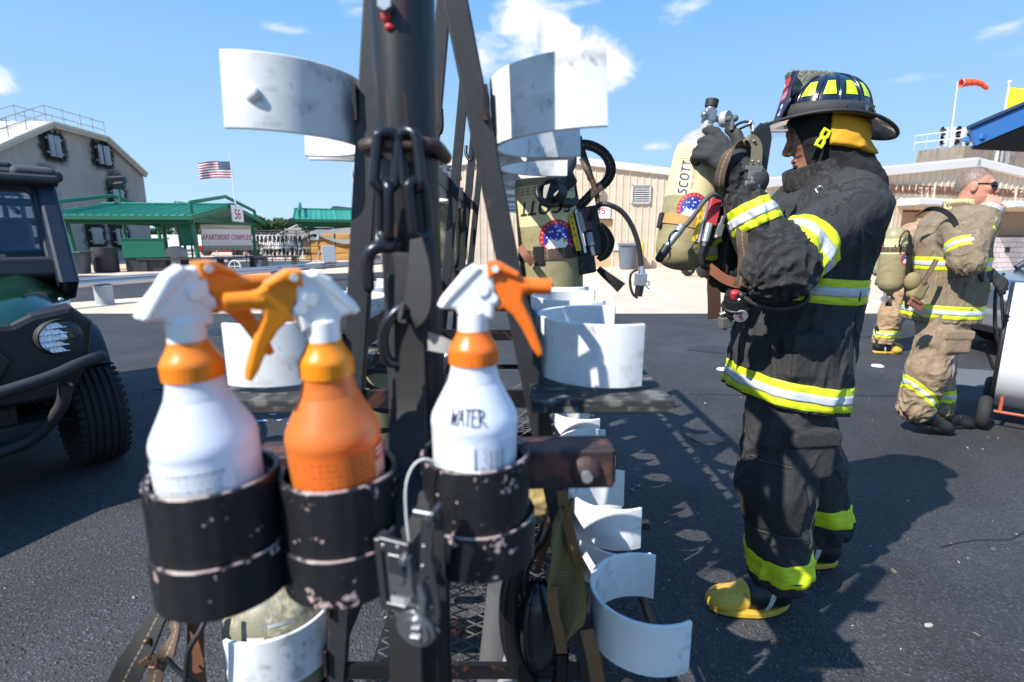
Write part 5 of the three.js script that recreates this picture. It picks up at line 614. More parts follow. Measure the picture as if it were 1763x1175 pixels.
function surf(f, lo, hi, h, opt = {}) { // naive surface nets, then snapped to the field
  const n = [0, 1, 2].map(k => Math.ceil((hi[k] - lo[k]) / h) + 1), [nx, ny, nz] = n, val = new Float32Array(nx * ny * nz), B = 4, id = (i, j, k) => (k * ny + j) * nx + i;
  for (let k = 0; k < nz; k += B) for (let j = 0; j < ny; j += B) for (let i = 0; i < nx; i += B) {
    const c = f(lo[0] + (i + B / 2) * h, lo[1] + (j + B / 2) * h, lo[2] + (k + B / 2) * h), skip = Math.abs(c) > B * h * 1.15 + .028;
    for (let kk = k; kk < Math.min(k + B, nz); kk++) for (let jj = j; jj < Math.min(j + B, ny); jj++) for (let ii = i; ii < Math.min(i + B, nx); ii++) val[id(ii, jj, kk)] = skip ? c : f(lo[0] + ii * h, lo[1] + jj * h, lo[2] + kk * h);
  }
  const vid = new Int32Array(nx * ny * nz).fill(-1), pos = [], idx = [];
  for (let k = 0; k + 1 < nz; k++) for (let j = 0; j + 1 < ny; j++) for (let i = 0; i + 1 < nx; i++) {
    let m = 0, cnt = 0, sx = 0, sy = 0, sz = 0; const v = []; for (let c = 0; c < 8; c++) { const q = val[id(i + (c & 1), j + (c >> 1 & 1), k + (c >> 2))]; v.push(q); if (q < 0) m |= 1 << c; } if (m === 0 || m === 255) continue;
    for (const [a, b] of [[0, 1], [2, 3], [4, 5], [6, 7], [0, 2], [1, 3], [4, 6], [5, 7], [0, 4], [1, 5], [2, 6], [3, 7]]) if ((v[a] < 0) !== (v[b] < 0)) { const t = v[a] / (v[a] - v[b]); sx += (a & 1) + ((b & 1) - (a & 1)) * t; sy += (a >> 1 & 1) + ((b >> 1 & 1) - (a >> 1 & 1)) * t; sz += (a >> 2) + ((b >> 2) - (a >> 2)) * t; cnt++; }
    vid[id(i, j, k)] = pos.length / 3; pos.push(lo[0] + (i + sx / cnt) * h, lo[1] + (j + sy / cnt) * h, lo[2] + (k + sz / cnt) * h);
  }
  const quad = (a, b, c, d, flip) => { if (a < 0 || b < 0 || c < 0 || d < 0) return; flip ? idx.push(a, c, b, a, d, c) : idx.push(a, b, c, a, c, d); };
  for (let k = 1; k + 1 < nz; k++) for (let j = 1; j + 1 < ny; j++) for (let i = 1; i + 1 < nx; i++) { const s = val[id(i, j, k)] < 0; if (s !== (val[id(i + 1, j, k)] < 0)) quad(vid[id(i, j - 1, k - 1)], vid[id(i, j, k - 1)], vid[id(i, j, k)], vid[id(i, j - 1, k)], !s); if (s !== (val[id(i, j + 1, k)] < 0)) quad(vid[id(i - 1, j, k - 1)], vid[id(i - 1, j, k)], vid[id(i, j, k)], vid[id(i, j, k - 1)], !s); if (s !== (val[id(i, j, k + 1)] < 0)) quad(vid[id(i - 1, j - 1, k)], vid[id(i, j - 1, k)], vid[id(i, j, k)], vid[id(i - 1, j, k)], !s); }
  const P = new Float32Array(pos), N = new Float32Array(pos.length), UV = new Float32Array(pos.length / 3 * 2), e = h * (opt.eps ?? .45), col = opt.color ? new Float32Array(pos.length) : null;
  for (let q = 0; q < P.length; q += 3) {
    let x = P[q], y = P[q + 1], z = P[q + 2], gx, gy, gz; for (let it = 0; it < 2; it++) { const d = f(x, y, z); gx = f(x + e, y, z) - f(x - e, y, z); gy = f(x, y + e, z) - f(x, y - e, z); gz = f(x, y, z + e) - f(x, y, z - e); const l = Math.hypot(gx, gy, gz) || 1; gx /= l; gy /= l; gz /= l; const st = clamp(d * .8, -h * .5, h * .5); if (it < 1) { x -= gx * st; y -= gy * st; z -= gz * st; } }
    P[q] = x; P[q + 1] = y; P[q + 2] = z; N[q] = gx; N[q + 1] = gy; N[q + 2] = gz; const ax = Math.abs(gx), ay = Math.abs(gy), az = Math.abs(gz), w = q / 3 * 2; if (ay > ax && ay > az) { UV[w] = x; UV[w + 1] = z; } else if (ax > az) { UV[w] = z; UV[w + 1] = y; } else { UV[w] = x; UV[w + 1] = y; }
    if (col) { const c = opt.color(x, y, z); col[q] = c[0]; col[q + 1] = c[1]; col[q + 2] = c[2]; }
  }
  const g = new THREE.BufferGeometry(); g.setAttribute('position', new THREE.BufferAttribute(P, 3)); g.setAttribute('normal', new THREE.BufferAttribute(N, 3)); g.setAttribute('uv', new THREE.BufferAttribute(UV, 2)); if (col) g.setAttribute('color', new THREE.BufferAttribute(col, 3)); g.setIndex(idx); return g;
}
// a raised patch or band on a field: axis point c(t), unit directions, swept over angles a0..a1 and along the axis t0..t1
function onField(f, axis, a0, a1, t0, t1, off = .003, na = 80, nt = 5, R = .34) {
  const hit = (t, a) => { const { c, e1, e2 } = axis(t, a), dx = e1[0] * Math.cos(a) + e2[0] * Math.sin(a), dy = e1[1] * Math.cos(a) + e2[1] * Math.sin(a), dz = e1[2] * Math.cos(a) + e2[2] * Math.sin(a); let r = R; for (let i = 0; i < 60; i++) { const d = f(c[0] + dx * r, c[1] + dy * r, c[2] + dz * r); if (d < .0006) break; r -= Math.max(d * .75, .0005); if (r < .01) break; } return [c, [dx, dy, dz], r]; };
  const full = a1 - a0 > 6.28, pos = [], uv = [], idx = [], m = nt + 1;
  for (let i = 0; i <= na; i++) { const a = mix(a0, a1, i / na); for (let j = 0; j <= nt; j++) { const [c, d, r] = hit(mix(t0, t1, j / nt), a); for (const o of [off, -.004]) pos.push(c[0] + d[0] * (r + o), c[1] + d[1] * (r + o), c[2] + d[2] * (r + o)); uv.push(a * r, j / nt, a * r, j / nt); } }
  const I = (i, j, k) => (i * m + j) * 2 + k;
  for (let i = 0; i < na; i++) { for (let j = 0; j < nt; j++) idx.push(I(i, j, 0), I(i, j + 1, 0), I(i + 1, j, 0), I(i + 1, j, 0), I(i, j + 1, 0), I(i + 1, j + 1, 0)); idx.push(I(i, 0, 0), I(i + 1, 0, 0), I(i, 0, 1), I(i, 0, 1), I(i + 1, 0, 0), I(i + 1, 0, 1)); idx.push(I(i, nt, 0), I(i, nt, 1), I(i + 1, nt, 0), I(i, nt, 1), I(i + 1, nt, 1), I(i + 1, nt, 0)); }
  if (!full) for (let j = 0; j < nt; j++) { idx.push(I(0, j, 0), I(0, j, 1), I(0, j + 1, 0), I(0, j, 1), I(0, j + 1, 1), I(0, j + 1, 0)); idx.push(I(na, j, 0), I(na, j + 1, 0), I(na, j, 1), I(na, j, 1), I(na, j + 1, 0), I(na, j + 1, 1)); }
  const g = new THREE.BufferGeometry(); g.setAttribute('position', new THREE.Float32BufferAttribute(pos, 3)); g.setAttribute('uv', new THREE.Float32BufferAttribute(uv, 2)); g.setIndex(idx); g.computeVertexNormals();
  // outward check
  const p = g.attributes.position, nn = g.attributes.normal, k = I(Math.floor(na / 2), Math.floor(nt / 2), 0), { c } = axis((t0 + t1) / 2, (a0 + a1) / 2); if ((p.getX(k) - c[0]) * nn.getX(k) + (p.getY(k) - c[1]) * nn.getY(k) + (p.getZ(k) - c[2]) * nn.getZ(k) < 0) { const ix = g.index.array; for (let q = 0; q < ix.length; q += 3) { const w = ix[q]; ix[q] = ix[q + 1]; ix[q + 1] = w; } g.computeVertexNormals(); }
  return g;
}
const upAxis = (xc, zc, sl = [0, 0]) => (t, a) => ({ c: [xc, t + (a !== undefined ? sl[0] * Math.cos(a) + sl[1] * Math.sin(a) : 0), zc], e1: [1, 0, 0], e2: [0, 0, 1] });
function boneAxis(a, b) { const u = V(b[0] - a[0], b[1] - a[1], b[2] - a[2]).normalize(), e1 = (Math.abs(u.y) < .9 ? V(0, 1, 0) : V(1, 0, 0)).cross(u).normalize(), e2 = u.clone().cross(e1); return t => ({ c: [mix(a[0], b[0], t), mix(a[1], b[1], t), mix(a[2], b[2], t)], e1: e1.toArray(), e2: e2.toArray() }); }
const limeM = (() => { const t = tex(128, 128, (u, v, i, j) => { const k = 1 + pn(u, v, 6, 2, 4) * .5; return S3(.60 * k, .70 * k, .016 * k); }); t.repeat.set(3, 1); return mat([1, 1, 1], .6, { map: t }); })(), silverM = (() => { const t = tex(128, 128, (u, v, i, j) => { const k = 1 + pn(u, v, 5, 4, 4) * .35; return S3(.50 * k, .53 * k, .57 * k); }); t.repeat.set(3, 1); return mat([1, 1, 1], .42, { map: t }); })();
function reflective(P, f, axis, a0, a1, t0, t1, solid, R) { // lime, silver, lime trim sewn round a garment
  const d = t1 - t0, b = obj('reflective_trim', onField(f, axis, a0, a1, t0, t1, .0028, 84, 6, R), limeM, P); if (!solid) obj('silver_stripe', onField(f, axis, a0, a1, t0 + d * .32, t0 + d * .68, .0046, 84, 4, R), silverM, b); return b;
}
function fabric(r, g, b, seed, wear = .5) { const t = tex(384, 384, (u, v, i, j) => { const m = pn(u, v, 5, seed, 5), f = noise(i * .8, j * .8, seed), w = sstep(.05, .45, pn(u, v, 11, seed + 4, 4)); const k = 1 + m * .22 + f * .25 + w * wear; return S3(r * k, g * k, b * k); }); t.repeat.set(2.2, 2.2); const bp = tex(256, 256, (u, v, i, j) => .5 + .5 * pn(u, v, 12, seed + 2, 5) + noise(i * .9, j * .9, 1) * .12, { srgb: false }); bp.repeat.set(5, 5); return mat([1, 1, 1], .88, { map: t, bumpMap: bp, bumpScale: .0035 }); }
const coatBlack = fabric(.030, .0302, .031, 3, .35), coatTan = fabric(.215, .165, .105, 6, .25), coatTan2 = fabric(.36, .235, .13, 9, .25), knit = mat([.012, .012, .013], .95), gloveM = fabric(.034, .036, .036, 12, .6), bootRub = mat([.012, .012, .013], .42), bootYel = (() => { const t = tex(256, 256, (u, v, i, j) => { const n = pn(u, v, 7, 3, 5), s = sstep(.12, .4, n + noise(i * .2, j * .2, 2) * .2); const k = 1 + n * .3; return S3(mix(.60, .17, s) * k, mix(.375, .12, s) * k, mix(.045, .05, s) * k); }); t.repeat.set(5, 5); return mat([1, 1, 1], .5, { map: t }); })(), bootWhite = mat([.52, .52, .50], .5);
// head in its own axes: +x forward, +y up, +z its left; about 23 cm tall
function headField(ears = true) {
  const f = blend(.03, ell([-.012, .035, 0], [.097, .098, .076]), ell([.030, -.035, 0], [.058, .082, .058]), cone([.062, -.098, -.012], [.062, -.098, .012], .021, .021));
  const brow = blend(.012, cone([.076, .036, -.034], [.084, .036, 0], .013, .012), cone([.076, .036, .034], [.084, .036, 0], .013, .012)), nose = blend(.008, cone([.087, .020, 0], [.108, -.020, 0], .0085, .0125), cone([.095, -.027, -.011], [.100, -.026, .011], .0095, .0095));
  const lips = blend(.004, cone([.086, -.0575, -.016], [.090, -.0565, 0], .006, .0075), cone([.086, -.0575, .016], [.090, -.0565, 0], .006, .0075)), lip2 = blend(.004, cone([.083, -.0705, -.014], [.087, -.0715, 0], .006, .0085), cone([.083, -.0705, .014], [.087, -.0715, 0], .006, .0085)), cheek = blend(.02, ell([.055, -.006, -.036], [.028, .022, .022]), ell([.055, -.006, .036], [.028, .022, .022])), neck = cone([-.02, -.05, 0], [-.045, -.21, 0], .056, .062);
  const sock = blend(.004, ell([.093, .014, -.030], [.020, .011, .018]), ell([.093, .014, .030], [.020, .011, .018])), lid = blend(.002, ell([.0695, .012, -.030], [.0135, .0125, .0145]), ell([.0695, .012, .030], [.0135, .0125, .0145]));
  const ear = s => blend(.006, ell([-.012, .0, s * .078], [.018, .031, .009], -.15), cone([-.018, .022, s * .083], [-.014, -.02, s * .080], .007, .006));
  return (x, y, z) => { let d = f(x, y, z); d = smin(d, brow(x, y, z), .016); d = smin(d, cheek(x, y, z), .02); d = smax(d, -sock(x, y, z), .010); d = smin(d, lid(x, y, z), .003); d = smin(d, nose(x, y, z), .010); d = smin(d, lips(x, y, z), .006); d = smin(d, lip2(x, y, z), .006); d = smin(d, neck(x, y, z), .03); if (ears && Math.abs(z) > .055) d = smin(d, Math.min(ear(1)(x, y, z), ear(-1)(x, y, z)), .006); return d; };
}
function boot(P, x, z, yaw, o) { // rubber boot, toe towards +x in its own axes
  const f = blend(.03, cone([-.05, .30, 0], [-.045, .10, 0], .066, .060), cone([-.055, .070, 0], [.03, .075, 0], .056, .056), cone([.02, .062, 0], [.128, .046, .006], .052, .043), ell([.138, .040, .006], [.070, .040, .052])), g = (a, b, c) => smax(f(a, b, c), .012 - b, .006);
  const B = new THREE.Group(); B.name = 'boot'; B.position.set(x, o.lift ?? 0, z); B.rotation.y = yaw; B.rotation.z = o.pitch ?? 0; P.add(B);
  obj('shaft', surf((a, b, c) => smax(g(a, b, c), a - .068, .004), [-.14, .0, -.09], [.09, .37, .09], .007), bootRub, B); obj('toe_cap', surf((a, b, c) => smax(g(a, b, c), .066 - a, .004), [.05, .0, -.09], [.23, .14, .09], .006), o.toe, B); if (o.toe !== bootRub) obj('side_stripe', surf((a, b, c) => smax(smax(g(a, b, c) - .002, Math.abs(a - .012 + b * .25) - .010, .002), b - .10, .002), [-.06, .0, -.09], [.06, .12, .09], .005), bootWhite, B);
  obj('sole', [(() => { const p = []; for (let k = 0; k < 40; k++) { const t = k / 40 * 6.2832, c = Math.cos(t), s = Math.sin(t); p.push([.040 + c * .150 * (1), s * (.056 - .010 * Math.cos(t * 2) * (c < 0 ? 1 : .2)) + (c > 0 ? .006 : 0)]); } const q = poly(p, .022, .004); q.rotateX(-Math.PI / 2); q.translate(0, .018, 0); return q; })(), ...Array.from({ length: 9 }, (_, k) => bx(.016, .012, [.05, .07, .085, .085, .085, .085, .08, .07, .05][k], -.085 + k * .032, .006, .003, null, .003))], o.sole, B);
  return B;
}
// a gloved or bare hand: fingers along +x, back of the hand +y, thumb towards +z
function handField(o = {}) { const r = o.r ?? .0115, curl = o.curl ?? [.35, .5, .4], parts = [rbox([0, 0, 0], [.046, .0155, .043], .015)], len = [[.036, .026, .022], [.040, .029, .024], [.037, .027, .023], [.030, .021, .019]];
  for (let i = 0; i < 4; i++) { let p = [.038, .001, .031 - i * .0205], a = (o.spread ?? .06) * (1.5 - i), th = 0; const k = (o.each?.[i] ?? 1); const chain = []; for (let s = 0; s < 3; s++) { th += curl[s] * k; const L = len[i][s] * (o.long ?? 1), q = [p[0] + Math.cos(th) * L * Math.cos(a), p[1] - Math.sin(th) * L, p[2] + Math.cos(th) * L * Math.sin(a)]; chain.push(cone(p, q, r * (1.06 - s * .09), r * (.97 - s * .09))); p = q; } parts.push(blend(.006, ...chain)); }
  const t = o.thumb ?? [.5, -.3]; { let p = [-.020, -.006, .036]; const d1 = V(.55, -.25 + t[1] * .4, .75).normalize().multiplyScalar(.036), q = [p[0] + d1.x, p[1] + d1.y, p[2] + d1.z], d2 = V(.85, -.25 + t[1], .45 - t[0] * .3).normalize().multiplyScalar(.030), s = [q[0] + d2.x, q[1] + d2.y, q[2] + d2.z], d3 = V(.95, -.3 + t[1], .1 - t[0] * .4).normalize().multiplyScalar(.026), e = [s[0] + d3.x, s[1] + d3.y, s[2] + d3.z]; parts.push(blend(.008, cone(p, q, r * 1.5, r * 1.2), cone(q, s, r * 1.2, r * 1.08), cone(s, e, r * 1.08, r * .95))); }
  const w = cone([-.03, 0, 0], [-.095, 0, 0], .030, o.cuff ?? .036), pal = parts[0], all = parts.slice(1); return (x, y, z) => { let d = pal(x, y, z); for (const g of all) d = Math.min(d, Math.max(-.2, g(x, y, z))); let e = pal(x, y, z); for (const g of all) e = smin(e, g(x, y, z), .0035); return smin(e, w(x, y, z), .03); }; }
function placeHand(P, name, m, pos, fx, up, o = {}) { // finger direction fx, back-of-hand direction up
  const x = V(...fx).normalize(), u = V(...up), y = u.addScaledVector(x, -u.dot(x)).normalize(), z = x.clone().cross(y); const g = surf(handField(o), [-.14, -.11, -.075], [.15, .05, .10], .004, { eps: .6 }); if (o.mirror) { const p = g.attributes.position, n = g.attributes.normal; for (let i = 0; i < p.count; i++) { p.setZ(i, -p.getZ(i)); n.setZ(i, -n.getZ(i)); } const ix = g.index.array; for (let q = 0; q < ix.length; q += 3) { const w = ix[q]; ix[q] = ix[q + 1]; ix[q + 1] = w; } } if (o.scale) g.scale(o.scale, o.scale, o.scale); g.applyMatrix4(new THREE.Matrix4().makeBasis(x, y, z)); g.translate(...pos); return obj(name, g, m, P); }
function inner(j) { // the body under the clothes, one continuous figure
  return blend(.05, ell([j.chest[0], j.chest[1], j.chest[2]], [.11, .24, .16]), ell(j.pelvis, [.12, .15, .15]), cone(j.neck, [j.neck[0], j.neck[1] - .1, j.neck[2]], .06, .08), ...j.arms.flatMap(([s, e, w]) => [cone(s, e, .055, .042), cone(e, w, .042, .03)]), ...j.legs.flatMap(([h, k, a]) => [cone(h, k, .08, .055), cone(k, a, .055, .038)]));
}
function rebase(P, x, z) { for (const c of P.children) { c.position.x -= x; c.position.z -= z; } P.position.set(x, 0, z); return P; }
function place(geo, o, fwd, up) { const x = V(...fwd).normalize(), u = V(...up), y = u.addScaledVector(x, -u.dot(x)).normalize(), z = x.clone().cross(y); geo.applyMatrix4(new THREE.Matrix4().makeBasis(x, y, z)); geo.translate(...o); return geo; }
const bodyMerge = list => { const g = mergeGeometries(list.map(q => { if (!q.attributes.color) q.setAttribute('color', new THREE.BufferAttribute(new Float32Array(q.attributes.position.count * 3).fill(1), 3)); return q; })); return g; };

// ================================================================ FIREFIGHTER IN BLACK
{
  const P = thing('person', 'firefighter in black coat with lime trim and dark helmet holding up an air bottle', 'person');
  const LA = [[1.065, 1.442, -1.69], [.790, 1.262, -1.565], [.698, 1.472, -1.625]], RA = [[1.10, 1.45, -2.05], [.86, 1.25, -2.07], [.715, 1.40, -1.95]];
  const LL = [[.975, .86, -1.785], [.940, .49, -1.73], [.985, .10, -1.725]], RL = [[1.045, .86, -1.935], [1.205, .46, -1.975], [1.315, .12, -2.0]];
  const HC = [1.040, 1.690, -1.862], HF = [-.895, -.259, -.363], HU = [-.24, .966, -.097], HX = V(...HF).normalize(), HY = V(...HU).addScaledVector(HX, -HX.dot(V(...HU))).normalize(), HZ = HX.clone().cross(HY);
  // body: head with a face, and the figure under the clothes
  const hf = headField(false), skin = [.33, .155, .092];
  const head = surf(hf, [-.13, -.24, -.10], [.135, .15, .10], .0036, { eps: .5, color: (x, y, z) => { let k = 1 + fbm(x * 40, y * 40, z * 40, 2) * .12; const lipm = sstep(.012, .004, Math.abs(y + .064)) * sstep(.020, .012, Math.abs(z)) * sstep(.078, .084, x); const st = sstep(.03, .06, fbm(x * 90, y * 90, z * 90, 2) + .22) * (sstep(-.040, -.046, y) * sstep(-.056, -.050, y) + sstep(-.080, -.088, y)) * sstep(.05, .065, x); const br = sstep(.0075, .004, Math.abs(y - .040 + Math.abs(z) * .12)) * sstep(.010, .016, Math.abs(z)) * sstep(.052, .044, Math.abs(z)) * sstep(.06, .07, x); const lash = sstep(.0022, .0008, Math.abs(y - .0075)) * sstep(.016, .013, Math.abs(Math.abs(z) - .030)) * sstep(.07, .074, x); let c = [skin[0] * k, skin[1] * k, skin[2] * k]; c = c.map((q, i) => mix(q, [.14, .045, .035][i], lipm * .8)); c = c.map((q, i) => mix(q, [.012, .009, .008][i], clamp(st * .8 + br + lash))); return c; } });
  place(head, HC, HF, HU); const body = surf(inner({ chest: [1.10, 1.32, -1.868], pelvis: [1.06, .95, -1.86], neck: [1.085, 1.60, -1.872], arms: [LA, RA], legs: [LL, RL] }), [.55, .02, -2.2], [1.45, 1.62, -1.45], .018, { color: () => skin });
  obj('body', bodyMerge([head, body]), mat([1, 1, 1], .5, { vertexColors: true }), P);
  // coat
  const torso = stack([[.74, .992, .200, -1.85, .226], [.95, 1.006, .190, -1.855, .218], [1.2, 1.038, .170, -1.86, .206], [1.36, 1.064, .168, -1.865, .226], [1.46, 1.078, .150, -1.865, .218], [1.53, 1.078, .102, -1.868, .152], [1.58, 1.072, .085, -1.87, .10]], { fold: [.018, 5.5, 3] });
  const elbow = t => .35 + 1.1 * Math.exp(-((t - 1) ** 2) / .05), lower = t => .5 + Math.exp(-(t * t) / .08);
  const la1 = cone(LA[0], LA[1], .098, .088, { fold: [.020, 13, 5, elbow] }), la2 = cone(LA[1], LA[2], .086, .054, { fold: [.018, 16, 8, lower] }), ra1 = cone(RA[0], RA[1], .105, .092, { fold: [.014, 14, 2, elbow] }), ra2 = cone(RA[1], RA[2], .09, .06, { fold: [.012, 18, 4, lower] });
  const shoulders = cone([1.072, 1.468, -1.72], [1.082, 1.473, -2.02], .086, .086);
  const pkt = blend(.01, rbox([.965, .975, -1.662], [.075, .075, .03], .02, .12)), flap = rbox([.965, 1.025, -1.656], [.080, .03, .03], .010, .12);
  const coat = (x, y, z) => { let d = torso(x, y, z); d = smin(d, shoulders(x, y, z), .07); const a = smin(la1(x, y, z), la2(x, y, z), .045); d = smin(d, a, .05); d = smin(d, smin(ra1(x, y, z), ra2(x, y, z), .045), .05); d = smin(d, pkt(x, y, z), .018); d = smin(d, flap(x, y, z), .006); return d; };
  const coatIn = stack([[.70, .992, .18, -1.85, .206], [.80, .996, .175, -1.85, .20]]), hemCut = (x, y, z) => .782 - (x - 1.0) * .16 - y; // open hem
  const C = obj('coat', surf((x, y, z) => smax(smax(coat(x, y, z), -coatIn(x, y, z), .006), hemCut(x, y, z), .006), [.56, .70, -2.24], [1.38, 1.64, -1.42], .0078), coatBlack, P);
  const tz = upAxis(1.07, -1.86, [.0, 0]);
  reflective(C, torso, upAxis(1.04, -1.86, [-.014, -.010]), 0, 6.2832, 1.155, 1.235); reflective(C, torso, upAxis(1.0, -1.855, [-.030, 0]), 0, 6.2832, .796, .878);
  const armF = (x, y, z) => smin(la1(x, y, z), la2(x, y, z), .045), rarmF = (x, y, z) => smin(ra1(x, y, z), ra2(x, y, z), .045);
  reflective(C, la1, boneAxis(LA[0], LA[1]), 0, 6.2832, .57, .82, false, .22); reflective(C, la2, boneAxis(LA[1], LA[2]), 0, 6.2832, .58, .90, false, .2); reflective(C, rarmF, boneAxis(RA[1], RA[2]), 0, 6.2832, .55, .9, false, .2);
  // seams and storm flap
  obj('seam', [onField(torso, upAxis(1.06, -1.86), 1.25, 1.262, .90, 1.14, .0025, 2, 30), onField(torso, upAxis(1.06, -1.86), 1.275, 1.287, .90, 1.14, .0025, 2, 30), onField(torso, upAxis(1.05, -1.86), .55, .562, .9, 1.14, .0025, 2, 30), onField(la1, boneAxis(LA[0], LA[1]), 0, 6.2832, .30, .312, .003, 60, 1, .22), onField(la1, boneAxis(LA[0], LA[1]), 0, 6.2832, .88, .892, .003, 60, 1, .22)], mat([.045, .045, .047], .85), C).userData.kind = 'stuff';
  const colO = stack([[1.50, 1.075, .118, -1.868, .112], [1.56, 1.055, .112, -1.87, .104], [1.625, 1.045, .108, -1.87, .102]], { fold: [.007, 12, 5] }), colI = stack([[1.47, 1.07, .096, -1.868, .09], [1.56, 1.055, .096, -1.87, .088], [1.66, 1.045, .095, -1.87, .088]]), slant = (x, y, z) => y - (1.615 + (x - 1.05) * .35);
  obj('collar', surf((x, y, z) => smax(smax(colO(x, y, z), -colI(x, y, z), .006), slant(x, y, z), .006), [.92, 1.47, -2.0], [1.22, 1.70, -1.73], .0065), coatBlack, C);
  obj('collar_hook', [tube([[0.952, 1.504, -1.7], [0.961, 1.512, -1.69], [0.972, 1.501, -1.69], [0.958, 1.491, -1.69], [0.952, 1.504, -1.7]], .003, 24, 6)], galv, C);
  // trousers
  const tf = [.016, 9, 2], l1 = cone(LL[0], LL[1], .126, .120, { fold: [.016, 8, 7, t => .4 + 1.1 * t] }), l2 = cone(LL[1], [.985, .165, -1.725], .120, .106, { fold: [.013, 11, 5, t => .3 + 1.2 * t * t] }), r1 = cone(RL[0], RL[1], .126, .116, { fold: [.015, 8, 3, t => .4 + t] }), r2 = cone(RL[1], [1.30, .19, -1.998], .116, .102, { fold: [.013, 11, 9, t => .3 + 1.2 * t * t] }), seat = ell([1.0, .90, -1.86], [.155, .14, .18]), cargo = rbox([1.0, .635, -1.660], [.085, .085, .035], .025, .12), cargoFlap = rbox([1.0, .702, -1.652], [.090, .028, .035], .010, .12);
  const trou = (x, y, z) => { let d = smin(smin(l1(x, y, z), l2(x, y, z), .04), smin(r1(x, y, z), r2(x, y, z), .04), .03); d = smin(d, seat(x, y, z), .06); d = smin(d, cargo(x, y, z), .02); d = smin(d, cargoFlap(x, y, z), .008); return d; };
  const cuffs = blend(.001, cone([.985, .0, -1.725], [.985, .095, -1.725], .2, .2), cone([1.30, .0, -1.998], [1.30, .11, -1.998], .2, .2));
  const T = obj('trousers', surf((x, y, z) => { const d = trou(x, y, z); const near = Math.hypot(x - .985, z + 1.725) < Math.hypot(x - 1.31, z + 2.0); return smax(d, (near ? .105 : .125) - y, .006); }, [.72, .06, -2.2], [1.5, .94, -1.5], .0085), coatBlack, P);
  const lf = (x, y, z) => smin(l1(x, y, z), l2(x, y, z), .04), rf2 = (x, y, z) => smin(r1(x, y, z), r2(x, y, z), .04);
  reflective(T, lf, upAxis(.975, -1.727, [0, -.012]), 0, 6.2832, .165, .25, true, .26); reflective(T, rf2, upAxis(1.268, -1.992, [0, -.01]), 0, 6.2832, .225, .305, true, .26);
  obj('knee_patch', onField(lf, upAxis(.955, -1.728), 1.35, 3.1, .36, .60, .0035, 24, 14, .26), fabric(.022, .022, .023, 21, .3), T);
  obj('seam', [onField(lf, upAxis(.965, -1.745), 1.02, 1.034, .28, .60, .003, 2, 30, .28), onField(lf, upAxis(.965, -1.745), 1.055, 1.069, .28, .60, .003, 2, 30, .28), onField(lf, upAxis(.955, -1.728), 1.35, 3.1, .604, .609, .0045, 24, 1, .28), onField(lf, upAxis(.955, -1.728), 1.35, 3.1, .351, .356, .0045, 24, 1, .28)], mat([.05, .05, .052], .85), T).userData.kind = 'stuff';
  boot(P, .925, -1.722, Math.PI + .06, { toe: bootYel, sole: bootYel }); boot(P, 1.262, -2.0, Math.PI - .22, { toe: bootYel, sole: bootYel });
  // gloves and wristlet
  obj('wristlet', surf(cone(LA[2], [.668, 1.545, -1.645], .052, .044, { fold: [.010, 40, 3] }), [.58, 1.40, -1.74], [.79, 1.63, -1.55], .006), knit, P);
  placeHand(P, 'glove', gloveM, [0.646, 1.591, -1.655], [-.70, .66, -.28], [-.05, .30, .95], { r: .0138, curl: [.50, .75, .5], each: [.6, .95, 1.1, 1.2], thumb: [-.1, .1], spread: .20, scale: 1.12, cuff: .040 });
  placeHand(P, 'glove', gloveM, [.655, 1.43, -1.91], [-.8, .2, .5], [-.2, -.2, -1], { r: .0145, curl: [.6, .7, .5], mirror: true, cuff: .042 });
  // hood over head and neck
  const toHead = (x, y, z) => { const X = x - HC[0], Y = y - HC[1], Q = z - HC[2]; return [X * HX.x + Y * HX.y + Q * HX.z, X * HY.x + Y * HY.y + Q * HY.z, X * HZ.x + Y * HZ.y + Q * HZ.z]; };
  const hoodF = blend(.04, ell([-.018, .02, 0], [.116, .125, .094]), cone([-.02, -.06, 0], [-.06, -.20, 0], .088, .098, { fold: [.012, 16, 3] })), faceHole = blend(.03, ell([.100, -.005, 0], [.066, .072, .064]), ell([.100, -.075, 0], [.062, .058, .058])); const hoodW = (x, y, z) => { const [a, b, c] = toHead(x, y, z); return smax(hoodF(a, b, c), -faceHole(a, b, c), .008); };
  const Hd = obj('hood', surf(hoodW, [.90, 1.48, -2.02], [1.24, 1.86, -1.73], .0062), knit, P);
  // helmet: +x forward in its own axes
  const Hm = new THREE.Group(); Hm.name = 'helmet'; Hm.position.set(1.054, 1.733, -1.874); Hm.rotation.set(0, Math.PI - .22, .055); P.add(Hm);
  const shell = mat([.006, .008, .022], .18, { phys: true, clearcoat: 1, clearcoatRoughness: .1 }), trim = mat([.02, .02, .021], .6), limeH = mat([.55, .78, .02], .4);
  const domeP = (a, t, o = 0) => { const cx = Math.cos(a), sz = Math.sin(a), rr = Math.pow(Math.max(0, 1 - Math.pow(t, 2.3)), 1 / 2.3); const bl = cx > 0 ? .128 : .136; return [cx * (bl + o) * rr, t * (.150 + o), sz * (.108 + o) * rr]; };
  { const na = 64, nt = 24, pos = [], idx = []; for (let i = 0; i <= na; i++) for (let j = 0; j <= nt; j++) { const t = Math.sin(j / nt * Math.PI / 2); pos.push(...domeP(i / na * 6.2832, t)); } for (let i = 0; i < na; i++) for (let j = 0; j < nt; j++) { const a = i * (nt + 1) + j, b = a + nt + 1; idx.push(a, a + 1, b, b, a + 1, b + 1); } const g = new THREE.BufferGeometry(); g.setAttribute('position', new THREE.Float32BufferAttribute(pos, 3)); g.setIndex(idx); g.computeVertexNormals(); obj('dome', mergeVertices(g, 1e-5), shell, Hm); }
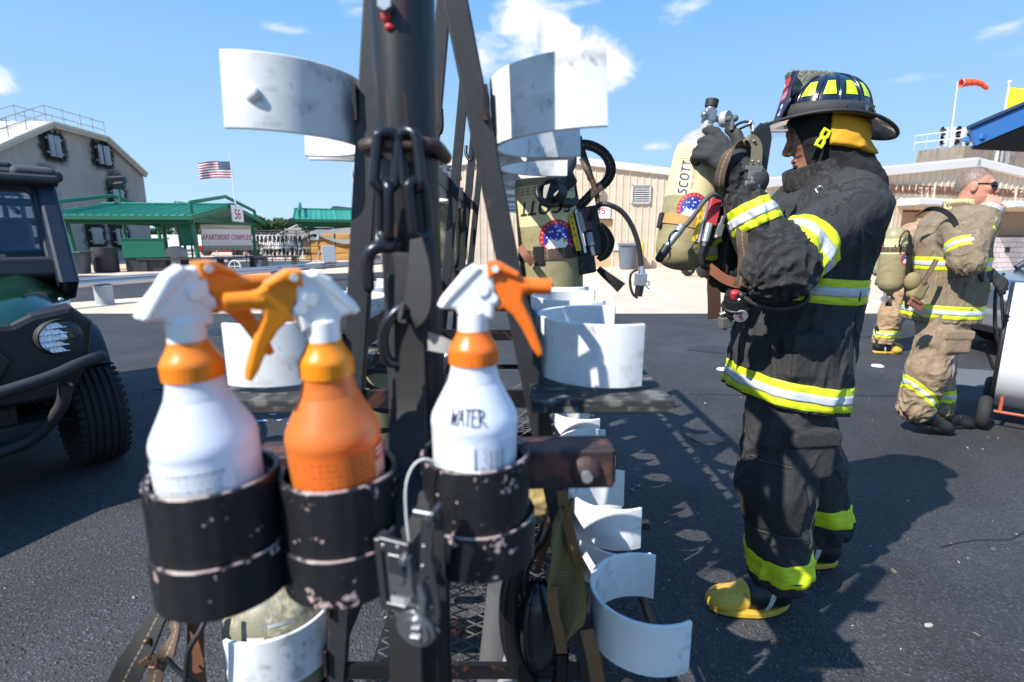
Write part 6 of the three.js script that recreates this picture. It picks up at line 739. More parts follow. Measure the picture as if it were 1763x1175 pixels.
  const ribs = []; for (const a of [.55, 1.08, 1.62, 2.16, 2.7, -.55, -1.08, -1.62, -2.16, -2.7, Math.PI]) { const p = []; for (let j = 0; j <= 12; j++) p.push(domeP(a, .12 + j / 12 * .86, .001)); ribs.push(tube(p, .0048, 24, 8)); } obj('dome_rib', ribs, shell, Hm).userData.kind = 'stuff';
  const patch = (a0, a1, t0, t1, o) => { const n = 10, pos = [], idx = []; for (let i = 0; i <= n; i++) for (let j = 0; j <= n; j++) { const v = j / n, k = mix(1, .68, v), am = (a0 + a1) / 2, a = am + (mix(a0, a1, i / n) - am) * k; pos.push(...domeP(a, mix(t0, t1, v), o)); } for (let i = 0; i < n; i++) for (let j = 0; j < n; j++) { const a = i * (n + 1) + j, b = a + n + 1; idx.push(a, a + 1, b, b, a + 1, b + 1); } const g = new THREE.BufferGeometry(); g.setAttribute('position', new THREE.Float32BufferAttribute(pos, 3)); g.setIndex(idx); g.computeVertexNormals(); return g; };
  const limeDS = mat([.55, .78, .02], .4, { side: THREE.DoubleSide }); for (const s of [1, -1]) for (const [a, b] of [[.62, 1.0], [1.20, 1.52], [1.74, 2.05], [2.26, 2.58]]) obj('reflective_patch', patch(s * a, s * b, .46, .76, .0022), limeDS, Hm);
  const outline = a => { const c = Math.cos(a), s = Math.sin(a); const f = c > 0 ? .196 : .218, sd = .162; return [c * f * (1 - .06 * s * s), s * sd * (1 - .05 * c)]; }, brimY = (a, s) => { const c = Math.cos(a); return .004 - .008 * s + (c < 0 ? -.036 * c * c * s * s : -.012 * c * c * s) + .012 * Math.sin(a) ** 2 * s; };
  { const na = 80, ns = 10, pos = [], idx = []; for (const th of [.0035, -.0035]) for (let i = 0; i <= na; i++) for (let j = 0; j <= ns; j++) { const a = i / na * 6.2832, s = j / ns, [ox, oz] = outline(a), [dx, , dz] = domeP(a, 0); pos.push(mix(dx * .9, ox, s), brimY(a, s) + th, mix(dz * .9, oz, s)); } const L = (na + 1) * (ns + 1); for (let i = 0; i < na; i++) for (let j = 0; j < ns; j++) { const a = i * (ns + 1) + j, b = a + ns + 1; idx.push(a, b, a + 1, b, b + 1, a + 1); idx.push(L + a, L + a + 1, L + b, L + b, L + a + 1, L + b + 1); } const g = new THREE.BufferGeometry(); g.setAttribute('position', new THREE.Float32BufferAttribute(pos, 3)); g.setIndex(idx); g.computeVertexNormals(); obj('brim', g, shell, Hm); const e = []; for (let i = 0; i < 64; i++) { const a = i / 64 * 6.2832, [ox, oz] = outline(a); e.push([ox, brimY(a, 1), oz]); } obj('brim_edge', tube(e, .0062, 128, 8, true), trim, Hm); }
  { const band = []; const na = 80, pos = [], idx = [], pr = [[.012, .002], [.016, .010], [.018, .024], [.014, .040], [.010, .044], [.0, .044], [0, .002]]; for (let i = 0; i <= na; i++) { const a = i / na * 6.2832, [x, , z] = domeP(a, 0), l = Math.hypot(x, z); pr.forEach(([o, y]) => pos.push(x * (l + o - .008) / l, y + .006, z * (l + o - .008) / l)); } const m = pr.length; for (let i = 0; i < na; i++) for (let k = 0; k < m; k++) { const a = i * m + k, b = i * m + (k + 1) % m; idx.push(a, b, a + m, a + m, b, b + m); } const g = new THREE.BufferGeometry(); g.setAttribute('position', new THREE.Float32BufferAttribute(pos, 3)); g.setIndex(idx); g.computeVertexNormals(); obj('rubber_band', toCreasedNormals(g, .7), mat([.032, .032, .033], .75), Hm);
    for (const a of [1.85, 2.25, 2.62]) { const [x, , z] = domeP(a, 0), l = Math.hypot(x, z); const o = obj('band_slot', [new THREE.CylinderGeometry(.012, .012, .006, 20).rotateX(Math.PI / 2).scale(1.5, .8, 1)], shell, Hm); o.position.set(x * (l + .0075) / l, .03, z * (l + .0075) / l); o.rotation.y = Math.atan2(x, z); const o2 = o.clone(); o2.position.z *= -1; o2.rotation.y = Math.PI - o2.rotation.y; Hm.add(o2); } }
  const shT = canvasTex(256, 384, (x, w, h) => { x.fillStyle = '#0c1430'; x.fillRect(0, 0, w, h); x.strokeStyle = '#222a44'; x.lineWidth = 10; x.strokeRect(8, 8, w - 16, h - 16); x.fillStyle = '#c22a35'; x.beginPath(); x.roundRect(50, 60, 156, 66, 14); x.fill(); x.beginPath(); x.roundRect(36, 146, 184, 60, 14); x.fill(); x.fillStyle = '#f0eef0'; x.fillRect(66, 84, 40, 24); x.font = 'bold 44px sans-serif'; x.textAlign = 'center'; x.textBaseline = 'middle'; x.fillText('E CITY', 128, 178); x.font = 'bold 120px serif'; x.fillText('2', 128, 292); });
  { const p = [[-.045, 0], [.045, 0], [.056, .05], [.050, .10], [.056, .150], [0, .158], [-.056, .150], [-.050, .10], [-.056, .05]]; const g = poly(p, .006, .0015), u = g.attributes.uv, q = g.attributes.position; for (let i = 0; i < q.count; i++) u.setXY(i, q.getX(i) / .115 + .5, q.getY(i) / .16); for (let i = 0; i < q.count; i++) q.setZ(i, q.getZ(i) - q.getX(i) ** 2 * 6); g.computeVertexNormals(); g.rotateY(Math.PI / 2); g.rotateZ(.16); g.translate(.160, .006, 0); obj('front_shield', g, mat([1, 1, 1], .5, { map: shT }), Hm); }
  obj('crest', [poly([[.140, .156], [.130, .164], [.02, .160], [-.02, .150], [.05, .130], [.118, .08]], .055, .006)], (() => { const t = tex(128, 128, (u, v) => { const k = sstep(-.1, .2, pn(u, v, 9, 2, 4)); return S3(mix(.10, .26, k), mix(.11, .26, k), mix(.08, .20, k)); }); t.repeat.set(12, 12); return mat([1, 1, 1], .6, { map: t }); })(), Hm);
  obj('crest_ridge', tube([[.10, .146, 0], [.03, .158, 0], [-.06, .142, 0], [-.115, .09, 0]], .007, 30, 8), shell, Hm);
  for (const s of [-1, 1]) obj('eye_shield', [(() => { const g = new THREE.PlaneGeometry(.09, .05, 14, 6), p = g.attributes.position; for (let i = 0; i < p.count; i++) { const x = p.getX(i), y = p.getY(i); p.setXYZ(i, .195 - y * .0 - (x + .045) ** 2 * 5 + (.025 - y) * -.35, -.018 + y * .9 - .018, s * (.012 + x + .045)); } g.computeVertexNormals(); return g; })()], mat([.75, .78, .85], .12, { phys: true, transmission: .85, thickness: 0, side: THREE.DoubleSide }), Hm);
  obj('shield_bracket', [bx(.03, .016, .05, .185, -.012, 0, null, .005), rod([.186, -.008, -.03], [.186, -.008, .03], .006)], trim, Hm);
  obj('rear_buckle', [bx(.012, .008, .03, -.212, -.032, 0, null, .003), ball(.008, -.219, -.030, .012)], galv, Hm);
  // ear flap, chin strap, buckle
  obj('ear_flap', onField(hoodW, upAxis(1.06, -1.872, [-.02, 0]), -1.3, 1.95, 1.640, 1.735, .014, 50, 8, .2), mat([.72, .36, .02], .85), P);
  obj('chin_strap', [strap([[1.034, 1.74, -1.765], [1.026, 1.716, -1.762], [1.012, 1.692, -1.765], [1.001, 1.665, -1.772], [0.995, 1.635, -1.785], [0.993, 1.607, -1.8]], [.8, .45, .1], .022, .003, 30)], knit, P);
  obj('strap_buckle', [at(poly([[-.013, -.030], [.013, -.030], [.015, -.010], [.010, 0], [.015, .010], [.013, .030], [-.013, .030], [-.015, .010], [-.010, 0], [-.015, -.010]], .009, .002, { holes: [[[-.006, -.022], [.006, -.022], [.004, -.006], [-.004, -.006]], [[-.005, .008], [.005, .008], [.006, .022], [-.006, .022]]] }), ...[0.989, 1.665, -1.755], 0, 0, -.45)], mat([.72, .80, .02], .45), P);
  rebase(P, 1.08, -1.86);
}

// ---------------------------------------------------------------- air bottles
const valveM = mat([.30, .30, .31], .35, { metalness: .7 }), knobM = mat([.02, .02, .02], .6);
function emblem(x, cx, cy, r, rot) { x.save(); x.translate(cx, cy); x.rotate(rot); x.fillStyle = '#b02a32'; x.beginPath(); x.arc(0, 0, r, 0, 7); x.fill(); x.fillStyle = '#e9dcd6'; x.font = `bold ${r * .2}px sans-serif`; for (let k = 0; k < 22; k++) { x.save(); x.rotate(k / 22 * 6.283); x.fillRect(-1.5, -r * .92, 3, r * .10); x.restore(); } x.fillStyle = '#24389a'; x.beginPath(); x.arc(0, 0, r * .74, 0, 7); x.fill(); x.fillStyle = '#f2f2f6'; const q = rng(4); for (let k = 0; k < 26; k++) { const a = q() * 6.283, d = Math.sqrt(q()) * r * .66; if (Math.sin(a) * d > r * .12) continue; x.beginPath(); x.arc(Math.cos(a) * d, Math.sin(a) * d, r * .045, 0, 7); x.fill(); } x.fillStyle = '#f4f1ec'; x.beginPath(); x.moveTo(-r * .7, r * .35); x.lineTo(-r * .35, -r * .02); x.lineTo(0, r * .12); x.lineTo(r * .3, -r * .05); x.lineTo(r * .62, r * .3); x.lineTo(r * .3, r * .65); x.lineTo(-r * .4, r * .68); x.fill(); x.fillStyle = '#c2323c'; for (let k = 0; k < 4; k++) x.fillRect(-r * .4 + k * r * .22, r * .48, r * .09, r * .2); x.fillStyle = '#e0a020'; x.beginPath(); x.moveTo(r * .3, r * .02); x.lineTo(r * .62, r * .12); x.lineTo(r * .32, r * .26); x.fill(); x.restore(); }
function bottleTex(kind, seed) { return canvasTex(1024, 872, (x, w, h) => { const r = rng(seed); const id = x.createImageData ? x.createImageData(w, h) : x.getImageData(0, 0, w, h); for (let j = 0; j < h; j++) for (let i = 0; i < w; i++) { const v = 1 - j / h, n = fbm(i * .012, j * .02, seed, 4), f = noise(i * .10 + j * .02, j * .16, seed) , g = noise(i * .03, j * .5, seed + 3); let k = 1 + n * .5 + f * .20 + g * .12; let c = [.31, .265, .135]; if (kind === 'held' && v > .83) c = [.34, .335, .31]; c = c.map(q => q * k); const sc = sstep(.24, .5, n + f * .3); c = c.map(q => mix(q, .06, sc * .6)); const k2 = (j * w + i) * 4; id.data[k2] = toS(clamp(c[0])) * 255; id.data[k2 + 1] = toS(clamp(c[1])) * 255; id.data[k2 + 2] = toS(clamp(c[2])) * 255; id.data[k2 + 3] = 255; } x.putImageData(id, 0, 0);
  const Y = v => (1 - v) * h; x.globalAlpha = .82; x.fillStyle = '#e6dba8'; const lab = kind === 'held' ? [.49, .845] : [.15, .375]; x.fillRect(150, Y(lab[1]), 740, (lab[1] - lab[0]) * h); x.globalAlpha = 1;
  for (let k = 0; k < 500; k++) { x.fillStyle = `rgba(70,60,30,${r() * .16})`; x.fillRect(r() * w, r() * h, 2 + r() * 9, 2 + r() * 5); }
  if (kind === 'held') { for (const [u, a] of [[.385, -1.62], [.625, -1.62]]) { x.save(); x.translate(u * w, Y(.60)); x.rotate(a); x.fillStyle = '#1e2a5c'; x.font = 'italic bold 84px sans-serif'; x.textAlign = 'center'; x.textBaseline = 'middle'; x.scale(.78, 1); x.fillText('SCOTT', 0, 0); x.scale(1.2, 1); x.fillStyle = '#b5483e'; x.font = 'bold 22px sans-serif'; x.fillText('FIRE SAFETY', 0, 52); x.restore(); } for (let k = 0; k < 8; k++) for (const u of [.33, .48, .62]) { x.fillStyle = k < 2 ? '#b8604e' : '#7a7050'; let px = u * w; const e = px + 100; while (px < e) { const q = 6 + r() * 22; x.fillRect(px, Y(.82) + k * 15, q, 5); px += q + 5; } } emblem(x, .465 * w, Y(.405), 92, -.1); }
  else { x.save(); x.translate(.53 * w, Y(.275)); x.fillStyle = '#26282c'; x.font = 'italic bold 96px sans-serif'; x.textAlign = 'center'; x.textBaseline = 'middle'; x.fillText('SCOTT', 0, 0); x.fillStyle = '#c02a2e'; x.fillRect(250, -40, 60, 22); x.fillRect(250, -40, 22, 80); x.fillRect(250, 18, 60, 22); x.restore(); for (let k = 0; k < 3; k++) { x.fillStyle = '#6b6a50'; for (let q = 0; q < 14; q++) x.fillRect(260 + q * 36 + r() * 8, Y(.17) - k * 13, 10 + r() * 16, 5); } emblem(x, .49 * w, Y(.455), 92, Math.PI); } }); }
const heldTex = bottleTex('held', 3), rackTex = bottleTex('rack', 8);
const bottleMats = { held: mat([1, 1, 1], .42, { map: heldTex }), rack: mat([1, 1, 1], .45, { map: rackTex }), plain: (() => { const t = tex(256, 256, (u, v, i, j) => { const k = 1 + pn(u, v, 5, 3, 4) * .7 + noise(i * .25, j * .4, 1) * .25; return S3(.27 * k, .235 * k, .12 * k); }); return mat([1, 1, 1], .42, { map: t }); })(), worn: (() => { const t = tex(512, 512, (u, v, i, j) => { const n = pn(u, v, 7, 5, 5), q = sstep(-.05, .4, n + noise(i * .12, j * .12, 2) * .22), k = 1 + noise(i * .3, j * .3, 4) * .25; return S3(mix(.22, .56, q) * k, mix(.205, .50, q) * k, mix(.14, .33, q) * k); }); return mat([1, 1, 1], .45, { map: t }); })() };
const BR = .0865, BL = .46;
const bottleG = (() => { const p = [[0, 0], [.03, .002], [.055, .012], [.073, .030], [.083, .055], [BR, .085], [BR, .36], [.083, .392], [.072, .420], [.052, .443], [.030, .455], [.022, .462], [.022, .472], [0, .472]]; const s = smoothProfile(p, 4), g = lathe(s, 48), q = g.attributes.position, u = g.attributes.uv; for (let i = 0; i < q.count; i++) u.setY(i, q.getY(i) / .472); g.rotateY(Math.PI); return g; })();
const valveG = [join([rod([0, .465, 0], [0, .485, 0], .020, .018, 18), bx(.040, .044, .036, 0, .502, 0, null, .008), rod([0, .52, 0], [0, .532, 0], .015, .015, 14), rod([.02, .498, 0], [.045, .498, 0], .010, .010, 12), ball(.012, -.02, .50, .014)]), join([new THREE.CylinderGeometry(.021, .020, .022, 10).translate(0, .543, 0)]), join([new THREE.CylinderGeometry(.021, .021, .022, 20).rotateZ(Math.PI / 2).translate(.052, .498, 0)])];
function airBottle(P, m) { const b = obj('cylinder', bottleG, m, P); obj('valve', valveG[0], valveM, P); obj('valve_knob', valveG[1], knobM, P); obj('gauge', valveG[2], galv, P); return b; }
function standAt(P, a, b) { const y = v3(b).clone().sub(v3(a)).normalize(); P.quaternion.setFromUnitVectors(QY, y); P.position.copy(v3(a)); }

// ================================================================ AIR PACKS
const strapBrown = (() => { const t = tex(64, 256, (u, v, i, j) => { const k = 1 + noise(i * .6, j * .25, 2) * .35 + fbm(u * 3, v * 12, 4, 3) * .6, s = Math.abs(u - .5) < .035 && (j % 12) < 9; return s ? S3(.30, .24, .13) : S3(.105 * k, .068 * k, .045 * k); }); t.repeat.set(22, 4); t.offset.set(.5, 0); return mat([1, 1, 1], .85, { map: t }); })(), strapBlack = (() => { const t = tex(64, 256, (u, v, i, j) => { const k = 1 + noise(i * .6, j * .25, 2) * .4, s = Math.abs(u - .5) < .03 && (j % 12) < 9; return s ? S3(.20, .17, .11) : S3(.020 * k, .019 * k, .018 * k); }); t.repeat.set(24, 4); t.offset.set(.5, 0); return mat([1, 1, 1], .8, { map: t }); })(), strapTan = mat([.25, .19, .085], .8), leather = mat([.23, .085, .045], .7), rubberHose = mat([.018, .018, .019], .55), greyHose = mat([.075, .075, .078], .6), blackPl = mat([.016, .016, .017], .45), alu = mat([.55, .56, .57], .3, { metalness: .85 }), redBox = mat([.42, .035, .045], .5), yellowTag = (txt) => mat([1, 1, 1], .6, { map: canvasTex(96, 512, (x, w, h) => { x.fillStyle = '#d9b21c'; x.fillRect(0, 0, w, h); x.fillStyle = '#2a2410'; x.font = 'bold 62px sans-serif'; x.textAlign = 'center'; x.textBaseline = 'middle'; [...txt].forEach((c, i) => { x.save(); x.translate(w / 2, 46 + i * 84); x.rotate(Math.PI / 2 * 0); x.fillText(c, 0, 0); x.restore(); }); }) });
const noteT = yellowTag('AABDJ5');
function tagPlate(a, b, w, t = .004) { const A = v3(a), Bv = v3(b), L = A.distanceTo(Bv), g = bx(w, L, t); const u = g.attributes.uv, p = g.attributes.position; for (let i = 0; i < p.count; i++) u.setXY(i, p.getX(i) / w + .5, p.getY(i) / L + .5); return aim(g, Bv, A); }
{ // the pack held up by the firefighter in black
  const P = thing('air_pack', 'yellowed air bottle with straps and hoses held up by the firefighter in black', 'air pack');
  const bt = new THREE.Group(); bt.name = 'air_bottle'; standAt(bt, [.558, 1.248, -1.775], [.634, 1.70, -1.805]); P.add(bt); airBottle(bt, bottleMats.held);
  obj('cylinder_band', [(() => { const g = pipeArc(BR + .0045, .004, .034, 0, 6.2840, 48); g.rotateZ(-.10); g.translate(0, .148, 0); return g; })()], mat([.40, .25, .075], .7), bt); obj('band_latch', bx(.012, .05, .03, -BR - .006, .15, .01, null, .004), blackPl, bt);
  obj('back_frame', [beam([0.613, 1.482, -1.69], [0.579, 1.336, -1.67], .012, .02, V(0, 0, 1), .003), beam([0.668, 1.479, -1.7], [0.625, 1.328, -1.68], .010, .02, V(0, 0, 1), .003), beam([0.68, 1.498, -1.72], [0.722, 1.242, -1.72], .05, .012, V(0, 0, 1), .004), beam([0.728, 1.464, -1.74], [0.775, 1.241, -1.74], .05, .012, V(0, 0, 1), .004)], blackPl, P);
  obj('rail', [beam([0.609, 1.474, -1.675], [0.579, 1.339, -1.655], .006, .012, V(0, 0, 1), .001), beam([0.651, 1.474, -1.675], [0.612, 1.38, -1.655], .004, .010, V(0, 0, 1), .001)], alu, P);
  obj('name_plate', tagPlate([0.595, 1.468, -1.67], [0.565, 1.343, -1.65], .014), noteT, P);
  obj('alarm_box', [beam([0.631, 1.47, -1.67], [0.612, 1.392, -1.655], .036, .020, V(0, 0, 1), .004)], redBox, P); obj('reducer', [rod([0.608, 1.396, -1.65], [0.595, 1.341, -1.64], .0115, .0115, 18), rod([0.595, 1.341, -1.64], [0.593, 1.329, -1.64], .008, .007, 14)], alu, P); obj('valve_block', [at(bx(.022, .04, .022, 0, 0, 0, [0, 0, -.2], .003), ...[0.643, 1.377, -1.66]), at(bx(.012, .03, .014, 0, 0, 0, [0, 0, -.3], .003), ...[0.65, 1.406, -1.66]), ball(.008, ...[0.632, 1.357, -1.645])], valveM, P);
  obj('low_pressure_hose', tube([[0.518, 1.381, -1.64], [0.538, 1.399, -1.635], [0.561, 1.433, -1.63], [0.583, 1.465, -1.63], [0.608, 1.483, -1.635], [0.633, 1.478, -1.64], [0.653, 1.455, -1.65], [0.662, 1.42, -1.66], [0.665, 1.38, -1.68]], .0072, 70, 12), greyHose, P);
  obj('quick_connect', [rod([0.518, 1.38, -1.64], [0.476, 1.324, -1.64], .0125, .0105, 18), rod([0.521, 1.387, -1.64], [0.511, 1.373, -1.64], .014, .014, 14)], alu, P); obj('connector_cap', [rod([0.481, 1.329, -1.64], [0.462, 1.299, -1.64], .0150, .0135, 18), ball(.0135, ...[0.458, 1.292, -1.64]), tube([[0.511, 1.378, -1.63], [0.49, 1.371, -1.63], [0.481, 1.35, -1.63], [0.487, 1.301, -1.63], [0.481, 1.287, -1.63]], .003, 30, 8)], blackPl, P);
  obj('reducer_hose', tube([[0.593, 1.329, -1.64], [0.589, 1.3, -1.645], [0.597, 1.272, -1.65], [0.627, 1.26, -1.67]], .010, 30, 12), rubberHose, P);
  obj('shoulder_strap', [strap([[0.7, 1.618, -1.615], [0.673, 1.623, -1.61], [0.646, 1.615, -1.6], [0.626, 1.589, -1.595], [0.615, 1.554, -1.6], [0.614, 1.514, -1.61], [0.627, 1.487, -1.63]], [[.2, .5, .8], [.2, .7, .6], [.4, .6, .6], [.7, .2, .6], [.9, .1, .4], [.9, 0, .3], [.8, 0, .4]], .028, .003, 50)], strapBrown, P);
  obj('shoulder_pad', [at(poly([[-.030, -.085], [.030, -.085], [.038, -.07], [.040, .055], [.030, .085], [.0, .095], [-.022, .07], [-.032, .02], [-.04, -.07]], .012, .004), ...[0.726, 1.591, -1.63], .1, 0, -.05)], blackPl, P);
  obj('leather_strap', [strap([[0.676, 1.624, -1.605], [0.685, 1.634, -1.6], [0.702, 1.63, -1.6], [0.713, 1.606, -1.6], [0.713, 1.564, -1.6], [0.712, 1.55, -1.6]], [[.6, .75, .1], [.85, .5, 0], [1, .1, 0], [1, 0, 0], [1, 0, 0], [1, 0, 0]], t => .024 + .012 * t, .005, 30)], mat([.185, .155, .10], .75), P);
  obj('strap_buckle', [at(bx(.05, .012, .006, 0, 0, 0, null, .002), ...[0.706, 1.554, -1.59]), at(bx(.040, .030, .006, 0, 0, 0, null, .003), ...[0.709, 1.535, -1.59]), at(bx(.018, .022, .008, 0, 0, 0, null, .003), ...[0.706, 1.518, -1.588]), at(bx(.046, .020, .010, 0, 0, 0, null, .004), ...[0.704, 1.508, -1.588]), ball(.0052, ...[0.698, 1.572, -1.588]), ball(.0052, ...[0.717, 1.57, -1.588]), ball(.005, ...[0.701, 1.629, -1.595])], mat([.26, .25, .23], .4, { metalness: .6 }), P);
  obj('strap_tail', [strap([[0.706, 1.505, -1.592], [0.706, 1.487, -1.585], [0.709, 1.468, -1.58], [0.715, 1.457, -1.58]], [1, .1, .1], .034, .003, 14)], strapBrown, P);
  obj('waist_strap', [strap([[0.7, 1.5, -1.59], [0.69, 1.467, -1.58], [0.683, 1.433, -1.575], [0.677, 1.387, -1.57], [0.677, 1.345, -1.565], [0.685, 1.31, -1.565], [0.688, 1.277, -1.565], [0.686, 1.243, -1.57], [0.688, 1.212, -1.58]], [[1, 0, .1], [.8, 0, .6], [.5, 0, .85], [.75, 0, .6], [.98, 0, .2], [1, 0, .1], [.95, 0, .3], [.3, 0, .95], [.9, 0, .4]], .033, .003, 70)], strapBrown, P);
  each('harness_strap', [strap([[0.668, 1.433, -1.67], [0.686, 1.38, -1.66], [0.709, 1.327, -1.66], [0.735, 1.282, -1.67]], [.9, .3, .2], .026, .003, 24), strap([[0.698, 1.444, -1.7], [0.691, 1.372, -1.7], [0.683, 1.299, -1.7], [0.682, 1.243, -1.7]], [1, .1, 0], .03, .003, 24)], strapBlack, P);
  obj('lumbar_pad', [at(bx(.10, .13, .03, 0, 0, 0, [0, .2, .15], .012), ...[0.728, 1.282, -1.74]), at(bx(.13, .05, .025, 0, 0, 0, [0, .1, .05], .012), ...[0.767, 1.231, -1.72])], knit, P);
  obj('waist_belt', [strap([[0.619, 1.264, -1.66], [0.635, 1.25, -1.65], [0.657, 1.231, -1.63], [0.682, 1.22, -1.61], [0.716, 1.216, -1.605], [0.746, 1.226, -1.61], [0.766, 1.24, -1.63], [0.774, 1.247, -1.66], [0.751, 1.244, -1.69]], [[.1, 1, .2], [.1, 1, .3], [0, 1, .3], [0, 1, .2], [0, 1, .1], [0, 1, 0], [0, 1, 0], [0, 1, 0], [0, 1, 0]], .030, .004, 60)], leather, P); obj('belt_end', [strap([[0.738, 1.225, -1.6], [0.759, 1.235, -1.605], [0.782, 1.243, -1.615]], [0, 1, 0], .038, .006, 12)], knit, P);
  obj('hanging_strap', [strap([[0.655, 1.258, -1.7], [0.651, 1.207, -1.69], [0.655, 1.151, -1.685], [0.659, 1.096, -1.685]], [[1, 0, .2], [1, 0, .1], [1, 0, .05], [1, 0, .1]], .041, .004, 30)], mat([.05, .022, .013], .85), P);
  // mask-mounted regulator hanging at the belt
  const R = new THREE.Group(); R.name = 'regulator'; R.position.set(...[0.699, 1.155, -1.62]); R.rotation.set(.5, -.15, .25); P.add(R);
  obj('housing', [new THREE.CylinderGeometry(.036, .042, .050, 30).translate(0, 0, -.0), new THREE.CylinderGeometry(.043, .040, .014, 30).translate(0, -.030, 0), new THREE.TorusGeometry(.039, .006, 8, 30).rotateX(Math.PI / 2).translate(0, -.008, 0), new THREE.CylinderGeometry(.030, .034, .018, 24).translate(0, .032, 0)], blackPl, R); obj('badge', [new THREE.CylinderGeometry(.021, .021, .006, 28).rotateX(Math.PI / 2).translate(.006, -.022, .040)], mat([.34, .34, .33], .5), R); obj('badge_mark', [bx(.010, .008, .003, .004, -.020, .0435, [0, 0, .3])], mat([.25, .03, .04], .5), R); obj('purge_knob', [new THREE.CylinderGeometry(.0125, .0125, .018, 18).translate(-.008, .045, .018), ball(.0118, -.008, .054, .018, 1, .5, 1)], mat([.55, .035, .045], .5), R); obj('latch', [bx(.03, .008, .014, -.038, -.020, .016, [0, 0, .3], .003), rod([-.01, .033, .018], [.006, .030, .03], .007)], alu, R);
  obj('dust_block', [at(bx(.036, .036, .028, 0, 0, 0, [.1, .2, .1], .004), ...[0.675, 1.092, -1.635]), at(bx(.012, .010, .012, 0, 0, 0, null, .003), ...[0.675, 1.072, -1.635])], mat([.12, .115, .10], .6), P);
  obj('regulator_hose', tube([[0.691, 1.188, -1.6], [0.707, 1.175, -1.585], [0.737, 1.157, -1.57], [0.789, 1.145, -1.555], [0.843, 1.151, -1.55], [0.872, 1.167, -1.55], [0.882, 1.185, -1.555], [0.87, 1.199, -1.57], [0.83, 1.21, -1.59], [0.791, 1.215, -1.61], [0.774, 1.215, -1.63]], .0085, 110, 12), rubberHose, P);
  obj('hose_collar', [rod([0.687, 1.191, -1.6], [0.699, 1.18, -1.592], .011, .010, 14)], alu, P); obj('gauge_lead', tube([[0.689, 1.673, -1.74], [0.696, 1.697, -1.72], [0.712, 1.703, -1.7], [0.72, 1.695, -1.68], [0.723, 1.665, -1.66]], .004, 40, 8), rubberHose, P); obj('gauge_lead', tube([[0.688, 1.669, -1.72], [0.702, 1.683, -1.7], [0.716, 1.689, -1.68], [0.721, 1.69, -1.67]], .0035, 30, 8), rubberHose, P);
  obj('gauge_loop', [tube([[0.714, 1.69, -1.67], [0.72, 1.698, -1.668], [0.725, 1.686, -1.666], [0.723, 1.662, -1.66]], .0035, 20, 8), ball(.008, ...[0.722, 1.667, -1.655])], alu, P); obj('hand_wheel', [at(new THREE.CylinderGeometry(.024, .024, .020, 26).rotateX(Math.PI / 2).rotateY(.7), ...[0.666, 1.717, -1.73])], mat([.42, .42, .42], .5), P); obj('wheel_stem', [rod([0.659, 1.712, -1.71], [0.672, 1.711, -1.69], .007, .010, 14), rod([0.672, 1.711, -1.69], [0.671, 1.677, -1.69], .006, .007, 12), ball(.010, ...[0.679, 1.711, -1.69])], mat([.10, .10, .10], .5), P);
  obj('lower_strap', [tube([[0.57, 1.35, -1.64], [0.557, 1.329, -1.64], [0.561, 1.318, -1.64], [0.575, 1.325, -1.64]], .0025, 20, 6)], blackPl, P);
  rebase(P, .6, -1.75);
}
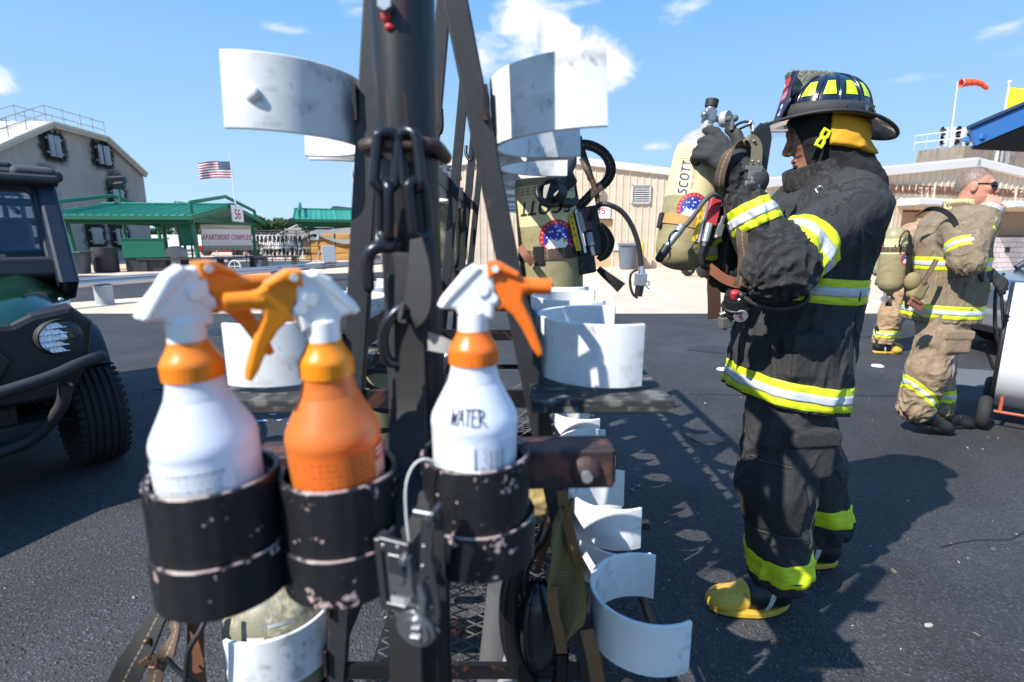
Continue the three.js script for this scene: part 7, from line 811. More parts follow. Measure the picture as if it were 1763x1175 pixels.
{ // pack hung on the outer side of the rack, bottle upside down
  const P = thing('air_pack', 'air bottle hung upside down on the rack shelf with coiled hose and straps', 'air pack');
  const bt = new THREE.Group(); bt.name = 'air_bottle'; bt.position.set(.086, 1.565, -1.50); bt.rotation.set(0, .12, Math.PI + .09, 'XYZ'); P.add(bt); airBottle(bt, bottleMats.rack);
  obj('cylinder_band', [(() => { const g = pipeArc(BR + .0045, .004, .030, 0, 6.2840, 48); g.translate(0, .255, 0); return g; })()], strapBrown, bt); obj('band_latch', [at(bx(.030, .054, .012, 0, 0, 0, null, .004), .045, .255, BR - .012, .5)], blackPl, bt);
  obj('back_frame', [beam([0.163, 1.427, -1.46], [0.19, 1.307, -1.44], .014, .03, V(0, 0, 1), .003), beam([0.211, 1.439, -1.5], [0.238, 1.305, -1.48], .05, .016, V(0, 0, 1), .004), at(bx(.05, .075, .04, 0, 0, 0, [0, 0, .18], .008), ...[0.204, 1.293, -1.47])], blackPl, P); obj('rail', [beam([0.17, 1.426, -1.44], [0.197, 1.313, -1.42], .007, .014, V(0, 0, 1), .001)], alu, P);
  obj('name_plate', tagPlate([0.155, 1.417, -1.43], [0.178, 1.32, -1.41], .014), noteT, P); obj('alarm_box', [beam([0.193, 1.43, -1.46], [0.203, 1.369, -1.45], .030, .024, V(0, 0, 1), .004)], mat([.09, .02, .028], .5), P); obj('grey_pad', [beam([0.178, 1.42, -1.44], [0.192, 1.368, -1.43], .014, .02, V(0, 0, 1), .003)], mat([.34, .31, .25], .7), P); obj('reducer', [rod([0.206, 1.365, -1.44], [0.213, 1.332, -1.43], .011, .011, 14), rod([0.213, 1.332, -1.43], [0.22, 1.307, -1.43], .007, .007, 12)], valveM, P);
  obj('shoulder_strap', [strap([[0.156, 1.582, -1.45], [0.18, 1.592, -1.44], [0.209, 1.587, -1.43], [0.238, 1.568, -1.42], [0.256, 1.539, -1.42], [0.257, 1.515, -1.43], [0.246, 1.495, -1.45], [0.225, 1.48, -1.47], [0.197, 1.45, -1.48], [0.178, 1.435, -1.49]], [[.1, .9, .4], [.1, .9, .4], [.2, .8, .5], [.6, .5, .6], [.9, .2, .4], [.9, -.2, .4], [.5, -.7, .5], [.4, -.8, .4], [.5, -.8, .2], [.5, -.8, .2]], .026, .003, 80)], strapBlack, P);
  obj('brown_strap', [strap([[0.188, 1.563, -1.46], [0.198, 1.535, -1.45], [0.216, 1.503, -1.46], [0.23, 1.469, -1.47], [0.239, 1.428, -1.48]], [[.9, .3, .2], [.9, .3, .3], [.8, .3, .5], [.9, .2, .3], [.9, .1, .3]], t => .020 - .008 * t, .003, 40)], strapBrown, P); each('harness_strap', [strap([[0.178, 1.62, -1.48], [0.19, 1.58, -1.48], [0.207, 1.54, -1.49], [0.217, 1.509, -1.49]], [.9, .3, .1], .018, .003, 24), strap([[0.242, 1.392, -1.47], [0.258, 1.366, -1.46], [0.265, 1.341, -1.46], [0.259, 1.312, -1.47], [0.242, 1.293, -1.48]], [[.9, .2, .3], [.8, .3, .5], [.9, 0, .4], [.8, -.4, .3], [.6, -.7, .2]], t => .012 + .022 * Math.sin(t * 3.0), .003, 40), strap([[0.141, 1.545, -1.47], [0.157, 1.506, -1.46], [0.167, 1.468, -1.46], [0.174, 1.43, -1.46]], [.9, .2, .2], .022, .003, 24)], strapBlack, P);
  obj('strap_tail', [strap([[0.241, 1.27, -1.47], [0.257, 1.254, -1.45], [0.282, 1.234, -1.44], [0.301, 1.218, -1.44]], [.6, .75, .1], t => .016 + .016 * t, .003, 24)], knit, P);
  obj('low_pressure_hose', tube([[0.21, 1.402, -1.44], [0.215, 1.425, -1.42], [0.232, 1.439, -1.41], [0.254, 1.437, -1.4], [0.285, 1.421, -1.4], [0.311, 1.389, -1.4], [0.331, 1.344, -1.4], [0.34, 1.305, -1.4], [0.343, 1.28, -1.4]], .0068, 90, 12), rubberHose, P);
  obj('quick_connect', [rod([0.343, 1.283, -1.4], [0.346, 1.259, -1.4], .006, .010, 14), at(bx(.030, .034, .022, 0, 0, 0, [0, 0, -.05], .003), ...[0.343, 1.244, -1.4])], alu, P); obj('connector_cap', [rod([0.342, 1.228, -1.4], [0.339, 1.2, -1.4], .0115, .0105, 16), tube([[0.332, 1.272, -1.39], [0.315, 1.26, -1.39], [0.314, 1.232, -1.39], [0.322, 1.207, -1.39], [0.335, 1.196, -1.39]], .0035, 30, 8)], blackPl, P); obj('wire_clip', [tube([[0.353, 1.234, -1.4], [0.363, 1.24, -1.4], [0.367, 1.231, -1.4], [0.36, 1.225, -1.4], [0.369, 1.219, -1.4]], .0018, 24, 6)], alu, P);
  obj('mask_regulator', [at(new THREE.CylinderGeometry(.026, .036, .034, 26).rotateX(1.0).rotateZ(.9), ...[0.101, 1.468, -1.37]), at(new THREE.TorusGeometry(.030, .006, 8, 26).rotateX(-.5).rotateY(.5), ...[0.09, 1.459, -1.36]), at(bx(.05, .04, .05, 0, 0, 0, [.2, .4, .6], .01), ...[0.137, 1.499, -1.42]), tube([[0.116, 1.476, -1.38], [0.141, 1.516, -1.42], [0.159, 1.546, -1.45], [0.162, 1.586, -1.48]], .012, 30, 10), tube([[0.124, 1.44, -1.38], [0.149, 1.439, -1.4], [0.17, 1.451, -1.43]], .010, 20, 10)], blackPl, P);
  obj('wire_handle', tube([[0.191, 1.294, -1.43], [0.185, 1.276, -1.42], [0.19, 1.264, -1.42], [0.209, 1.27, -1.42], [0.218, 1.291, -1.43]], .004, 30, 8), blackPl, P);
  obj('rear_strap', [strap([[0.021, 1.33, -1.4], [0.036, 1.308, -1.38], [0.055, 1.286, -1.38]], [.6, .6, .3], .02, .003, 16)], leather, P);
  rebase(P, .11, -1.5);
}
{ // bottles standing in the rack
  const r = rng(44), S = [[-1, 5, 1.19, 'worn', 'air bottle with grey valve seen between the rack legs, nearest of the upright ones'], [-1, 6, 1.19, 'plain', 'air bottle standing second back among the upright bottles inside the rack'], [-1, 7, 1.19, 'plain', 'air bottle standing at the far back of the rack'], [-1, 4, .62, 'plain', 'olive air bottle low in the rack behind the orange spray bottle'], [1, 4, .62, 'plain', 'olive air bottle in the low outer row under the shelf'], [-1, 2, .56, 'plain', 'olive air bottle low in the rack beyond the strap']];
  for (const [s, k, y, m, l] of S) { const x = s > 0 ? xR(y + .3) + .13 : xL(y + .36) - .12, P = thing('standing_bottle', l, 'air bottle', [x, y, ZR[k]], r() * 1.5, 'air bottles standing in the rack'); airBottle(P, bottleMats[m]); }
  const Q = thing('standing_bottle', 'mottled air bottle in the low white holder under the left cup', 'air bottle', [xL(.615) - .127, .245, ZR[0]], .4, 'air bottles standing in the rack'); Q.scale.set(1.12, 1.06, 1.12); airBottle(Q, bottleMats.worn); Q.children[2].visible = true; obj('paper_sticker', [wrap(BR + .0008, -.5, -.2, .372, .40), wrap(.079, -.15, .35, .408, .415)], mat([.7, .69, .66], .7), Q);
}
{ // harness hanging at the lower left, facepiece and net gear at the lower right
  const P = thing('hanging_harness', 'tangled brown and grey harness straps hanging at the lower left of the rack', 'harness');
  obj('wide_strap', [strap([[-0.603, 0.725, -0.8], [-0.605, 0.713, -0.78], [-0.623, 0.677, -0.77], [-0.652, 0.631, -0.77], [-0.687, 0.574, -0.78]], [[.9, .3, .2], [.9, .3, .3], [.9, .4, .2], [.9, .4, .1], [.9, .4, .1]], .048, .004, 40)], strapBlack, P); obj('brown_strap', [strap([[-0.547, 0.72, -0.8], [-0.547, 0.682, -0.79], [-0.552, 0.636, -0.79], [-0.562, 0.555, -0.8]], [1, 0, .1], .030, .003, 30)], mat([.16, .065, .03], .8), P); obj('grey_strap', [strap([[-0.572, 0.724, -0.78], [-0.559, 0.708, -0.76], [-0.57, 0.678, -0.75], [-0.599, 0.64, -0.76], [-0.621, 0.584, -0.77]], [[.9, .2, .3], [.8, .2, .6], [.9, .4, .1], [.9, .4, .1], [.9, .2, .1]], .026, .003, 40)], strapBrown, P); obj('cable', [tube([[-0.512, 0.735, -0.78], [-0.517, 0.713, -0.76], [-0.534, 0.683, -0.75], [-0.545, 0.633, -0.75], [-0.552, 0.593, -0.75]], .005, 40, 8), tube([[-0.574, 0.672, -0.75], [-0.562, 0.65, -0.75], [-0.543, 0.629, -0.75], [-0.525, 0.6, -0.76]], .004, 30, 8)], rubberHose, P); obj('metal_clip', [ball(.006, ...[-0.61, 0.691, -0.76]), at(bx(.022, .014, .008, 0, 0, 0, [0, 0, .6], .003), ...[-0.617, 0.652, -0.76]), tube([[-0.596, 0.674, -0.75], [-0.589, 0.666, -0.75], [-0.593, 0.65, -0.75], [-0.603, 0.65, -0.75]], .004, 20, 8)], mat([.13, .07, .04], .4, { metalness: .5 }), P); rebase(P, -.55, -.78);
  const N = thing('facepiece', 'black rubber facepiece with tan net head harness hanging beside the lower holders', 'facepiece');
  obj('rubber_rim', [tube([[0.024, 0.884, -0.86], [0.009, 0.794, -0.84], [-0.006, 0.714, -0.83], [-0.002, 0.624, -0.83], [0.025, 0.55, -0.83], [0.059, 0.502, -0.84], [0.087, 0.518, -0.85], [0.092, 0.585, -0.86]], .017, 80, 12), tube([[0.083, 0.896, -0.88], [0.062, 0.832, -0.87], [0.032, 0.78, -0.86], [0.02, 0.74, -0.85], [0.033, 0.68, -0.85], [0.058, 0.631, -0.85], [0.084, 0.585, -0.86]], .011, 80, 12)], mat([.010, .010, .011], .25), N);
  obj('visor', surf((() => { const c = V(...[0.047, 0.642, -0.86]), e = ell([c.x, c.y, c.z], [.045, .10, .05]), i = ell([c.x, c.y, c.z - .01], [.042, .097, .05]); return (x, y, z) => smax(e(x, y, z), -i(x, y, z), .002); })(), (() => { const c = [0.047, 0.642, -0.86]; return [c[0] - .06, c[1] - .12, c[2] - .07]; })(), (() => { const c = [0.047, 0.642, -0.86]; return [c[0] + .06, c[1] + .12, c[2] + .07]; })(), .006), mat([.02, .02, .022], .2), N);
  const eL = new THREE.CatmullRomCurve3([[0.081, 0.918, -0.8], [0.067, 0.885, -0.8], [0.065, 0.834, -0.795], [0.06, 0.783, -0.79], [0.065, 0.728, -0.79], [0.084, 0.669, -0.795]].map(v3)), eR = new THREE.CatmullRomCurve3([[0.089, 0.918, -0.8], [0.099, 0.875, -0.79], [0.115, 0.819, -0.785], [0.124, 0.765, -0.785], [0.122, 0.716, -0.79], [0.092, 0.669, -0.795]].map(v3));
  { const nu = 14, nv = 40, pos = [], idx = [], uv = []; for (let j = 0; j <= nv; j++) for (let i = 0; i <= nu; i++) { const a = eL.getPoint(j / nv), b = eR.getPoint(j / nv), u = i / nu, v = j / nv; pos.push(mix(a.x, b.x, u) + .002 * noise(u * 6, v * 14), mix(a.y, b.y, u), mix(a.z, b.z, u) + .018 * Math.sin(u * 5 + v * 4) + .004 * noise(u * 9, v * 20, 3)); uv.push(i / nu * 14, j / nv * 44); } for (let j = 0; j < nv; j++) for (let i = 0; i < nu; i++) { const a = j * (nu + 1) + i, b = a + nu + 1; idx.push(a, b, a + 1, a + 1, b, b + 1); } const g = new THREE.BufferGeometry(); g.setAttribute('position', new THREE.Float32BufferAttribute(pos, 3)); g.setAttribute('uv', new THREE.Float32BufferAttribute(uv, 2)); g.setIndex(idx); g.computeVertexNormals(); const nt = tex(64, 64, (u, v, i, j) => { const k = Math.min(Math.abs(u - .5), Math.abs(v - .5)) < .2 ? .45 : 1; const n = 1 + noise(i * .3, j * .3, 3) * .3; return S3(.33 * k * n, .25 * k * n, .10 * k * n); }); obj('net_harness', g, mat([1, 1, 1], .9, { map: nt, bumpMap: nt, bumpScale: .003, side: THREE.DoubleSide }), N); }
  obj('leather_strap', [strap([[0.083, 0.942, -0.8], [0.087, 0.909, -0.795], [0.1, 0.859, -0.79], [0.114, 0.811, -0.79]], [[1, 0, .2], [1, .1, .3], [.9, .3, .3], [.9, .3, .3]], .017, .003, 30), strap([[0.067, 0.776, -0.785], [0.07, 0.735, -0.78], [0.08, 0.691, -0.78], [0.087, 0.646, -0.785]], [1, .1, .1], .018, .003, 24), strap([[0.081, 0.917, -0.84], [0.073, 0.861, -0.86], [0.061, 0.791, -0.88], [0.048, 0.723, -0.9]], [.9, .3, .1], .013, .003, 24), strap([[0.13, 0.68, -0.8], [0.14, 0.642, -0.79], [0.152, 0.577, -0.79], [0.159, 0.528, -0.79]], [1, .2, .1], .024, .003, 24)], mat([.19, .095, .035], .75), N);
  obj('cord', [tube([[0.103, 0.911, -0.83], [0.098, 0.867, -0.84], [0.063, 0.733, -0.86], [0.047, 0.677, -0.87]], .004, 30, 8)], mat([.2, .14, .06], .8), N); rebase(N, .05, -.84);
  const D = thing('drain_pipe', 'short grey scuffed pipe standing inside the rack behind the black cups', 'pipe', [0, .1, 0]); { const a = [-0.017, 0.619, -1], b = [-0.047, 0.338, -0.98]; obj('tube', [rod([b[0], b[1] - .1, b[2]], [a[0], a[1] - .1, a[2]], .036, .036, 24)], mat([.10, .10, .105], .55), D); obj('clear_sleeve', [rod([a[0] + .02, a[1] - .22, a[2] + .05], [b[0] - .0, b[1] - .14, b[2] + .06], .018, .018, 16)], mat([.30, .31, .32], .25), D); }
  const bag = thing('mesh_bag', 'tan netted pouch tucked behind the rusty cross tube', 'pouch'); obj('pouch', surf((() => { const c = [0.058, 0.86, -0.95]; const e = ell(c, [.035, .05, .03]); return (x, y, z) => e(x, y, z) + .006 * noise(x * 60, y * 60, z * 60); })(), (() => { const c = [0.058, 0.86, -0.95]; return [c[0] - .06, c[1] - .08, c[2] - .06]; })(), (() => { const c = [0.058, 0.86, -0.95]; return [c[0] + .06, c[1] + .08, c[2] + .06]; })(), .006), mat([.36, .27, .11], .9), bag); obj('drawstring', [tube([[0.048, 0.899, -0.92], [0.059, 0.911, -0.92], [0.07, 0.893, -0.92]], .003, 16, 6)], strapTan, bag);
  const hose = thing('coiled_hose', 'black hoses coiled on the rack shelf behind the post', 'hose'); obj('coil', [0, 1, 2].map(k => tube(Array.from({ length: 14 }, (_, i) => { const a = i / 13 * 6.283 * 1.3 + k; return [-.27 + Math.cos(a) * (.06 + k * .012), 1.02 + Math.sin(a) * .07 + k * .02, -1.05 - k * .07 + Math.sin(a * .7) * .03]; }), .006, 70, 8)), rubberHose, hose); obj('fitting', [rod([-.22, 1.0, -1.02], [-.18, 1.03, -1.0], .010, .010, 12)], alu, hose); rebase(hose, -.27, -1.05);
}

// ================================================================ FIREFIGHTER IN TAN and a third one behind
function tanFirefighter(P, X, Z, o) { // faces +x; all points relative to the base
  const w = (p) => [X + p[0], p[1], Z + p[2]], NA = o.near.map(w), FA = o.far.map(w), NL = o.legs[0].map(w), FL = o.legs[1].map(w);
  const lean = o.lean ?? 0, sx = y => X + lean * Math.max(0, y - .9);
  const torso = stack([[.80, sx(.8), .215, Z, .235], [1.0, sx(1) + .005, .205, Z, .228], [1.2, sx(1.2), .200, Z, .225], [1.34, sx(1.34) - .005, .195, Z, .24], [1.44, sx(1.44), .165, Z, .225], [1.51, sx(1.51) + .01, .105, Z, .15], [1.56, sx(1.56) + .02, .08, Z, .095]], { fold: [.014, 7, o.seed] });
  const el = t => .35 + 1.1 * Math.exp(-((t - 1) ** 2) / .05), lw = t => .5 + Math.exp(-(t * t) / .08);
  const n1 = cone(NA[0], NA[1], .094, .084, { fold: [.016, 14, 5, el] }), n2 = cone(NA[1], NA[2], .082, .060, { fold: [.013, 17, 6, lw] }), f1 = cone(FA[0], FA[1], .105, .09, { fold: [.014, 14, 3, el] }), f2 = cone(FA[1], FA[2], .088, .068, { fold: [.012, 17, 4, lw] }), sh = cone([sx(1.45), 1.455, Z - .16], [sx(1.45), 1.455, Z + .16], .09, .09);
  const pkt = rbox([X + .035, 1.0, Z + .200], [.080, .075, .03], .015, -.1), flp = rbox([X + .035, 1.05, Z + .206], [.085, .028, .03], .01, -.1), hem = stack([[.77, X, .19, Z, .21], [.85, X, .19, Z, .21]]);
  const coat = (x, y, z) => { let d = smin(torso(x, y, z), sh(x, y, z), .07); d = smin(d, smin(n1(x, y, z), n2(x, y, z), .04), .05); d = smin(d, smin(f1(x, y, z), f2(x, y, z), .04), .05); d = smin(d, pkt(x, y, z), .012); d = smin(d, flp(x, y, z), .006); return smax(d, -hem(x, y, z), .006); };
  const C = obj('coat', surf(coat, [X - .42, .76, Z - .5], [X + .62, 1.62, Z + .55], o.h ?? .011), o.cloth, P);
  reflective(C, torso, upAxis(X, Z), 0, 6.2832, 1.15, 1.235); reflective(C, torso, upAxis(X, Z), 0, 6.2832, .835, .92); reflective(C, n1, boneAxis(NA[0], NA[1]), 0, 6.2832, .45, .72, false, .22); reflective(C, n2, boneAxis(NA[1], NA[2]), 0, 6.2832, .62, .92, false, .2); reflective(C, f2, boneAxis(FA[1], FA[2]), 0, 6.2832, .58, .9, false, .2);
  const colO = stack([[1.48, X + .02 + lean * .6, .115, Z, .112], [1.545, X + .035 + lean * .62, .108, Z, .104], [1.59, X + .03 + lean * .66, .112, Z, .108]], { fold: [.006, 12, 5] }), colI = stack([[1.46, X + .02 + lean * .6, .09, Z, .088], [1.545, X + .035 + lean * .62, .09, Z, .088], [1.62, X + .03 + lean * .66, .094, Z, .092]]); obj('collar', surf((x, y, z) => smax(smax(colO(x, y, z), -colI(x, y, z), .006), y - 1.575 + (x - X - lean * .66) * .55, .006), [X - .15 + lean * .5, 1.44, Z - .15], [X + .22 + lean * .7, 1.64, Z + .15], .008), o.cloth, C);
  const l1 = cone(NL[0], NL[1], .130, .116, { fold: [.016, 8, 7, t => .4 + t] }), l2 = cone(NL[1], NL[2], .118, .105, { fold: [.016, 12, 5, t => .4 + 1.1 * t] }), r1 = cone(FL[0], FL[1], .130, .114, { fold: [.016, 8, 3, t => .4 + t] }), r2 = cone(FL[1], FL[2], .115, .10, { fold: [.016, 12, 9, t => .4 + 1.1 * t] }), seat = ell([X, .89, Z], [.175, .15, .19]), lf = (x, y, z) => smin(l1(x, y, z), l2(x, y, z), .04), rf = (x, y, z) => smin(r1(x, y, z), r2(x, y, z), .04), cg = rbox([X - .03, .68, Z + .205], [.085, .07, .03], .02, -.05), cf = rbox([X - .03, .735, Z + .21], [.09, .03, .03], .01, -.05);
  const T = obj('trousers', surf((x, y, z) => { let d = smin(lf(x, y, z), rf(x, y, z), .03); d = smin(d, seat(x, y, z), .06); d = smin(d, cg(x, y, z), .02); d = smin(d, cf(x, y, z), .008); return smax(d, o.cuff - y, .008); }, [X - .4, .04, Z - .4], [X + .45, .92, Z + .36], o.h ?? .011), o.cloth2 ?? o.cloth, P);
  const ba = o.bandY ?? .22; reflective(T, lf, upAxis(mix(NL[1][0], NL[2][0], .72), mix(NL[1][2], NL[2][2], .72), o.slope ?? [0, 0]), 0, 6.2832, ba, ba + .085, false, .28); reflective(T, rf, upAxis(mix(FL[1][0], FL[2][0], .72), mix(FL[1][2], FL[2][2], .72)), 0, 6.2832, ba - .03, ba + .05, false, .28);
  obj('knee_patch', onField(lf, upAxis(NL[1][0], NL[1][2]), -.2, .9, .34, .60, .004, 20, 12, .28), mat([.26, .26, .27], .85), T);
  return { NA, FA, NL, FL, torso, sx };
}
{
  const P = thing('person', 'firefighter in tan coat with sunglasses and short grey hair, hands raised to his collar', 'person');
  const X = 2.955, Z = -3.58, q = tanFirefighter(P, X, Z, { seed: 4, cloth: coatTan, cloth2: fabric(.25, .18, .115, 16, .3), cuff: .10, lean: .02, near: [[-.10, 1.42, .16], [-.13, 1.21, .30], [.065, 1.515, .18]], far: [[.09, 1.42, -.15], [.24, 1.20, -.12], [.20, 1.44, .02]], legs: [[[-.03, .86, .09], [-.10, .47, .10], [-.13, .20, .08]], [[.05, .86, -.09], [.10, .46, -.09], [.12, .16, -.05]]], bandY: .245, slope: [-.10, 0] });
  const HC = [3.04, 1.678, -3.555], HF = [.80, -.04, .60], HU = [.06, 1, 0], hf = headField(true), skin = [.56, .27, .185], hairMask = (x, y, z) => { const hl = (x > .03 ? .072 + (x - .03) * .25 : x > -.005 ? .034 + (x + .005) * 1.05 : x > -.03 ? .034 : .034 + (x + .03) * 1.3) + .006 * noise(x * 70, y * 70, z * 70); return y > hl && y > -.06; };
  const head = surf(hf, [-.13, -.24, -.10], [.135, .15, .10], .0045, { eps: .5, color: (x, y, z) => { let k = 1 + fbm(x * 45, y * 45, z * 45, 2) * .14; const lipm = sstep(.012, .004, Math.abs(y + .064)) * sstep(.020, .012, Math.abs(z)) * sstep(.078, .084, x); const red = sstep(.0, .3, fbm(x * 18, y * 18, z * 18, 2)); const c = [skin[0] * k, mix(skin[1], .19, red * .5) * k * (1 - lipm * .35), mix(skin[2], .12, red * .5) * k * (1 - lipm * .3)]; return hairMask(x, y, z) ? c.map((q, i) => mix(q, [.30, .255, .22][i], .75)) : c; } });
  const headRaw = head.clone(); place(head, HC, HF, HU); const body = surf(inner({ chest: [X, 1.30, Z], pelvis: [X, .93, Z], neck: [X + .045, 1.58, Z], arms: [q.NA, q.FA], legs: [q.NL, q.FL] }), [X - .35, .05, Z - .4], [X + .45, 1.60, Z + .45], .02, { color: () => skin });
  obj('body', bodyMerge([head, body]), mat([1, 1, 1], .5, { vertexColors: true }), P);
  { const hp = headRaw.attributes.position, hn = headRaw.attributes.normal, pos = [], rr = rng(17); for (let i = 0; i < hp.count; i++) { const x = hp.getX(i), y = hp.getY(i), z = hp.getZ(i); if (!hairMask(x, y, z)) continue; const n = V(hn.getX(i), hn.getY(i), hn.getZ(i)), p = V(x, y, z); for (let k = 0; k < 2; k++) { const d = n.clone().add(V(-.5 + (rr() - .5) * .7, (rr() - .5) * .7 - .1, (rr() - .5) * .7)).normalize().multiplyScalar(.005 + rr() * .005), s = V(rr() - .5, rr() - .5, rr() - .5).normalize().multiplyScalar(.0014), o = V((rr() - .5) * .005, (rr() - .5) * .005, (rr() - .5) * .005), b = p.clone().add(o).addScaledVector(n, -.001); pos.push(b.x - s.x, b.y - s.y, b.z - s.z, b.x + s.x, b.y + s.y, b.z + s.z, b.x + d.x, b.y + d.y, b.z + d.z); } } const g = new THREE.BufferGeometry(); g.setAttribute('position', new THREE.Float32BufferAttribute(pos, 3)); g.computeVertexNormals(); obj('hair', place(g, HC, HF, HU), mat([.34, .305, .275], .8, { side: THREE.DoubleSide }), P).userData.kind = 'stuff'; }
  obj('sunglasses', [place(join([-1, 1].map(s => { const g = new THREE.SphereGeometry(.037, 20, 14); g.scale(.34, .62, 1); g.rotateY(s * -.5); g.translate(.090, .014, s * .033); return g; })), HC, HF, HU), place(join([rod([.085, .024, -.058], [-.02, .020, -.082], .0035), rod([.085, .024, .058], [-.02, .020, .082], .0035), rod([.099, .020, -.012], [.099, .020, .012], .004)]), HC, HF, HU)], mat([.012, .010, .012], .1), P);
  obj('inner_collar', surf((() => { const s = stack([[1.47, X + .02, .098, Z, .094], [1.56, X + .03, .094, Z, .088], [1.61, X + .02, .09, Z, .085]], { fold: [.008, 14, 2] }); const i = stack([[1.46, X + .02, .078, Z, .072], [1.56, X + .035, .08, Z, .074], [1.64, X + .04, .082, Z, .076]]); return (x, y, z) => smax(smax(s(x, y, z), -i(x, y, z), .004), x - (X + .05), .01); })(), [X - .1, 1.45, Z - .12], [X + .15, 1.64, Z + .12], .008), mat([.55, .47, .26], .9), P);
  placeHand(P, 'hand', mat(skin, .5), [q.NA[2][0] + .035, q.NA[2][1] + .06, q.NA[2][2] - .025], [.45, .75, -.35], [-.25, .5, .85], { r: .0095, curl: [.6, .8, .5] }); placeHand(P, 'hand', mat(skin, .5), [q.FA[2][0] - .03, q.FA[2][1] + .06, q.FA[2][2] + .03], [-.45, .75, .4], [.7, .3, .5], { r: .0095, curl: [.6, .8, .5], mirror: true });
  each('cuff_liner', [aim(new THREE.CylinderGeometry(.070, .066, .03, 24, 1, true), v3(q.FA[2]), v3(q.FA[2]).add(V(.01, .035, .01))), aim(new THREE.CylinderGeometry(.066, .064, .03, 24, 1, true), v3(q.NA[2]), v3(q.NA[2]).add(V(.02, .035, -.005)))], mat([.42, .43, .44], .8, { side: THREE.DoubleSide }), P);
  boot(P, 2.885, -3.50, -.12, { toe: bootRub, sole: bootRub, pitch: -.26, lift: .055 }); boot(P, 3.165, -3.635, -.1, { toe: bootRub, sole: bootRub });
  obj('boot_logo', bx(.06, .006, .02, 3.02, .115, -3.49, [0, -.1, -.5], .002), mat([.7, .35, .02], .6), P);
  rebase(P, X, Z);
  // gloves clipped to the coat
  const G = thing('glove_pair', 'pair of black leather gloves hanging from the tan coat', 'gloves'); placeHand(G, 'glove', gloveM, [3.141, 1.105, -3.42], [.72, -.62, .25], [.1, .35, .93], { r: .0145, curl: [.2, .25, .2], spread: .12, cuff: .045 }); placeHand(G, 'glove', gloveM, [3.015, 1.145, -3.38], [.55, -.82, .1], [.2, .2, .95], { r: .0145, curl: [.35, .5, .4], cuff: .05, mirror: true }); obj('clip', [at(bx(.05, .05, .03, 0, 0, 0, [0, 0, .4], .008), ...[2.981, 1.229, -3.4]), tube([[2.958, 1.277, -3.4], [2.976, 1.248, -3.38], [3.005, 1.204, -3.38]], .008, 16, 8)], blackPl, G); rebase(G, 3.05, -3.4);
  // his pack
  const K = thing('air_pack', 'olive air bottle worn valve-down on the tan firefighter back', 'air pack'); const bt = new THREE.Group(); bt.name = 'air_bottle'; bt.position.set(...[2.629, 1.428, -3.66]); bt.rotation.set(0, .4, Math.PI + .07); K.add(bt); const cy = airBottle(bt, bottleMats.rack); bt.scale.setScalar(.98);
  obj('cylinder_band', [pipeArc(BR + .005, .004, .035, 0, 6.2840, 40).translate(0, .145, 0)], strapBrown, bt); obj('band_latch', [at(bx(.07, .06, .02, 0, 0, 0, null, .005), -.02, .145, BR + .004, -.1)], blackPl, bt);
  obj('back_frame', [beam([2.668, 1.377, -3.6], [2.755, 0.884, -3.6], .05, .03, V(0, 0, 1), .008), tube([[2.587, 1.3, -3.55], [2.596, 1.377, -3.55], [2.645, 1.388, -3.55], [2.683, 1.127, -3.55], [2.649, 1.088, -3.55]], .005, 30, 8)], blackPl, K); obj('shoulder_strap', [strap([[2.637, 1.499, -3.5], [2.667, 1.539, -3.44], [2.717, 1.53, -3.4], [2.766, 1.482, -3.37], [2.789, 1.421, -3.35]], [[0, .4, .9], [.1, .6, .8], [.3, .8, .5], [.6, .7, .4], [.8, .5, .3]], .03, .006, 30)], knit, K); obj('waist_strap', [strap([[2.584, 1.029, -3.34], [2.609, 1.082, -3.325], [2.647, 1.17, -3.32], [2.668, 1.225, -3.32]], [.8, .5, .3], .028, .004, 20)], strapBrown, K);
  obj('pouch', [at(bx(.10, .13, .07, 0, 0, 0, [0, 0, -.35], .03), ...[2.607, 1.028, -3.36]), ball(.05, ...[2.569, 1.083, -3.36], 1, 1.2, .8)], strapTan, K); obj('belt_buckle', [at(bx(.10, .05, .02, 0, 0, 0, [0, 0, -.5], .006), ...[2.556, 0.942, -3.29]), at(bx(.07, .02, .026, 0, 0, 0, [0, 0, -.5], .005), ...[2.548, 0.969, -3.285])], leather, K); obj('buckle_plate', [at(bx(.09, .06, .015, 0, 0, 0, [0, 0, -.45], .006), ...[2.587, 0.905, -3.29])], mat([.15, .15, .15], .4, { metalness: .6 }), K); rebase(K, 2.72, -3.7);
}
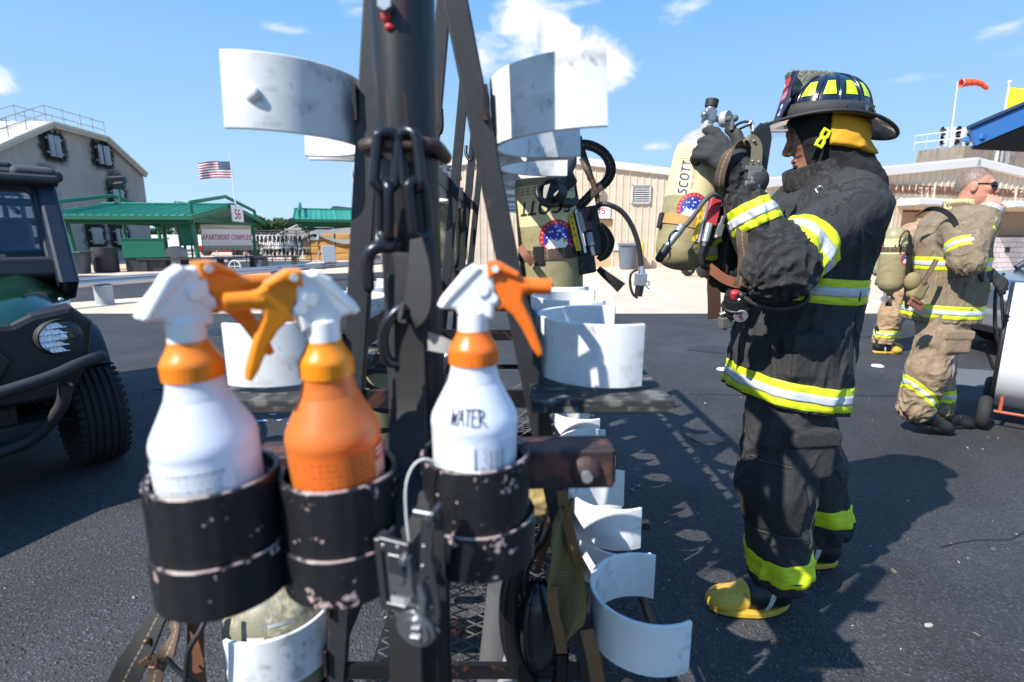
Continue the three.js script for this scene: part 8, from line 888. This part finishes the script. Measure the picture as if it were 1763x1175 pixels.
{
  const P = thing('person', 'half-hidden firefighter in orange-tan gear and yellow boots behind the tan coat', 'person');
  const X = 4.60, Z = -6.25, q = tanFirefighter(P, X, Z, { seed: 9, cloth: coatTan2, h: .014, cuff: .12, lean: .35, near: [[.10, 1.40, .17], [.30, 1.18, .26], [.50, 1.20, .20]], far: [[.15, 1.40, -.17], [.35, 1.18, -.24], [.52, 1.2, -.15]], legs: [[[-.02, .86, .09], [-.10, .47, .10], [-.14, .14, .08]], [[.04, .86, -.09], [.08, .46, -.09], [.02, .14, -.08]]], bandY: .20 });
  const HC = [X + .40, 1.40, Z], skin = [.5, .26, .18]; const head = surf(headField(true), [-.13, -.24, -.10], [.135, .15, .10], .007, { color: () => skin }); place(head, HC, [.9, -.4, 0], [.4, .9, 0]); obj('body', bodyMerge([head, surf(inner({ chest: [X + .12, 1.28, Z], pelvis: [X, .93, Z], neck: [X + .28, 1.46, Z], arms: [q.NA, q.FA], legs: [q.NL, q.FL] }), [X - .35, .05, Z - .4], [X + .65, 1.62, Z + .45], .024, { color: () => skin })]), mat([1, 1, 1], .5, { vertexColors: true }), P);
  obj('helmet', [place(lathe(smoothProfile([[0, .17], [.07, .16], [.11, .11], [.125, .05], [.17, .035], [.175, .028], [.12, .03]], 3), 30), [HC[0] - .02, HC[1] + .02, HC[2]], [.9, -.4, 0], [.4, .9, 0])], mat([.5, .36, .03], .4), P);
  for (const [h, mr] of [[q.NA[2], false], [q.FA[2], true]]) placeHand(P, 'glove', gloveM, [h[0] + .07, h[1], h[2]], [1, -.1, 0], [0, 1, .2], { r: .0135, mirror: mr });
  boot(P, X - .13, Z + .09, -.15, { toe: bootYel, sole: bootYel }); boot(P, X + .03, Z - .08, .05, { toe: bootYel, sole: bootYel }); obj('belt', onField(q.torso, upAxis(X, Z), 0, 6.2832, 1.06, 1.085, .006, 60, 2), mat([.02, .05, .25], .7), P); rebase(P, X, Z);
  const K = thing('air_pack', 'pale air bottle on the back of the half-hidden firefighter', 'air pack', [X - .235, 0, Z + .03]); const bt = new THREE.Group(); bt.name = 'air_bottle'; bt.position.set(-.06, .92, .02); bt.rotation.set(0, 0, -.45); K.add(bt); airBottle(bt, bottleMats.worn); obj('back_frame', [beam([.06, .95, 0], [.26, 1.42, 0], .2, .03, V(0, 0, 1), .01)], blackPl, K); obj('side_strap', [strap([[.0, 1.0, .2], [.1, 1.06, .25], [.2, 1.12, .24]], [.2, .9, .2], .04, .004, 12)], leather, K);
}

// ================================================================ RIGHT EDGE: smoke fan, dark car
{
  const F = thing('smoke_fan', 'big white drum-shaped fan on small wheels at the edge of the yard', 'fan', [3.70, 0, -3.86], -.77);
  const wh = mat([.74, .75, .78], .35), bk = mat([.015, .015, .016], .5); const dr = lathe([[.45, -.42], [.462, -.41], [.462, .41], [.45, .42], [.44, .40], [.44, -.40], [.45, -.42]], 56).rotateZ(Math.PI / 2).translate(.42, .575, 0);
  obj('drum', dr, wh, F); obj('front_rim', new THREE.TorusGeometry(.455, .014, 10, 60).rotateY(Math.PI / 2).translate(-.005, .575, 0), bk, F); const gr = []; for (let k = 1; k < 9; k++) gr.push(new THREE.TorusGeometry(k * .05, .003, 5, 40).rotateY(Math.PI / 2).translate(.0, .575, 0)); for (let k = 0; k < 8; k++) gr.push(rod([0, .575, 0], [0, .575 + Math.cos(k * .785) * .45, Math.sin(k * .785) * .45], .004, .004, 6)); obj('guard', gr, bk, F); obj('hub', new THREE.CylinderGeometry(.08, .08, .2, 24).rotateZ(Math.PI / 2).translate(.2, .575, 0), bk, F); for (let k = 0; k < 5; k++) obj('blade', (() => { const g = bx(.02, .34, .13, 0, .24, 0, [0, .6, 0], .008); g.rotateX(k * 1.2566); g.translate(.2, .575, 0); return g; })(), mat([.3, .3, .31], .4), F);
  const red = mat([.34, .07, .04], .5); obj('axle', [rod([.0, .13, .33], [.95, .13, .33], .012), rod([.0, .13, -.33], [.95, .13, -.33], .012), rod([.05, .13, .33], [.05, .3, .30], .012), rod([.8, .13, .33], [.8, .3, .30], .012)], red, F); for (const x of [-.03, .9]) for (const z of [-.36, .38]) { const w = obj('wheel', new THREE.TorusGeometry(.085, .038, 12, 28).rotateY(z > 0 ? Math.PI / 2 : Math.PI / 2).translate(x, .123, z), mat([.02, .02, .02], .8), F); obj('hub_cap', new THREE.CylinderGeometry(.06, .06, .03, 20).rotateZ(Math.PI / 2).translate(x - .012, .123, z), wh, w); }
  obj('push_bar', [tube([[-.01, .62, .44], [-.05, .75, .46], [-.08, 1.0, .44], [-.07, 1.08, .3], [-.07, 1.08, -.3], [-.08, 1.0, -.44], [-.01, .62, -.44]], .012, 60, 8), rod([-.02, .45, .42], [-.09, .62, .45], .01)], bk, F);
  const Hh = thing('folded_gear', 'folded tan turnout hood lying on top of the white fan', 'clothing', [3.98, 1.03, -3.62]); obj('cloth', surf((x, y, z) => { const d = ell([0, .045, 0], [.20, .062, .16])(x, y, z) + .022 * (Math.abs(noise(x * 11, y * 14, z * 11)) - .2); return smax(d, -y, .01); }, [-.26, -.01, -.22], [.26, .14, .22], .011), coatTan2, Hh); obj('trim', strap([[-.17, .075, .10], [-.05, .10, .11], [.1, .10, .11], [.19, .07, .08]], [0, .4, .9], .025, .004, 20), mat([.3, .28, .26], .7), Hh);
  const O = obj('orange_cap', surf((x, y, z) => { const d = ell([0, .05, 0], [.14, .075, .12])(x, y, z) + .012 * noise(x * 18, y * 18, z * 18); return smax(d, -y, .012); }, [-.19, -.01, -.16], [.19, .15, .16], .011), mat([.55, .13, .04], .8)); O.position.set(4.16, 1.035, -3.42); tag(O, 'crumpled orange cloth cap on the white fan', 'cap');
  // dark car behind
  const C = thing('parked_car', 'dark grey car half hidden behind the tan firefighter and the fan', 'car', [5.55, 0, -6.3], -.15), bodyM = mat([.045, .048, .055], .25, { phys: true, clearcoat: 1, clearcoatRoughness: .1 }), gl = mat([.7, .75, .8], .03, { phys: true, transmission: 1, thickness: 0 });
  const arch = (cx, r, n = 10) => Array.from({ length: n + 1 }, (_, k) => [cx + Math.cos(k / n * Math.PI) * r, .34 + Math.sin(k / n * Math.PI) * r]);
  obj('body', [poly([[0, .30], [0, .62], [.06, .78], [.35, .88], [1.15, .98], [4.3, 1.02], [4.4, .8], [4.4, .32], ...arch(3.55, .40), ...arch(.86, .40)], 1.75, .05)], bodyM, C); for (const s of [-1, 1]) obj('roof_frame', [tube([[1.0, .98, s * .82], [1.65, 1.48, s * .70], [2.2, 1.60, s * .66], [3.4, 1.58, s * .66], [4.25, 1.02, s * .8]], .04, 50, 8), rod([2.55, 1.0, s * .82], [2.5, 1.58, s * .66], .035)], bodyM, C); obj('roof', bx(1.7, .05, 1.3, 2.65, 1.60, 0, null, .024), bodyM, C); obj('bumper', [bx(.16, .22, 1.7, .0, .46, 0, null, .06)], mat([.16, .17, .18], .5), C); for (const s of [-1, 1]) obj('headlight', bx(.12, .14, .34, .03, .72, s * .62, null, .05), mat([.7, .72, .75], .1, { metalness: .4 }), C); obj('side_glass', [bx(1.2, .46, .01, 1.95, 1.27, .76, [-.28, 0, 0]), bx(1.2, .46, .01, 3.2, 1.27, .76, [-.28, 0, 0])], gl, C); obj('seat', [bx(.5, .7, 1.3, 2.2, 1.0, 0, [0, 0, -.15], .08)], mat([.18, .12, .07], .8), C);
  for (const x of [.86, 3.55]) for (const z of [-.78, .78]) { const w = obj('wheel', new THREE.TorusGeometry(.24, .10, 12, 30).translate(x, .34, z), mat([.02, .02, .02], .85), C); obj('rim', [new THREE.CylinderGeometry(.19, .19, .1, 24).rotateX(Math.PI / 2).translate(x, .34, z), ...[0, 1, 2, 3, 4].map(k => bx(.03, .34, .12, x, .34, z, [0, 0, k * .628], .005))], alu, w); }
}

renderer.render(scene, camera);
